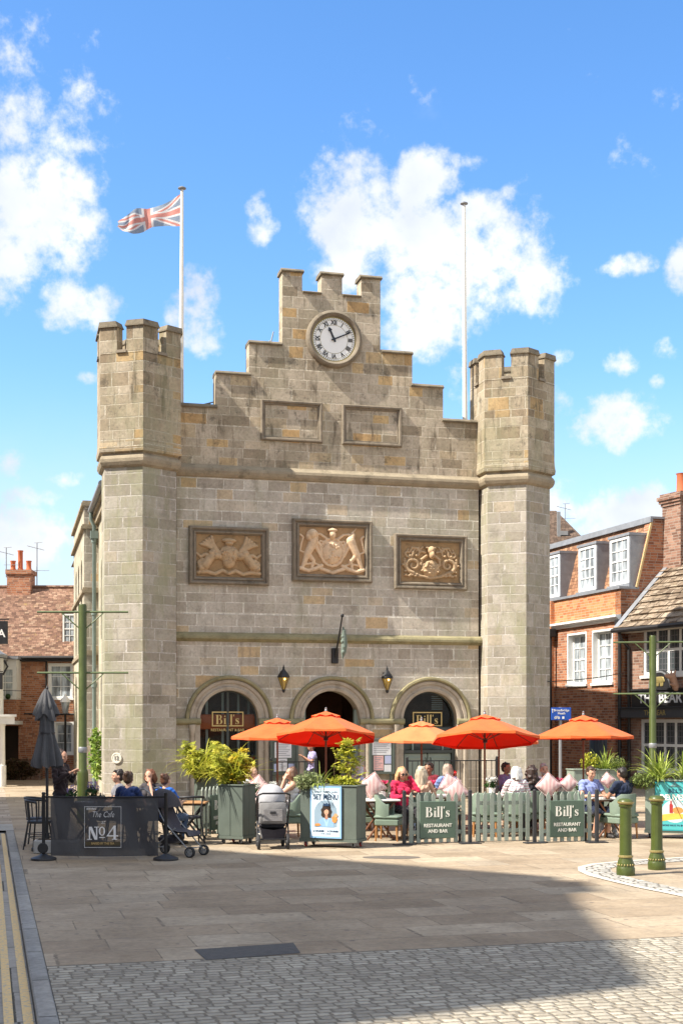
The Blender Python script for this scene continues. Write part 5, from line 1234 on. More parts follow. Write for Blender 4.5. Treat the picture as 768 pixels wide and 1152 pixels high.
# ------------------------------------------------------------------ parasols
def parasol(px, apy, Y, rad, edpy, mat, label, tilt=0.0, rot=0.0, tiltz=0.0, n=8):
    za, ze = Z_(apy, Y), Z_(edpy, Y)
    t = thing('parasol', label, 'parasol', (X_(px, Y), Y, 0), 0, 'orange parasols over the terrace')
    Mt = Tm(0, 0, za - .1) @ Rx(tilt) @ Rz(tiltz) @ Tm(0, 0, -(za - .1))
    drop = za - .04 - ze
    def pt(r, a):                             # canopy surface with slack panels between the ribs
        k = PI / n; aa = (a - rot) % (2 * k); edge = math.cos(k) / math.cos(aa - k)
        sag = .035 * r * (1 - abs(aa - k) / k)
        return (r * rad * edge * math.cos(a), r * rad * edge * math.sin(a), za - .04 - drop * r ** 1.12 - sag * .6)
    m = 6; b = MB(); vs = [(0, 0, za - .04)]; fs = []; N_ = n * m
    rows = [.16, .35, .55, .75, .9, 1.0]
    for r in rows:
        for k in range(N_): vs.append(pt(r, rot + 2 * PI * k / N_))
    for k in range(N_):
        x, y, z = pt(1.0, rot + 2 * PI * k / N_); vs.append((x * 1.002, y * 1.002, z - .045 - .012 * math.cos(k * 2 * PI / m)))
    for k in range(N_): fs.append((0, 1 + k, 1 + (k + 1) % N_))
    for i in range(len(rows)):
        for k in range(N_): j = (k + 1) % N_; fs.append((1 + i * N_ + k, 1 + (i + 1) * N_ + k, 1 + (i + 1) * N_ + j, 1 + i * N_ + j))
    b.add(vs, fs, M=Mt); can = b.build('canopy', mat, t, smooth=25)
    b = MB(); b.add([(x * .996, y * .996, z - .006) for x, y, z in vs], [tuple(reversed(f)) for f in fs], M=Mt); b.build('shine_through_layer', SHINE_RED, can, smooth=25)  # added under-layer carrying the red of light shining through
    b = MB(); vs = [(0, 0, za)]; fs = []
    for r, dz in ((.12, .012), (.30, .03)):
        for k in range(N_): x, y, z = pt(r, rot + 2 * PI * k / N_); vs.append((x, y, z + .035 + (.012 * math.cos(k * 2 * PI / m) if r > .2 else 0)))
    for k in range(N_): fs.append((0, 1 + k, 1 + (k + 1) % N_)); j = (k + 1) % N_; fs.append((1 + k, 1 + N_ + k, 1 + N_ + j, 1 + j))
    b.add(vs, fs, M=Mt); b.build('vent_cap', mat, t, smooth=25)
    b = MB(); b.lathe([(.025, 0), (.03, .02), (.018, .05), (.026, .07), (.001, .09)], 10, (0, 0, za - .01), M=Mt); b.build('finial', GREYM, t, smooth=40)
    b = MB(); b.tube([(0, 0, .03), (0, 0, za - .14)], .021, 10); b.tube([(0, 0, za - .14), tuple(Mt @ Vector((0, 0, za - .02)))], .02, 10); b.build('pole', WOODD, t, smooth=40)
    b = MB(); b.lathe([(.045, -.05), (.045, .03)], 10, (0, 0, ze - .03), M=Mt); b.build('hub', BLACK, t, smooth=40)
    for k in range(n):
        a = rot + 2 * PI * k / n; q = MB()
        q.tube([tuple(Mt @ (Vector(pt(r, a)) - Vector((0, 0, .012)))) for r in (.05, .35, .7, .985)], .009, 5)
        x, y, z = pt(.52, a); q.tube([tuple(Mt @ Vector((.03 * math.cos(a), .03 * math.sin(a), ze - .03))), tuple(Mt @ Vector((x, y, z - .02)))], .008, 5); q.build('rib', WOODD, t)
    b = MB(); b.lathe([(.24, 0), (.24, .05), (.06, .09), (.035, .25)], 18); b.build('base', BLACK, t, smooth=40)
parasol(312, 807.5, 27.8, .98, 828.5, ORANGE, 'orange parasol partly behind another, nearest the left arch', rot=.2, tilt=R(1))
parasol(366.5, 800, 26.3, 1.04, 829, ORANGE, 'orange parasol tilted to show its red underside before the middle arch', rot=.39, tilt=R(-10))
parasol(474, 811, 29, 1.0, 832, ORANGE_P, 'pale orange parasol before the right arch', rot=.33, tilt=R(1))
parasol(545, 803.5, 26.4, 1.10, 831.5, ORANGE, 'orange parasol tilted to show its red underside before the right turret', rot=.45, tilt=R(-10))
parasol(561, 813, 29.5, .93, 834, ORANGE, 'orange parasol hidden behind the tilted one, only its pole and rim showing', rot=.2)
parasol(656, 804.5, 27, 1.03, 828.5, ORANGE, 'orange parasol at the right end over the two men', rot=.36, tilt=R(-1.5))
# closed charcoal parasol
t = thing('closed_parasol', 'furled charcoal parasol standing by the cafe banner at the left', 'parasol', (X_(53, 22.0), 22, 0))
b = MB(); b.tube([(0, 0, .03), (0, 0, 2.68)], .024, 10); b.build('pole', BLACK, t, smooth=40)
b = MB(); N_ = 96; vs = []; fs = []
prof = [(.012, 2.70, 0), (.06, 2.62, .1), (.10, 2.5, .25), (.13, 2.42, .35), (.12, 2.36, .3), (.105, 2.2, .22), (.115, 2.0, .18), (.125, 1.94, .15), (.15, 1.8, .25), (.19, 1.6, .32), (.21, 1.46, .4), (.20, 1.40, .45)]
for r, z, w in prof:
    for k in range(N_):
        a = 2 * PI * k / N_; q = r * (1 + w * .8 * math.sin(8 * a + z * 1.3) + .06 * math.sin(3 * a + z * 9) + w * .12 * math.sin(19 * a)); vs.append((q * math.cos(a), q * math.sin(a) * .9, z + (.05 * w * math.cos(8 * a + 1) if z < 2.5 else 0)))
for i in range(len(prof) - 1):
    for k in range(N_): j = (k + 1) % N_; fs.append((i * N_ + k, i * N_ + j, (i + 1) * N_ + j, (i + 1) * N_ + k))
b.add(vs, fs); b.build('canopy', GREYCLOTH, t, smooth=50)
b = MB(); vs = []; fs = []
prof2 = [(.02, 2.71, 0), (.07, 2.63, .1), (.115, 2.5, .3), (.175, 2.33, .35), (.18, 2.26, .5)]
for r, z, w in prof2:
    for k in range(N_):
        a = 2 * PI * k / N_; q = r * (1 + w * .55 * math.sin(8 * a + .6) + .05 * math.sin(5 * a)); vs.append((q * math.cos(a) - .02, q * math.sin(a) * .9, z + w * .12 * math.cos(4 * a) - w * .06))
for i in range(len(prof2) - 1):
    for k in range(N_): j = (k + 1) % N_; fs.append((i * N_ + k, i * N_ + j, (i + 1) * N_ + j, (i + 1) * N_ + k))
b.add(vs, fs); b.build('vent_flap', GREYCLOTH, t, smooth=50)
b = MB()
for k in range(24): a = 2 * PI * k / 24
b.lathe([(.128, 0), (.132, .015), (.128, .03)], 24, (0, 0, 1.955)); b.build('strap', BLACKP, t, smooth=60)
b = MB(); b.lathe([(.012, 0), (.022, .03), (.005, .08)], 8, (0, 0, 2.69)); b.build('finial', BLACK, t)
b = MB(); b.lathe([(.26, 0), (.26, .05), (.05, .09), (.04, .3)], 20); b.build('base', BLACK, t, smooth=40)

# ------------------------------------------------------------------ planters
def planter(px, Y, w, d, h, rz, label, mats=SAGE):
    t = thing('planter', label, 'planter', (X_(px, Y), Y, 0), rz, 'sage green wheeled planters')
    z0 = .10; b = MB(); n = max(2, round(w / .26)); m = max(2, round(d / .26))
    for i in range(n):
        x0 = -w / 2 + w * i / n
        b.bbox(x0 + .003, x0 + w / n - .003, 0, .03, z0 + .05, z0 + h, .004); b.bbox(x0 + .003, x0 + w / n - .003, d - .03, d, z0 + .05, z0 + h, .004)
    for i in range(m):
        y0 = .03 + (d - .06) * i / m
        for x0 in (-w / 2 + .002, w / 2 - .032): b.bbox(x0, x0 + .03, y0 + .003, y0 + (d - .06) / m - .003, z0 + .05, z0 + h, .004)
    b.build('box', mats, t)
    b = MB(); b.box(-w / 2 - .012, w / 2 + .012, -.012, d + .012, z0, z0 + .05); b.build('bottom_frame', mats, t)
    b = MB(); b.bbox(-w / 2 - .02, w / 2 + .02, -.02, .05, z0 + h + .001, z0 + h + .026, .005); b.bbox(-w / 2 - .02, w / 2 + .02, d - .05, d + .02, z0 + h + .001, z0 + h + .026, .005)
    b.bbox(-w / 2 - .02, -w / 2 + .05, .05, d - .05, z0 + h + .001, z0 + h + .026, .005); b.bbox(w / 2 - .05, w / 2 + .02, .05, d - .05, z0 + h + .001, z0 + h + .026, .005); b.build('top_rim', mats, t)
    b = MB(); b.box(-w / 2 + .04, w / 2 - .04, .04, d - .04, z0 + h - .1, z0 + h - .02); b.build('soil', SOIL, t)
    for k, (x, y) in enumerate(((-w / 2 + .08, .06), (w / 2 - .08, .06), (-w / 2 + .08, d - .06), (w / 2 - .08, d - .06))):
        c = MB(); c.box(x - .03, x + .03, y - .03, y + .03, .085, .099); c.box(x - .025, x - .018, y - .02, y + .03, .03, .086); c.box(x + .018, x + .025, y - .02, y + .03, .03, .086)
        c = c.build('caster', GREYM, t)
        q = MB(); q.lathe([(.036, -.014), (.042, -.008), (.042, .008), (.036, .014)], 14, M=Tm(x, y + .01, .042) @ Ry(R(90))); q.build('wheel', paint('red_caster_wheel', (.35, .03, .025), .5) if (k + int(px)) % 3 == 0 else RUBBER, c, smooth=40)
    return t
RP = R(-24)
planter(241, 25.2, .90, .5, .97, RP, 'sage planter at the back left under yellow green leafy shrubs')
planter(259, 23.1, .50, .48, .93, RP, 'narrow upright sage planter with yellowing shrub, right of the dark buggy')
P3 = planter(369, 22.5, 1.04, .46, .95, RP * .9, 'wide sage planter carrying the blue set menu poster')
P4 = planter(758, 24.2, 1.05, .5, .96, R(-19), 'pale sage planter with turquoise poster behind the bollards', SAGE_L)
planter(672, 30.5, 1.15, .5, .93, R(10), 'pale planter of spiky plants behind the man in blue', SAGE_L)
b = MB(); b.bbox(-.27, .45, 0, .3, 0, .22, .015)
lp = thing('low_planter', 'low pale grey box behind the cafe banner', 'planter box', (X_(56, 21.45), 21.45, 0)); b.build('box', paint('pale_grey_box', (.36, .36, .35), .7), lp)
b = MB(); b.box(-.23, .41, .04, .26, .2, .224); b.build('soil', SOIL, lp)

# posters, fixed to their planters
PB = paint('poster_blue', (.235, .42, .66), .4, .03, 3, 0); PW = paint('poster_pale', (.60, .72, .80), .4, .03, 3, 0); PNAVY = paint('poster_navy', (.02, .05, .11), .45, .03, 3, 0)
pw, ph = .575, .89; MPo = Tm(-.03, -.036, .165)
ps = MB(); ps.box(-pw / 2, pw / 2, 0, .012, 0, ph, M=MPo); ps = ps.build('poster', PB, P3); setp(ps, 'pale blue set menu poster with a dark haired woman in an arch')
q = MB(); q.box(-pw / 2 + .03, pw / 2 - .03, -.002, 0, .03, ph - .03, M=MPo); q.build('poster_ground', PW, ps)
txt('SUNDAY · FRIDAY · 12-5PM', .036, PNAVY, ps, MPo @ Tm(0, -.004, ph - .10)); txt('SET MENU', .125, PNAVY, ps, MPo @ Tm(0, -.004, ph - .19), off=.002, sx=.80)
txt('2 COURSES', .040, PNAVY, ps, MPo @ Tm(-.13, -.004, .12), off=.002); txt('3 COURSES', .040, PNAVY, ps, MPo @ Tm(.13, -.004, .12), off=.002); txt('15.95  £18.95', .034, PNAVY, ps, MPo @ Tm(0, -.004, .075))
def flatpart(name, m, loops, y, parent, M, t=.0015): return MB().poly(loops, y - t, y, M=M).build(name, m, parent, fixn=True)
Mc = MPo
flatpart('arch_picture', paint('poster_grey_blue', (.25, .34, .42), .45, .05), [[(-.21, .19), (.21, .19)] + arc(0, .44, .21, 18)], -.0022, ps, Mc)
HAIRP = paint('poster_dark_hair', (.03, .018, .012), .6); SKINP = paint('poster_skin', (.55, .30, .20), .6); COATP = paint('poster_blue_coat', (.22, .38, .58), .6, .1); ORGP = paint('poster_orange', (.55, .23, .06), .6)
def wob(cx, cz, rx, rz, k, amp, n=60): return [(cx + (rx + amp * math.sin(k * a + 1)) * math.cos(a), cz + (rz + amp * math.cos((k + 2) * a)) * math.sin(a)) for a in np.linspace(0, 2 * PI, n + 1)[:-1]]
COATL = paint('poster_light_coat', (.30, .47, .66), .6, .1); SKIND = paint('poster_skin_shade', (.40, .20, .13), .6)
flatpart('picture_hair', HAIRP, [wob(.015, .445, .098, .142, 9, .008)], -.004, ps, Mc)
flatpart('picture_coat', COATP, [[(-.15, .192), (-.135, .27), (-.10, .325), (-.04, .352), (.015, .33), (.07, .352), (.13, .325), (.155, .27), (.16, .192)]], -.006, ps, Mc)
flatpart('picture_lapel', COATL, [[(-.045, .345), (.012, .20), (.03, .20), (.07, .345), (.045, .35), (.02, .27), (-.02, .35)]], -.0068, ps, Mc)
flatpart('picture_neck', SKIND, [[(-.012, .325), (.045, .325), (.038, .40), (-.005, .40)]], -.0075, ps, Mc)
flatpart('picture_face', SKINP, [wob(.016, .452, .040, .056, 2, .002)], -.0085, ps, Mc)
flatpart('picture_fringe', HAIRP, [[(-.035, .45), (-.03, .51), (.015, .525), (.06, .51), (.066, .45), (.05, .48), (.02, .497), (-.015, .48)]], -.0095, ps, Mc)
flatpart('picture_smile', paint('poster_lips', (.45, .10, .09), .6), [[(.0, .424), (.034, .424), (.026, .416), (.008, .416)]], -.0095, ps, Mc)
flatpart('picture_hat', PNAVY, [[(-.05, .565), (-.03, .60), (.0, .585), (.02, .61), (.05, .585), (.08, .60), (.09, .565), (.05, .55), (-.01, .55)]], -.0105, ps, Mc)
flatpart('picture_dog', ORGP, [wob(.165, .33, .05, .062, 5, .006)], -.0105, ps, Mc)
flatpart('picture_dog_head', paint('poster_tan', (.50, .30, .15), .6), [wob(.19, .395, .038, .034, 4, .004)], -.0115, ps, Mc)
flatpart('picture_plate', ORGP, [[(-.2, .21), (-.19, .245), (-.12, .255), (-.08, .225), (-.13, .205)]], -.0105, ps, Mc)
TQ = paint('poster_turquoise', (.07, .38, .39), .4, .03, 3, 0); TQD = paint('poster_teal', (.02, .25, .28), .4, .03, 3, 0)
pw, ph = .72, .90; MQ = Tm(.02, -.036, .15)
ps = MB(); ps.box(-pw / 2, pw / 2, 0, .012, 0, ph, M=MQ); ps = ps.build('poster', TQD, P4); setp(ps, 'turquoise delivery poster with a round picture of food')
q = MB(); q.box(-pw / 2 + .02, pw / 2 - .02, -.002, 0, .02, ph - .02, M=MQ); q.build('poster_ground', TQ, ps)
txt("BILL'S", .10, PNAVY, ps, MQ @ Tm(0, -.004, ph - .17), off=.002); txt('DELIVERY', .145, CREAM, ps, MQ @ Tm(0, -.004, ph - .29), off=.005, sx=.88)
txt('MORE WAYS TO ENJOY', .042, PNAVY, ps, MQ @ Tm(0, -.004, .10), off=.001)
flatpart('round_picture', paint('poster_pale_grey', (.50, .58, .58), .5), [[(.24 * math.cos(a), .36 + .21 * math.sin(a)) for a in np.linspace(0, 2 * PI, 40)[:-1]]], -.0022, ps, MQ)
flatpart('picture_tray', paint('poster_yellow', (.66, .42, .07), .5), [[(-.25, .17), (-.22, .3), (.0, .33), (.25, .30), (.25, .24), (-.1, .2)]], -.004, ps, MQ)
flatpart('picture_burger', ORGP, [[(.05 + .1 * math.cos(a), .38 + .06 * math.sin(a)) for a in np.linspace(0, 2 * PI, 20)[:-1]]], -.0055, ps, MQ)
flatpart('picture_bottle', paint('poster_red', (.35, .03, .03), .5), [[(-.1, .33), (-.04, .33), (-.04, .48), (-.06, .5), (-.06, .55), (-.085, .55), (-.085, .5), (-.1, .48)]], -.007, ps, MQ)
q = MB(); q.tube([(0, 0, ph + .02), (-.01, -.01, ph - .03), (-.08, -.01, ph - .075), (.09, -.01, ph - .075), (.0, -.01, ph - .03)], .006, 5, M=MQ); q.build('hook', GREYM, ps)

# ------------------------------------------------------------------ picket fence panels, posts
PICK = paint('fence_sage', (.26, .30, .255), .65, .12, 6, .2, dirt=((.17, .19, .15), .5))
def picket(px0, px1, py, n, label, board=None, rz=TH, first=None, L_=None):
    g = G(px0, py); t = thing('picket_fence', label, 'picket fence', g if first is None else first, rz, 'sage picket fence panels')
    if L_ is None: g2 = G(px1, py - 3); L_ = (px1 - px0) / FPX * g.y / math.cos(rz) * 1.0
    b = MB()
    for z in (.16, .66): b.bbox(-.02, L_ + .02, .0, .025, z, z + .07, .004)
    b.build('rail', PICK, t)
    for k in range(n):
        x = L_ * k / (n - 1); w = .036
        q = MB().poly([[(x - w, .015), (x + w, .015), (x + w, .84), (x, .905), (x - w, .84)]], -.022, -.001); q.build('picket', PICK, t, fixn=True)
    if board:
        x0, x1 = board; q = MB(); q.bbox(x0, x1, -.05, -.024, .09, .745, .006); s = q.build('sign_board', BOARD, t)
        c = (x0 + x1) / 2; bills(CREAM, s, Tm(c, -.0505, .555), .175)
        txt('RESTAURANT', .084, CREAM, s, Tm(c, -.052, .315), off=.002); txt('AND BAR', .084, CREAM, s, Tm(c, -.052, .215), off=.002)
    for x in (.05, L_ - .05):
        q = MB(); q.box(x - .02, x + .02, -.16, .2, 0, .02); q.box(x - .02, x + .02, .026, .05, .0, .5); q.build('foot', IRONB, t)
    return t
picket(462, 522, 949.5, 8, 'sage picket panel with a dark restaurant sign board, left of the middle panel', (.155, .815))
picket(537, 595, 947.5, 8, 'plain sage picket panel between the two sign boards')
picket(608.5, 665, 948, 8, 'sage picket panel with a dark restaurant sign board nearest the bollards', (.155, .80))
picket(0, 0, 0, 9, 'sage picket panel seen edge on between the two left planters', (.28, .98), R(68), Vector((X_(227, 24.1), 24.1, .05)), 1.2)
def stanchion(px, py, label, h=.92):
    t = thing('barrier_post', label, 'post', G(px, py), TH, 'black posts between the fence panels')
    b = MB(); b.bbox(-.03, .03, -.03, .03, .02, h, .006); b.build('post', BLACKP, t)
    b = MB(); b.bbox(-.19, .19, -.09, .09, 0, .022, .006); b.build('foot_plate', BLACKP, t)
    b = MB(); b.lathe([(.033, 0), (.036, .02), (.02, .035)], 10, (0, 0, h)); b.build('cap', BLACKP, t)
stanchion(454.5, 951, 'black post at the left end of the picket fence')
stanchion(528.5, 949.5, 'black post between the first sign panel and the plain pickets')
stanchion(601, 949, 'black post between the plain pickets and the second sign panel')
stanchion(671, 948.5, 'black post at the right end of the picket fence')
# ------------------------------------------------------------------ cafe banner
def banner_mat():
    k = NT('black_mesh_banner'); k.b.inputs['Base Color'].default_value = (.035, .035, .041, 1); k.b.inputs['Roughness'].default_value = .55
    n = k.noise(k.co('Object'), 5, 4); k.l(k.bump(n, .3, .02), k.b.inputs['Normal'])
    tr = k.n('ShaderNodeBsdfTransparent'); mx = k.n('ShaderNodeMixShader'); mx.inputs[0].default_value = .09
    k.l(k.b.outputs[0], mx.inputs[1]); k.l(tr.outputs[0], mx.inputs[2]); k.l(mx.outputs[0], k.out.inputs[0]); return k.m
BAN = banner_mat(); BANS = fabric('black_banner_hem', (.02, .02, .022), None, 0)
Yb = 20.6; xb0, xb1 = X_(57, Yb), X_(178, Yb); zb0, zb1 = Z_(963, Yb), Z_(897, Yb)
t = thing('cafe_banner', 'black mesh cafe banner with white No 4 lettering strung between two posts', 'banner', ((xb0 + xb1) / 2, Yb, 0)); W = (xb1 - xb0) / 2
b = MB(); nx, nz = 40, 14; vs = []; fs = []
for i in range(nx + 1):
    for j in range(nz + 1):
        u, v = i / nx, j / nz
        vs.append((-W + 2 * W * u, .018 * math.sin(u * 9 + v * 2) * math.sin(u * PI) + .01 * math.sin(u * 23 + v * 5), zb0 + (zb1 - zb0) * v - .012 * math.sin(u * PI)))
for i in range(nx):
    for j in range(nz): a = i * (nz + 1) + j; fs.append((a, a + nz + 1, a + nz + 2, a + 1))
b.add(vs, fs); bp_ = b.build('banner_panel', BAN, t, smooth=60)
b = MB(); b.tube([(-W - .14, 0, zb1 + .005), (-W / 2, 0, zb1 - .004), (0, 0, zb1 - .008), (W / 2, 0, zb1 - .004), (W + .14, 0, zb1 + .005)], .016, 8)
b.build('top_rail', BANS, t)
SCR = paint('banner_print', (.66, .66, .67), .6, .04, 8, 0); OCH = paint('banner_ochre_print', (.42, .29, .12), .6, .05, 8, 0)
cxb = -.02; nb_ = [o.name for o in bp_.children]
txt('The Cafe', .145, SCR, bp_, Tm(cxb, -.035, zb0 + .66), shear=.32, off=-.002, sx=.82); txt('at', .11, SCR, bp_, Tm(cxb, -.035, zb0 + .535), shear=.35, off=-.002)
b = MB(); Mn = Tm(cxb - .29, -.035, zb0 + .235); y0, y1 = -.004, 0     # serif No4, drawn by hand
b.box(.02, .045, y0, y1, 0, .22, M=Mn); b.poly([[(.02, .22), (.075, .22), (.185, .0), (.13, .0)]], y0 - .0003, y1, M=Mn); b.box(.16, .185, y0, y1, 0, .22, M=Mn)
for x in (-.015, .125): b.box(x, x + .095, y0 - .0005, y1, (0 if x < 0 else .208), (.012 if x < 0 else .22), M=Mn)
ro = [(.275 + .062 * math.cos(a), .145 + .075 * math.sin(a)) for a in np.linspace(0, 2 * PI, 28)[:-1]]; ri = [(.275 + .033 * math.cos(a), .145 + .062 * math.sin(a)) for a in np.linspace(0, 2 * PI, 28)[:-1]]
b.poly([ro, list(reversed(ri))], y0, y1, M=Mn); b.box(.22, .33, y0, y1, .03, .044, M=Mn)
b.poly([[(.36, .055), (.505, .24), (.545, .24), (.545, .075), (.59, .075), (.59, .055), (.545, .055), (.545, .012), (.575, .012), (.575, 0), (.47, 0), (.47, .012), (.50, .012), (.50, .055)], [(.40, .075), (.50, .075), (.50, .20)]], y0, y1, M=Mn)
b.build('lettering', SCR, bp_, uv=False, fixn=True)
txt('BAKED BY THE SEA', .052, OCH, bp_, Tm(cxb, -.036, zb0 + .17), off=.001); txt('SERVING', .05, SCR, bp_, Tm(-.25, -.035, zb1 - .16), shear=.3)
b = MB(); frame_rect(b, cxb - .36, cxb + .36, zb0 + .1, zb1 - .12, [(0, -.034), (0, -.036), (.006, -.036), (.006, -.034)]); b.build('border_line', SCR, bp_, fixn=True)
b = MB(); b.box(cxb - .34, cxb + .34, -.0345, -.0335, zb0 + .135, zb0 + .2); b.build('print_band', paint('banner_dark_band', (.06, .045, .02), .6), bp_)
Sc = Tm(cxb, 0, zb0 + .47) @ Matrix.Diagonal((.80, 1, .92, 1)) @ Tm(-cxb, 0, -(zb0 + .47))
for o in bp_.children: o.data.transform(Sc)
for px, lb in ((49, 'black weighted post at the left end of the cafe banner'), (186.5, 'black weighted post at the right end of the cafe banner')):
    t = thing('barrier_post', lb, 'post', (X_(px, 20.5), 20.5, 0), 0, 'round based posts holding the cafe banner')
    b = MB(); b.lathe([(.026, .05), (.026, 1.02), (.032, 1.03), (.032, 1.05), (.02, 1.06)], 12); b.build('post', BLACK, t, smooth=40)
    b = MB(); b.lathe([(.195, 0), (.20, .015), (.195, .035), (.08, .075), (.035, .10)], 26); b.build('round_base', BLACKP, t, smooth=40)
    if px < 100: b = MB(); b.lathe([(.075, -.02), (.085, 0), (.075, .02)], 18, M=Tm(.0, -.05, .19) @ Rx(R(90))); b.build('wheel', RUBBER, t, smooth=40)

# ================================================================== chairs and tables
CHG = paint('green_vinyl', (.165, .215, .165), .5, .1, 5, .1); CHL = paint('chair_leg_wood', (.34, .16, .055), .5, .15, 9, .1)
def make_chair():
    t = thing('terrace_chair', 'x', 'chair', (0, 0, 0), 0, 'green terrace chairs')
    b = MB(); b.bbox(-.25, .25, -.25, .22, .40, .47, .03); b.bbox(-.245, .245, -.245, .2, .28, .399, .02); b.build('seat', CHG, t, smooth=35)
    b = MB(); n = 14; vs = []; fs = []          # curved tub back, open towards -y
    for i in range(n + 1):
        a = PI * (-.12 + 1.24 * i / n); c, s = math.cos(a), math.sin(a)
        for r, z in ((.25, .42), (.265, .80), (.255, .83), (.215, .83), (.205, .80), (.20, .42)): vs.append((r * c, .02 + r * .9 * s, z - (.16 * (1 - min(1, max(0, s) * 1.6)) if z > .5 else 0)))
    for i in range(n):
        for k in range(6): j = (k + 1) % 6; fs.append((i * 6 + k, i * 6 + j, i * 6 + 6 + j, i * 6 + 6 + k))
    fs += [tuple(range(6)), tuple(n * 6 + k for k in range(6))]
    b.add(vs, fs); b.build('backrest', CHG, t, smooth=45, fixn=True)
    for x in (-.2, .2):
        for y in (-.2, .17): b = MB(); b.tube([(x * 1.06, y * 1.08, 0), (x, y, .29)], [.016, .022], 8); b.build('leg', CHL, t, smooth=40)
    return t
def chair_at(px, Y, face, label, state={'c': None}):
    loc = (X_(px, Y), Y, 0)
    if state['c'] is None: c = state['c'] = make_chair(); c.location = loc; c.rotation_euler = (0, 0, R(face)); c['label'] = label
    else: c = dup(state['c'], loc, R(face), label)
    return c
def make_black_chair():
    t = thing('bistro_chair', 'x', 'chair', (0, 0, 0), 0, 'black cafe chairs')
    b = MB(); b.lathe([(.2, .44), (.215, .45), (.215, .475), (.2, .485)], 20); b.build('seat', BLACKP, t, smooth=40)
    b = MB(); n = 12
    pts = [(.24 * math.cos(PI * (-.08 + 1.16 * i / n)), .02 + .22 * math.sin(PI * (-.08 + 1.16 * i / n)), .80 + .03 * math.sin(PI * i / n)) for i in range(n + 1)]
    b.tube(pts, .022, 8)
    for i in (0, 3, 6, 9, 12): p = pts[i]; b.tube([p, (p[0] * .82, p[1] * .82, .46)], .012, 6)
    b.build('backrest', BLACKP, t, smooth=50)
    for x in (-.15, .15):
        for y in (-.15, .15): b = MB(); b.tube([(x * 1.4, y * 1.4, 0), (x, y, .46)], .015, 6); b.build('leg', BLACKP, t)
    b = MB(); b.tube([(.19 * math.cos(a), .19 * math.sin(a), .2) for a in np.linspace(0, 2 * PI, 17)], .008, 5); b.build('foot_ring', BLACKP, t)
    return t
def bchair_at(px, Y, face, label, state={'c': None}):
    loc = (X_(px, Y), Y, 0)
    if state['c'] is None: c = state['c'] = make_black_chair(); c.location = loc; c.rotation_euler = (0, 0, R(face)); c['label'] = label
    else: c = dup(state['c'], loc, R(face), label)
    return c
TOPW = paint('white_table_top', (.72, .70, .66), .35, .04, 4, 0)
def table(px, Y, label, top, leg, w=.72, h=.74, rz=TH, cat='table', grp='terrace tables'):
    t = thing('cafe_table', label, cat, (X_(px, Y), Y, 0), rz, grp)
    b = MB(); b.bbox(-w / 2, w / 2, -w / 2, w / 2, h - .03, h, .008); b.build('table_top', top, t)
    for s in (-1, 1):
        b = MB(); b.tube([(-.26, s * .24, .0), (.26, s * .24, h - .04)], .02, 8); b.tube([(.26, s * .24, .0), (-.26, s * .24, h - .04)], .019, 8); b.build('crossed_legs', leg, t)
    b = MB(); b.box(-.3, .3, -.25, .25, h - .06, h - .031); b.build('apron', leg, t)
    return t
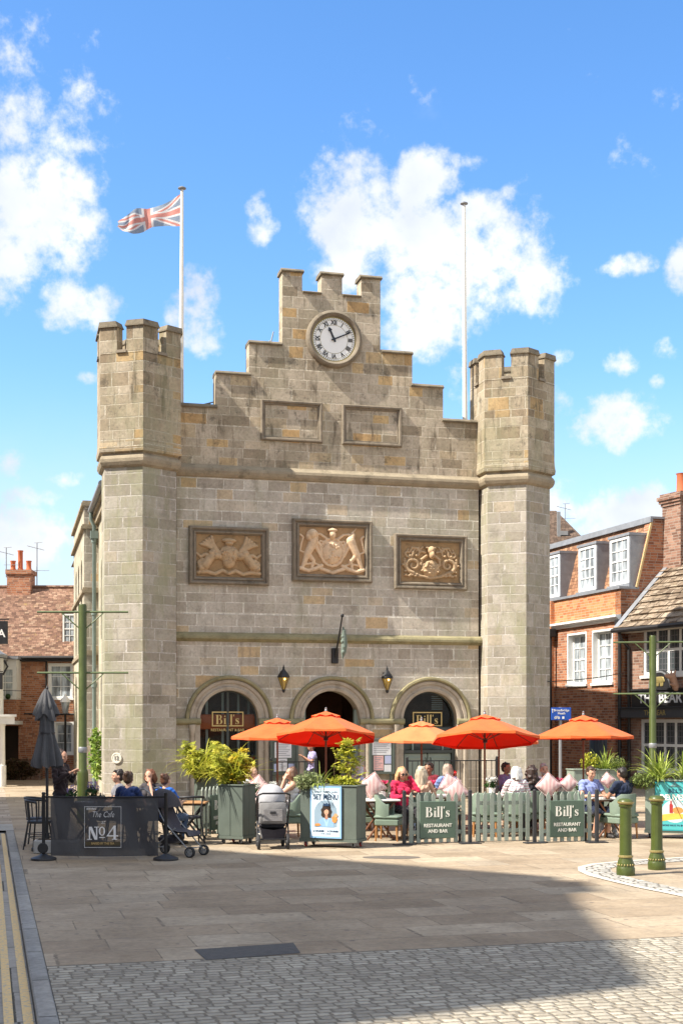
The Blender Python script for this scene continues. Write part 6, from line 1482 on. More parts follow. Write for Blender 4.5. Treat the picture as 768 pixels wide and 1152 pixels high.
# ------------------------------------------------------------------ people
SKINS = {}
def skin(c):
    if c not in SKINS: SKINS[c] = paint('skin_%d' % len(SKINS), c, .5, .10, 9, .05, spec=.35)
    return SKINS[c]
LIGHT, WARM, TAN = (.56, .34, .25), (.50, .28, .19), (.34, .175, .11)
EYEM = paint('eye_dark', (.03, .022, .018), .2, .05); LIPM = paint('lip', (.42, .15, .13), .5, .05)
def cloth(c, name): return fabric(name, c, None, 0) if name not in MATS else MATS[name]
def person(label, px, Y, face, hair, hairc, top, trousers, pose='sit', arms='table', sk=LIGHT, sleeve='short', tilt=0.0, yaw=0.0, scale=1.0, z0=0.0, beard=None, lean=0.0, female=False, glasses=False):
    """faces -y at 0 degrees; seated with the hips over the origin or standing on it"""
    stand = pose == 'stand'; dz = .40 if stand else 0.0; hz = .50 + dz
    sw = .155 if female else .175
    C = []; E = []; tags = []
    def cap(p0, p1, r0, r1, tag): C.append((p0, p1, r0, r1)); tags.append((tag, Vector(p0), Vector(p1), r0, r1))
    def ell(c, r, tag, M=None):
        E.append((c, r, M) if M else (c, r)); tags.append((tag, Vector(c), Vector(c), min(r) * .7 + max(r) * .3, 0))
    lf = lambda y, z: y - lean * (z - hz)       # forward lean grows with height
    ell((0, .02, hz + .03), (.165 if female else .16, .125, .12), 'pelvis')
    for z, rx, ry in ((.16, .138, .108), (.28, .14 if female else .15, .112), (.40, .15 if female else .168, .118)): ell((0, lf(.03, hz + z), hz + z), (rx, ry, .13), 'torso')
    if female: ell((-.065, lf(-.07, hz + .36), hz + .36), (.065, .06, .065), 'torso'); ell((.065, lf(-.07, hz + .36), hz + .36), (.065, .06, .065), 'torso')
    zs = hz + .50; ys = lf(.035, zs)
    cap((-sw + .02, ys, zs), (sw - .02, ys, zs), .062, .062, 'torso')
    cap((0, ys, zs + .02), (0, ys - .02, zs + .12), .052, .047, 'neck')
    # head, turned on the neck
    hb = Vector((0, ys - .015, zs + .095)); HM = Tm(*hb) @ Rz(R(yaw)) @ Rx(R(tilt))
    def hp_(x, y, z): return HM @ Vector((x, y, z))
    def hell(c, r, tag='head'):
        p = hp_(*c); E.append((tuple(p), r, HM.to_3x3().to_4x4())); tags.append((tag, p, p, sum(r) / 3, 0))
    hell((0, -.005, .115), (.076, .094, .10)); hell((0, -.03, .06), (.058, .066, .062)); hell((0, -.055, .022), (.032, .034, .026))
    hell((0, -.088, .125), (.05, .012, .012)); hell((0, -.104, .083), (.013, .019, .014)); hell((0, -.094, .104), (.009, .014, .024))
    for s in (-1, 1): hell((s * .077, .008, .095), (.010, .020, .030)); hell((s * .04, -.07, .075), (.022, .02, .02))
    hell((0, -.085, .048), (.024, .012, .007)); hell((0, -.083, .038), (.020, .012, .008))
    # limbs
    S = lambda s: Vector((s * sw, ys + .005, zs - .005))
    if arms == 'table': pts = {s: (Vector((s * .25, lf(-.10, hz + .27), hz + .26)), Vector((s * .10, -.37, .79 + dz))) for s in (-1, 1)}
    elif arms == 'chin': pts = {1: (Vector((.21, ys - .28, .79 + dz)), Vector((.07, ys - .16, zs + .08))), -1: (Vector((-.25, -.12, hz + .26)), Vector((-.02, -.36, .79 + dz)))}
    elif arms == 'hair': pts = {1: (Vector((.25, ys - .20, zs - .12)), Vector((.12, ys - .06, zs + .16))), -1: (Vector((-.25, -.12, hz + .26)), Vector((-.08, -.36, .79 + dz)))}
    elif arms == 'hold': pts = {s: (Vector((s * .23, ys - .07, hz + .26)), Vector((s * .07, ys - .28, zs - .08))) for s in (-1, 1)}
    elif arms == 'down': pts = {s: (Vector((s * .22, ys + .03, zs - .29)), Vector((s * .21, ys - .08, zs - .53))) for s in (-1, 1)}
    else: pts = {s: (Vector((s * .24, ys - .02, hz + .24)), Vector((s * .11, -.20, hz + .12))) for s in (-1, 1)}
    for s in (-1, 1):
        e, w = pts[s]; a = S(s)
        cap(a, e, .048 if female else .054, .037, 'uarm'); cap(e, w, .037, .025, 'farm')
        d = (w - e).normalized(); side = d.cross(Vector((0, 0, 1))); side = side.normalized() if side.length > .1 else Vector((1, 0, 0)); up = side.cross(d).normalized()
        pc = w + d * .055
        E.append((tuple(pc), (.038, .048, .016), Matrix((side, d, up)).transposed().to_4x4())); tags.append(('hand', pc, pc, .036, 0))
        for k, (o, L_) in enumerate(((-.027, .062), (-.009, .074), (.009, .070), (.026, .055))):
            p = w + d * .095 + side * o; m = p + d * L_ * .55 - up * .006; q = m + d * L_ * .38 - up * .024
            cap(p - d * .02, m, .0085, .008, 'hand'); cap(m, q, .008, .007, 'hand')
        th = w + d * .03 + side * (-s * .03); m = th + d * .035 + side * (-s * .028) - up * .008; cap(th, m, .011, .009, 'hand'); cap(m, m + d * .03 - up * .012, .009, .008, 'hand')
        if stand:
            k = Vector((s * .095, -.02, .50)); an = Vector((s * .10, .03 if s > 0 else -.06, .085))
            cap((s * .085, .02, hz - .01), k, .088, .058, 'thigh')
        else:
            k = Vector((s * .12, -.43, .50)); an = Vector((s * .12, -.40 if s > 0 else -.30, .085)); cap((s * .085, .0, .51), k, .088, .060, 'thigh')
        cap(k, an, .056, .036, 'shin'); cap(an + Vector((0, .03, -.04)), an + Vector((s * .02, -.13, -.055)), .036, .028, 'foot')
    me = fuse(C, E, .0095, 2)
    nv = len(me.vertices); co = np.empty(nv * 3); me.vertices.foreach_get('co', co); co = co.reshape(-1, 3); no = np.empty(nv * 3); me.vertex_normals.foreach_get('vector', no); no = no.reshape(-1, 3)
    best = np.full(nv, 1e9); lab = np.zeros(nv, int); names = ['pelvis', 'torso', 'neck', 'head', 'uarm', 'farm', 'hand', 'thigh', 'shin', 'foot']; par = np.zeros(nv)
    for tag, a, b_, r0, r1 in tags:
        A = np.array(a); D = np.array(b_) - A; L2 = D @ D
        tt = np.clip((co - A) @ D / L2, 0, 1) if L2 > 1e-9 else np.zeros(nv)
        d = np.linalg.norm(co - A - tt[:, None] * D, axis=1) - (r0 + (r1 - r0) * tt if L2 > 1e-9 else r0)
        m = d < best; best[m] = d[m]; lab[m] = names.index(tag); par[m] = tt[m]
    t = thing('person', label, 'person', (X_(px, Y), Y, z0), R(face)); t.scale = (scale,) * 3
    me.materials.append(skin(sk)); body = link('body', me, t)
    faces = np.empty(len(me.polygons) * 4, int)
    fl = [tuple(p.vertices) for p in me.polygons]
    def garment(name, keep, m, off, wr=.0065):
        idx = {}; vs = []; fs = []
        for f in fl:
            if all(keep[i] for i in f):
                q = []
                for i in f:
                    if i not in idx:
                        idx[i] = len(vs); p = co[i]; w = off + wr * (math.sin(p[2] * 62 + p[0] * 21) * math.sin(p[1] * 47 + p[2] * 13) + .6 * math.sin(p[0] * 90 + p[2] * 33)); vs.append(tuple(p + no[i] * max(w, .003)))
                    q.append(idx[i])
                fs.append(q)
        if fs: b = MB(); b.v = vs; b.f = fs; b.m = [0] * len(fs); return b.build(name, m, t, smooth=180)
    L = lambda *n: np.isin(lab, [names.index(x) for x in n])
    up = L('torso', 'uarm') | (L('pelvis') & (co[:, 2] > hz + .02))
    if sleeve == 'bare': up = L('torso') & (co[:, 2] < zs + .0) | (L('pelvis') & (co[:, 2] > hz + .02))
    if sleeve == 'short': up &= ~(L('uarm') & (par > .62))
    if sleeve == 'long': up |= L('farm') & (par < .93)
    garment('shirt', up, top, .012)
    lo = L('pelvis', 'thigh') & (co[:, 2] < hz + .12)
    if trousers is not None:
        m, shorts = trousers
        if not shorts: lo |= L('shin')
        garment('trousers' if not shorts else 'shorts', lo, m, .009)
    garment('shoes', L('foot') | (L('shin') & (co[:, 2] < .10)), paint('shoe_dark', (.03, .028, .028), .5) if len(label) % 3 else paint('shoe_white', (.6, .6, .58), .6), .008, .001)
    # face
    for s in (-1, 1):
        q = MB(); q.ell((0, 0, 0), (.0125, .006, .007), 10, 6, M=HM @ Tm(s * .031, -.0865, .108)); q.build('eye', EYEM, t, smooth=90)
        q = MB(); q.ell((0, 0, 0), (.02, .005, .0035), 8, 4, M=HM @ Tm(s * .032, -.0945, .131)); q.build('eyebrow', paint('brow', (.06, .04, .03), .8), t)
    q = MB(); q.ell((0, 0, 0), (.021, .006, .0055), 10, 5, M=HM @ Tm(0, -.096, .043)); q.build('mouth', LIPM, t, smooth=90)
    if glasses:
        q = MB()
        for s in (-1, 1): q.lathe([(.024, 0), (.024, .004), (.001, .005)], 14, M=HM @ Tm(s * .032, -.105, .108) @ Rx(R(90))); q.tube([tuple(hp_(s * .055, -.10, .112)), tuple(hp_(s * .08, .0, .112))], .003, 4)
        q.build('sunglasses', BLACKP, t)
    # hair
    rg = random.Random(hash(label) % 1000 if False else len(label) * 7 + int(px)); HC = []; HE = []
    def he(c, r): HE.append((tuple(hp_(*c)), r, HM.to_3x3().to_4x4()))
    def hc(a, b_, r0, r1): HC.append((tuple(hp_(*a)), tuple(hp_(*b_)), r0, r1))
    if hair != 'bald':
        he((0, .018, .135), (.084, .094, .092)); he((0, .045, .09), (.076, .062, .075))
        for k in range(34): a = rg.uniform(0, 2 * PI); z = rg.uniform(.07, .21); r = .07 * math.sqrt(max(.05, 1 - ((z - .13) / .09) ** 2)); q_ = rg.uniform(.014, .03); he((r * 1.06 * math.cos(a), .03 + r * 1.1 * abs(math.sin(a)) - .02, z), (q_, q_, q_ * 1.2))
    if hair == 'short':
        for k in range(8): he((rg.uniform(-.055, .055), -.052 + rg.uniform(-.012, .02), .19 + rg.uniform(-.012, .014)), (.024, .024, .018))
    if hair in ('long', 'curly', 'bob'):
        n = 16; zl = -.20 if hair == 'long' else (-.13 if hair == 'curly' else -.01)
        for k in range(n):
            a = -.35 + (PI + .7) * k / (n - 1); x, y = .078 * math.cos(a), .01 + .080 * math.sin(a)
            jx = rg.uniform(-.02, .02)
            hc((x, y, .14), (x * 1.12 + jx, y * 1.1, .05), .024, .026); hc((x * 1.12 + jx, y * 1.1, .05), (x * 1.15, y * 1.2 + .01, zl + rg.uniform(-.03, .05)), .026, .015)
            if hair == 'curly':
                for q in range(3): he((x * 1.25 + rg.uniform(-.02, .02), y * 1.2 + rg.uniform(-.01, .02), rg.uniform(zl, .15)), (.03, .03, .028))
    if hair == 'bun':
        he((0, .085, .19), (.045, .045, .042))
        for k in range(8): he((rg.uniform(-.04, .04), .085 + rg.uniform(-.03, .03), .19 + rg.uniform(-.03, .03)), (.018, .018, .016))
    if HE:
        hm = fuse(HC, HE, .009, 1); k = 'hair_%d_%d_%d' % tuple(int(x * 255) for x in hairc)
        hm.materials.append(MATS.get(k) or hair_mat(k, hairc)); hm.name = 'hair'; link('hair', hm, t)
    if beard:
        bmh = fuse([], [(tuple(hp_(0, -.062, .022)), (.044, .040, .036), HM.to_3x3().to_4x4()), (tuple(hp_(-.045, -.03, .05)), (.022, .04, .04), HM.to_3x3().to_4x4()), (tuple(hp_(.045, -.03, .05)), (.022, .04, .04), HM.to_3x3().to_4x4())], .008, 1)
        k = 'beard'; bmh.materials.append(MATS.get(k) or hair_mat(k, beard)); link('beard', bmh, t)
    return t
def hair_mat(name, c):
    k = NT(name); o = k.co('Object'); mp = k.n('ShaderNodeMapping'); mp.inputs['Scale'].default_value = (90, 90, 10); k.l(o, mp.inputs['Vector'])
    n = k.noise(mp.outputs[0], 1.0, 4, .6); k.l(k.ramp(n, [(.32, tuple(x * .38 for x in c)), (.68, tuple(min(1, x * 1.35) for x in c))]), k.b.inputs['Base Color'])
    k.b.inputs['Roughness'].default_value = .5; k.l(k.bump(n, .6, .006), k.b.inputs['Normal']); return k.m
NAVYC = cloth((.012, .018, .04), 'navy_cloth'); DARKC = cloth((.022, .02, .024), 'black_cloth'); JEANS = cloth((.05, .075, .13), 'denim'); BEIGE = cloth((.42, .36, .28), 'beige_cloth'); GREYT = cloth((.25, .25, .26), 'grey_cloth')
BROWNH, DARKH, BLOND, GREYH, WHITEH, RED_H = (.07, .035, .018), (.022, .013, .009), (.50, .33, .15), (.42, .41, .40), (.70, .69, .66), (.17, .06, .025)
person('standing waitress in a dark cardigan beside the furled charcoal parasol', 70, 22.9, 62, 'bun', (.05, .028, .018), cloth((.03, .02, .022), 'plum_cardigan'), (DARKC, False), 'stand', 'hold', sleeve='long', sk=WARM, female=True, scale=.97, tilt=8)
person('dark haired man in a grey shirt seated behind the cafe banner', 131.5, 23.1, -75, 'short', DARKH, cloth((.16, .16, .18), 'slate_shirt'), (JEANS, False), sk=WARM, arms='table')
person('woman in a navy top, hair in a bun, back turned behind the banner', 145, 22.2, 168, 'bun', BROWNH, cloth((.015, .03, .10), 'deep_blue_top'), (DARKC, False), sk=LIGHT, female=True, sleeve='short')
person('auburn haired woman in a dark top resting her chin on her hand', 168.5, 23.2, -20, 'bob', RED_H, cloth((.05, .045, .05), 'charcoal_top'), (DARKC, False), arms='chin', sk=WARM, female=True, tilt=8)
person('person with a brown bun and a bright blue top behind the dark buggy', 187, 22.9, 150, 'bun', (.10, .04, .02), cloth((.015, .10, .42), 'bright_blue_top'), (JEANS, False), sk=LIGHT, female=True, scale=.95)
person('long haired blonde woman with lowered head behind the grey pram', 283, 24.9, 55, 'long', BLOND, cloth((.60, .57, .54), 'pale_print_top'), (JEANS, False), arms='hold', female=True, tilt=22)
person('bare armed woman leaning in profile behind the poster planter', 326.5, 24.4, -80, 'bob', (.13, .06, .03), cloth((.62, .60, .60), 'white_sleeveless_top'), (GREYT, False), arms='chin', sleeve='bare', female=True, sk=WARM)
dp_ = hp(-.75, -.75); person('man in a lavender shirt standing in the middle arch doorway', 384 + dp_.x / dp_.y * FPX, dp_.y, -75, 'short', (.05, .025, .015), cloth((.36, .32, .52), 'lavender_shirt'), (DARKC, False), 'stand', 'hold', sk=TAN, tilt=12, scale=.93)
person('grey haired person in a pale top seated left of the pair of grey heads', 392, 26.6, 165, 'short', GREYH, cloth((.5, .5, .52), 'pale_grey_top'), (BEIGE, False))
person('silver haired woman in a pale blue cardigan looking toward the red geranium', 407, 26.0, 100, 'bob', (.55, .54, .52), cloth((.45, .50, .60), 'pale_blue_cardigan'), (BEIGE, False), sleeve='long', female=True)
person('long haired blonde woman in a raspberry top touching her hair, sunglasses on', 452, 24.5, 25, 'long', (.56, .34, .16), cloth((.56, .02, .07), 'raspberry_top'), (DARKC, False), arms='hair', female=True, sleeve='long', tilt=14, glasses=True, sk=WARM)
person('fair haired woman in a strappy peach top, back turned behind a sign panel', 474, 24.9, 172, 'long', (.52, .43, .31), cloth((.66, .40, .28), 'peach_top'), (JEANS, False), female=True, sleeve='bare', tilt=-2)
person('dark haired man in a maroon shirt facing the fair haired woman', 482, 27.0, -35, 'short', DARKH, cloth((.16, .02, .03), 'maroon_shirt'), (DARKC, False), sk=TAN, tilt=6)
person('ash haired woman in a blue flowered blouse with her back turned by cushions', 503, 26.3, 185, 'bob', (.36, .29, .23), cloth((.20, .29, .55), 'blue_flowered_blouse'), (BEIGE, False), female=True)
person('dark haired man in a violet shirt beside the white haired woman', 570, 27.2, 55, 'short', DARKH, cloth((.20, .17, .34), 'violet_shirt'), (DARKC, False), sk=TAN)
STRP = stripes('rose_striped_jersey', (.72, .70, .69), (.60, .28, .33), 21, 2, 'Object', .72)
person('white haired woman in a rose striped jersey with her back turned', 580.5, 24.8, 178, 'bob', WHITEH, STRP, (BEIGE, False), female=True, sleeve='long')
person('woman with long dark curly hair and dark top seated with her back turned', 597, 25.4, 195, 'curly', (.035, .016, .010), DARKC, (DARKC, False), female=True, sleeve='long')
person('grey bearded man in a white shirt facing the camera', 612, 26.2, 5, 'short', (.36, .34, .32), cloth((.62, .62, .64), 'white_shirt'), (GREYT, False), beard=(.42, .40, .38), sk=WARM)
person('young man in a periwinkle t-shirt and dark shorts looking down under the right parasol', 664.5, 24.7, 22, 'short', (.055, .028, .015), cloth((.22, .27, .52), 'periwinkle_tshirt'), (NAVYC, True), sk=WARM, tilt=12)
person('man in a navy polo shirt with his back turned beside the pale planter', 699, 24.3, -148, 'short', (.018, .012, .009), cloth((.014, .022, .05), 'navy_polo'), (cloth((.40, .42, .46), 'pale_trousers'), False), sk=TAN, tilt=8)

# chairs under them and empty ones
chair_at(452, 24.5, 25, 'green chair under the woman in the raspberry top'); chair_at(436.5, 23.9, 75, 'empty green chair side on, left of the woman in the raspberry top')
chair_at(474, 24.9, 172, 'green chair under the fair haired woman behind the first sign panel'); chair_at(503, 26.3, 185, 'green chair under the woman in the blue flowered blouse')
chair_at(545, 24.7, 175, 'empty green chair behind the plain picket panel'); chair_at(580.5, 24.8, 178, 'green chair under the white haired woman')
chair_at(597, 25.4, 195, 'green chair under the dark curly haired woman'); chair_at(612, 26.2, 5, 'green chair under the grey bearded man')
chair_at(570, 27.2, 55, 'green chair under the man in the violet shirt'); chair_at(638, 25.2, 170, 'empty green chair behind the second sign panel')
chair_at(664.5, 24.7, 22, 'green chair under the young man in periwinkle'); chair_at(699, 24.3, -148, 'green chair under the man in the navy polo shirt')
chair_at(410, 24.6, 95, 'empty green chair beside the poster planter'); chair_at(392, 26.6, 165, 'green chair under the grey haired person'); chair_at(407, 26.0, 100, 'green chair under the silver haired woman')
chair_at(482, 27.0, -35, 'green chair under the man in the maroon shirt'); chair_at(283, 24.9, 55, 'green chair under the blonde woman behind the pram'); chair_at(326.5, 24.4, -80, 'green chair under the bare armed woman')
bchair_at(45, 22.3, 80, 'black chair at the far left, nearer one under the furled parasol'); bchair_at(43.5, 23.0, 95, 'black chair at the far left, set behind the other')
bchair_at(131.5, 23.1, -75, 'black chair under the man in the grey shirt'); bchair_at(145, 22.2, 168, 'black chair under the woman in navy'); bchair_at(168.5, 23.2, -20, 'black chair under the auburn haired woman')
bchair_at(187, 22.9, 150, 'black chair under the person in bright blue'); bchair_at(214, 23.4, -160, 'empty black chair below the wooden table by the dark buggy'); bchair_at(277, 23.9, 140, 'empty black chair between the upright planter and the pram')
table(424, 24.15, 'white topped table with crossed brown legs beside the poster planter', TOPW, WOODD, .70); table(296, 24.5, 'white topped table behind the grey pram', TOPW, BLACK)
table(494, 25.4, 'white topped table behind the first sign panel', TOPW, WOODD); table(549, 25.6, 'white topped table with white flowers behind the plain pickets', TOPW, WOODD)
table(604, 25.75, 'white topped table between the white haired woman and the bearded man', TOPW, WOODD, .6); table(681, 24.6, 'white topped table between the two men at the right', TOPW, WOODD, .6)
table(399, 26.5, 'white topped table by the two grey haired people', TOPW, WOODD, .6)
DTOP = paint('dark_table_top', (.05, .045, .045), .5, .1)
table(98, 22.5, 'dark topped cafe table with lavender pots behind the banner', DTOP, BLACK, .8, .76, 0, grp='cafe tables'); table(156, 22.75, 'dark topped cafe table between the seated people behind the banner', DTOP, BLACK, .6, .74, 0, grp='cafe tables')
table(214, 24.0, 'cafe table with a honey coloured wooden top beside the dark buggy', WOODL, BLACK, .62, .70, 0, grp='cafe tables')
# menu tray on the dark table
t = thing('menu_folder', 'dark menu folder lying on the lavender table', 'menu', (X_(95, 22.3), 22.3, .761), .1)
b = MB(); b.bbox(-.17, .17, -.12, .12, 0, .035, .006); b.build('cover', paint('dark_leatherette', (.03, .035, .05), .4), t); b = MB(); b.box(-.16, .16, -.11, .115, .0355, .045); b.build('pages', PAPER, t)

# cushions
def cushion(px, py, Y, s, roll, face, label):
    t = thing('cushion', label, 'cushion', (X_(px, Y), Y, Z_(py, Y)), R(face), 'pink striped cushions')
    n = 14; vs = []; fs = []
    for sg in (1, -1):
        for i in range(n + 1):
            for j in range(n + 1):
                u, v = 2 * i / n - 1, 2 * j / n - 1
                h = .075 * (max(0, (1 - abs(u) ** 2.6)) * max(0, (1 - abs(v) ** 2.6))) ** .5 + .004
                k = 1 - .10 * (1 - u * u) * v * v - .0; kk = 1 - .10 * (1 - v * v) * u * u
                vs.append((s * u * kk, sg * h, s * v * k))
    o = (n + 1) ** 2
    for sg in (0, 1):
        for i in range(n):
            for j in range(n): a = sg * o + i * (n + 1) + j; fs.append((a, a + n + 1, a + n + 2, a + 1))
    b = MB(); b.add(vs, fs, M=Ry(R(roll))); b.build('cover', PINKST, t, smooth=60, fixn=True)
    b = MB(); ed = [(s * a, 0, s * c) for a, c in ((-1, -1), (1, -1), (1, 1), (-1, 1), (-1, -1))]; b.tube([tuple(Ry(R(roll)) @ Vector(p)) for p in ed], .008, 6); b.build('piping', PINKST, t)
cushion(301, 900, 23.95, .24, 35, 15, 'large pink striped cushion leaning by the grey pram'); cushion(290, 886, 24.4, .17, 50, -10, 'small pink striped cushion above the larger one behind the pram')
cushion(419, 884, 24.0, .18, 55, 0, 'pink striped cushion on the table beside the poster planter'); cushion(506, 883, 25.2, .17, 28, 10, 'upright pink striped cushion behind the first sign panel')
cushion(513, 891, 24.9, .18, 52, 0, 'pink striped cushion lying lower right behind the first sign panel'); cushion(617, 884, 24.9, .18, 42, 0, 'pink striped cushion before the bearded man')
cushion(640, 882, 25.6, .14, 45, 0, 'pink striped cushion beside the pink flower at the second sign panel'); cushion(683, 878, 24.7, .11, 40, 0, 'small pink striped cushion between the two men')
# ------------------------------------------------------------------ flowers in pots
GER = leaf('geranium_pink', (.72, .05, .16), (.80, .12, .25), .25); GERR = leaf('geranium_red', (.70, .02, .03), (.8, .05, .05), .25); WFL = leaf('white_petals', (.66, .68, .62), (.8, .8, .76), .2); LAV = leaf('lavender_flower', (.28, .20, .42), (.42, .32, .55), .2)
LEAFD = leaf('dark_green_leaf', (.035, .085, .02), (.07, .14, .03)); POTW = paint('white_pot', (.60, .60, .58), .5, .05); POTD = paint('dark_pot', (.06, .06, .065), .5, .1)
def flowerpot(px, Y, z, label, fm, n, s=1.0, pot=None, tall=.14, kind='ball'):
    rg = random.Random(int(px * 13)); t = thing('flower_pot', label, 'flowers', (X_(px, Y), Y, z), 0, 'flower pots on the tables'); t.scale = (s,) * 3
    b = MB(); b.lathe([(.045, 0), (.06, .1), (.066, .105), (.066, .12), (.055, .12), (.05, .10)], 14); b.build('pot', pot or POTW, t, smooth=40)
    b = MB(); bush(b, 110, (0, 0, .17), (.10, .10, .08), .05, rg); 
    for k in range(n): a = rg.uniform(0, 6.3); r = rg.uniform(0, .06); b.tube([(r * .4 * math.cos(a), r * .4 * math.sin(a), .1), (r * math.cos(a), r * math.sin(a), .14 + tall)], .004, 4)
    b.build('leaves', LEAFD, t, uv=False)
    b = MB()
    for k in range(n):
        a = 2.4 * k; r = .085 * math.sqrt((k + .3) / n); c = (r * math.cos(a), r * math.sin(a), .14 + tall * rg.uniform(.6, 1.15))
        if kind == 'spike': bush(b, 26, c, (.014, .014, .06), .022, rg)
        else: bush(b, 42, c, (.036, .036, .03), .03, rg)
    b.build('blossom', fm, t, uv=False)
flowerpot(430, 24.35, .742, 'pink geranium in a white pot on the table beside the poster planter', GER, 8, 1.1); flowerpot(415, 26.5, .742, 'pink geranium behind the striped cushion near the grey haired pair', GER, 6)
flowerpot(484, 25.2, .742, 'pink geranium before the man in maroon', GER, 6, .9); flowerpot(507, 26.8, .742, 'red geranium behind the woman in the blue flowered blouse', GERR, 8, 1.25)
flowerpot(553, 25.5, .742, 'white flowers in a pot behind the plain picket panel', WFL, 8, 1.15); flowerpot(631, 25.9, .742, 'bright pink flower beside the bearded man', GER, 6, 1.0)
flowerpot(306, 24.3, .742, 'white flowers in a pot on the table behind the grey pram', WFL, 8, 1.0); flowerpot(288.5, 24.2, .742, 'white flowers before the blonde woman behind the pram', WFL, 7, .9)
flowerpot(653, 25.0, .742, 'white flowers at the elbow of the young man in periwinkle', WFL, 7, .9)
flowerpot(80, 22.3, .762, 'lavender in a dark pot at the left end of the dark cafe table', LAV, 9, 1.0, POTD, .12, 'spike'); flowerpot(104, 22.4, .762, 'lavender in a dark pot at the right end of the dark cafe table', LAV, 9, 1.15, POTD, .14, 'spike')
flowerpot(114, 22.2, .70, 'leafy pot plant between the lavender and the man in grey', LAV, 4, .9, POTD, .08, 'spike')
# ------------------------------------------------------------------ plants in the planters
YG = leaf('yellow_green_leaf', (.34, .37, .035), (.66, .61, .09), .4); YEL_L = leaf('golden_leaf', (.55, .40, .03), (.80, .60, .05), .4); LIME = leaf('lime_strap_leaf', (.25, .34, .05), (.52, .58, .14), .35); OLIVE = leaf('olive_leaf', (.14, .19, .05), (.28, .33, .10), .3); GRASSY = leaf('grey_green_grass', (.22, .27, .12), (.42, .46, .22), .3)
STEM = paint('brown_stem', (.10, .06, .03), .8, .2, 20)
def strap(mb, p, az, L_, w, elev, droop, rg):
    n = 6; vs = []; d = Vector((math.cos(az), math.sin(az), 0)); q = Vector(p); s = Vector((-d.y, d.x, 0)); e = elev
    for i in range(n + 1):
        t = i / n; ww = w * (1 - t) ** .6 * (.5 + t * 1.6 if t < .3 else 1)
        vs += [q - s * ww + Vector((0, 0, ww * .4)), q, q + s * ww + Vector((0, 0, ww * .4))]
        q = q + (d * math.cos(e) + Vector((0, 0, math.sin(e)))) * (L_ / n); e -= droop / n * (1 + t)
    mb.add(vs, [f for i in range(n) for f in ((i * 3, i * 3 + 1, i * 3 + 4, i * 3 + 3), (i * 3 + 1, i * 3 + 2, i * 3 + 5, i * 3 + 4))])
def palmate(mb, p, s, rg):
    M = Tm(*p) @ Rz(rg.uniform(0, 6.3)) @ Rx(rg.uniform(-.2, .95)) @ Ry(rg.uniform(-.4, .4)); n = 7; vs = [(0, 0, 0)]; fs = []
    for k in range(n):
        a = -2.1 + 4.2 * k / (n - 1); L_ = s * (1.05 - .3 * abs(a) / 2.1)
        for (f, o, z) in ((.35, -.10, 0), (.62, -.17, .0), (1, 0, -.16), (.62, .17, 0), (.35, .10, 0)): vs.append((L_ * (f * math.sin(a) + o * math.cos(a)), L_ * (f * math.cos(a) - o * math.sin(a)), z * s + rg.uniform(-.01, .01)))
        i = 1 + 5 * k; fs += [(0, i, i + 4), (i, i + 1, i + 3, i + 4), (i + 1, i + 2, i + 3)]
    mb.add(vs, fs, M=M)
def plant(name, label, px, Y, z): return thing(name, label, 'plant', (X_(px, Y), Y, z), 0, 'plants in the planters')
def shrub(label, px, Y, z, wid, hei, n, ls, m, m2=None, straps=0, seed=1, name='leafy_shrub'):
    rg = random.Random(seed); t = plant(name, label, px, Y, z); st = MB(); tips = []
    for k in range(16):
        a = rg.uniform(0, 6.3); r = wid * rg.uniform(.15, 1); hh = hei * rg.uniform(.45, 1.0); e = (r * math.cos(a), r * .55 * math.sin(a), hh)
        st.tube([(e[0] * .2, e[1] * .2, 0), (e[0] * .55, e[1] * .55, hh * .55), e], [.010, .008, .004], 5); tips.append(e)
    st.build('stem', STEM, t, uv=False)
    b = MB(); b2 = MB()
    for k in range(n):
        e = rg.choice(tips); f = rg.uniform(.35, 1.02); p = (e[0] * (.2 + .8 * f) + rg.gauss(0, .06), e[1] * (.2 + .8 * f) + rg.gauss(0, .06), e[2] * f + rg.gauss(0, .04)); s_ = ls * rg.uniform(.6, 1.2)
        palmate(b2 if (m2 and p[0] > 0 and rg.random() < .33) else b, p, s_, rg)
    for k in range(straps): strap(b, (rg.uniform(-.15, .15), rg.uniform(-.1, .1), hei * .1), rg.uniform(0, 6.3), hei * rg.uniform(.8, 1.45), .015, rg.uniform(.6, 1.3), rg.uniform(.6, 1.6), rg)
    b.build('leaves', m, t, uv=False)
    if m2: b2.build('yellowing_leaves', m2, t, uv=False)
shrub('tall yellow green leafy shrub in the back left planter', 226, 25.3, 1.0, .52, .80, 420, .115, YG, None, 110, 2)
shrub('leafy shrub with golden yellow leaves in the upright planter', 258, 23.3, .98, .42, .74, 360, .112, YG, YEL_L, 40, 5)
def spiky(label, px, Y, z, n, L_, w, m, seed, extra=None, name='spiky_plant'):
    rg = random.Random(seed); t = plant(name, label, px, Y, z); b = MB()
    for k in range(n): strap(b, (rg.uniform(-.07, .07), rg.uniform(-.07, .07), .0), rg.uniform(0, 6.3), L_ * rg.uniform(.6, 1.1), w, rg.uniform(.55, 1.5), rg.uniform(.2, 1.5), rg)
    b.build('blades', m, t, uv=False)
    if extra: e = MB(); bush(e, extra[0], extra[1], extra[2], extra[3], rg); e.build('undergrowth', extra[4], t, uv=False)
    return t
spiky('big lime green spiky plant in the planter with the turquoise poster', 741, 24.4, 1.0, 95, .80, .020, LIME, 8, (750, (-.28, -.05, .06), (.30, .2, .14), .05, OLIVE))
spiky('second lime green spiky plant at the right end of the turquoise poster planter', 772, 24.5, 1.0, 60, .75, .020, LIME, 18, (500, (.0, -.05, .06), (.35, .2, .12), .05, GRASSY))
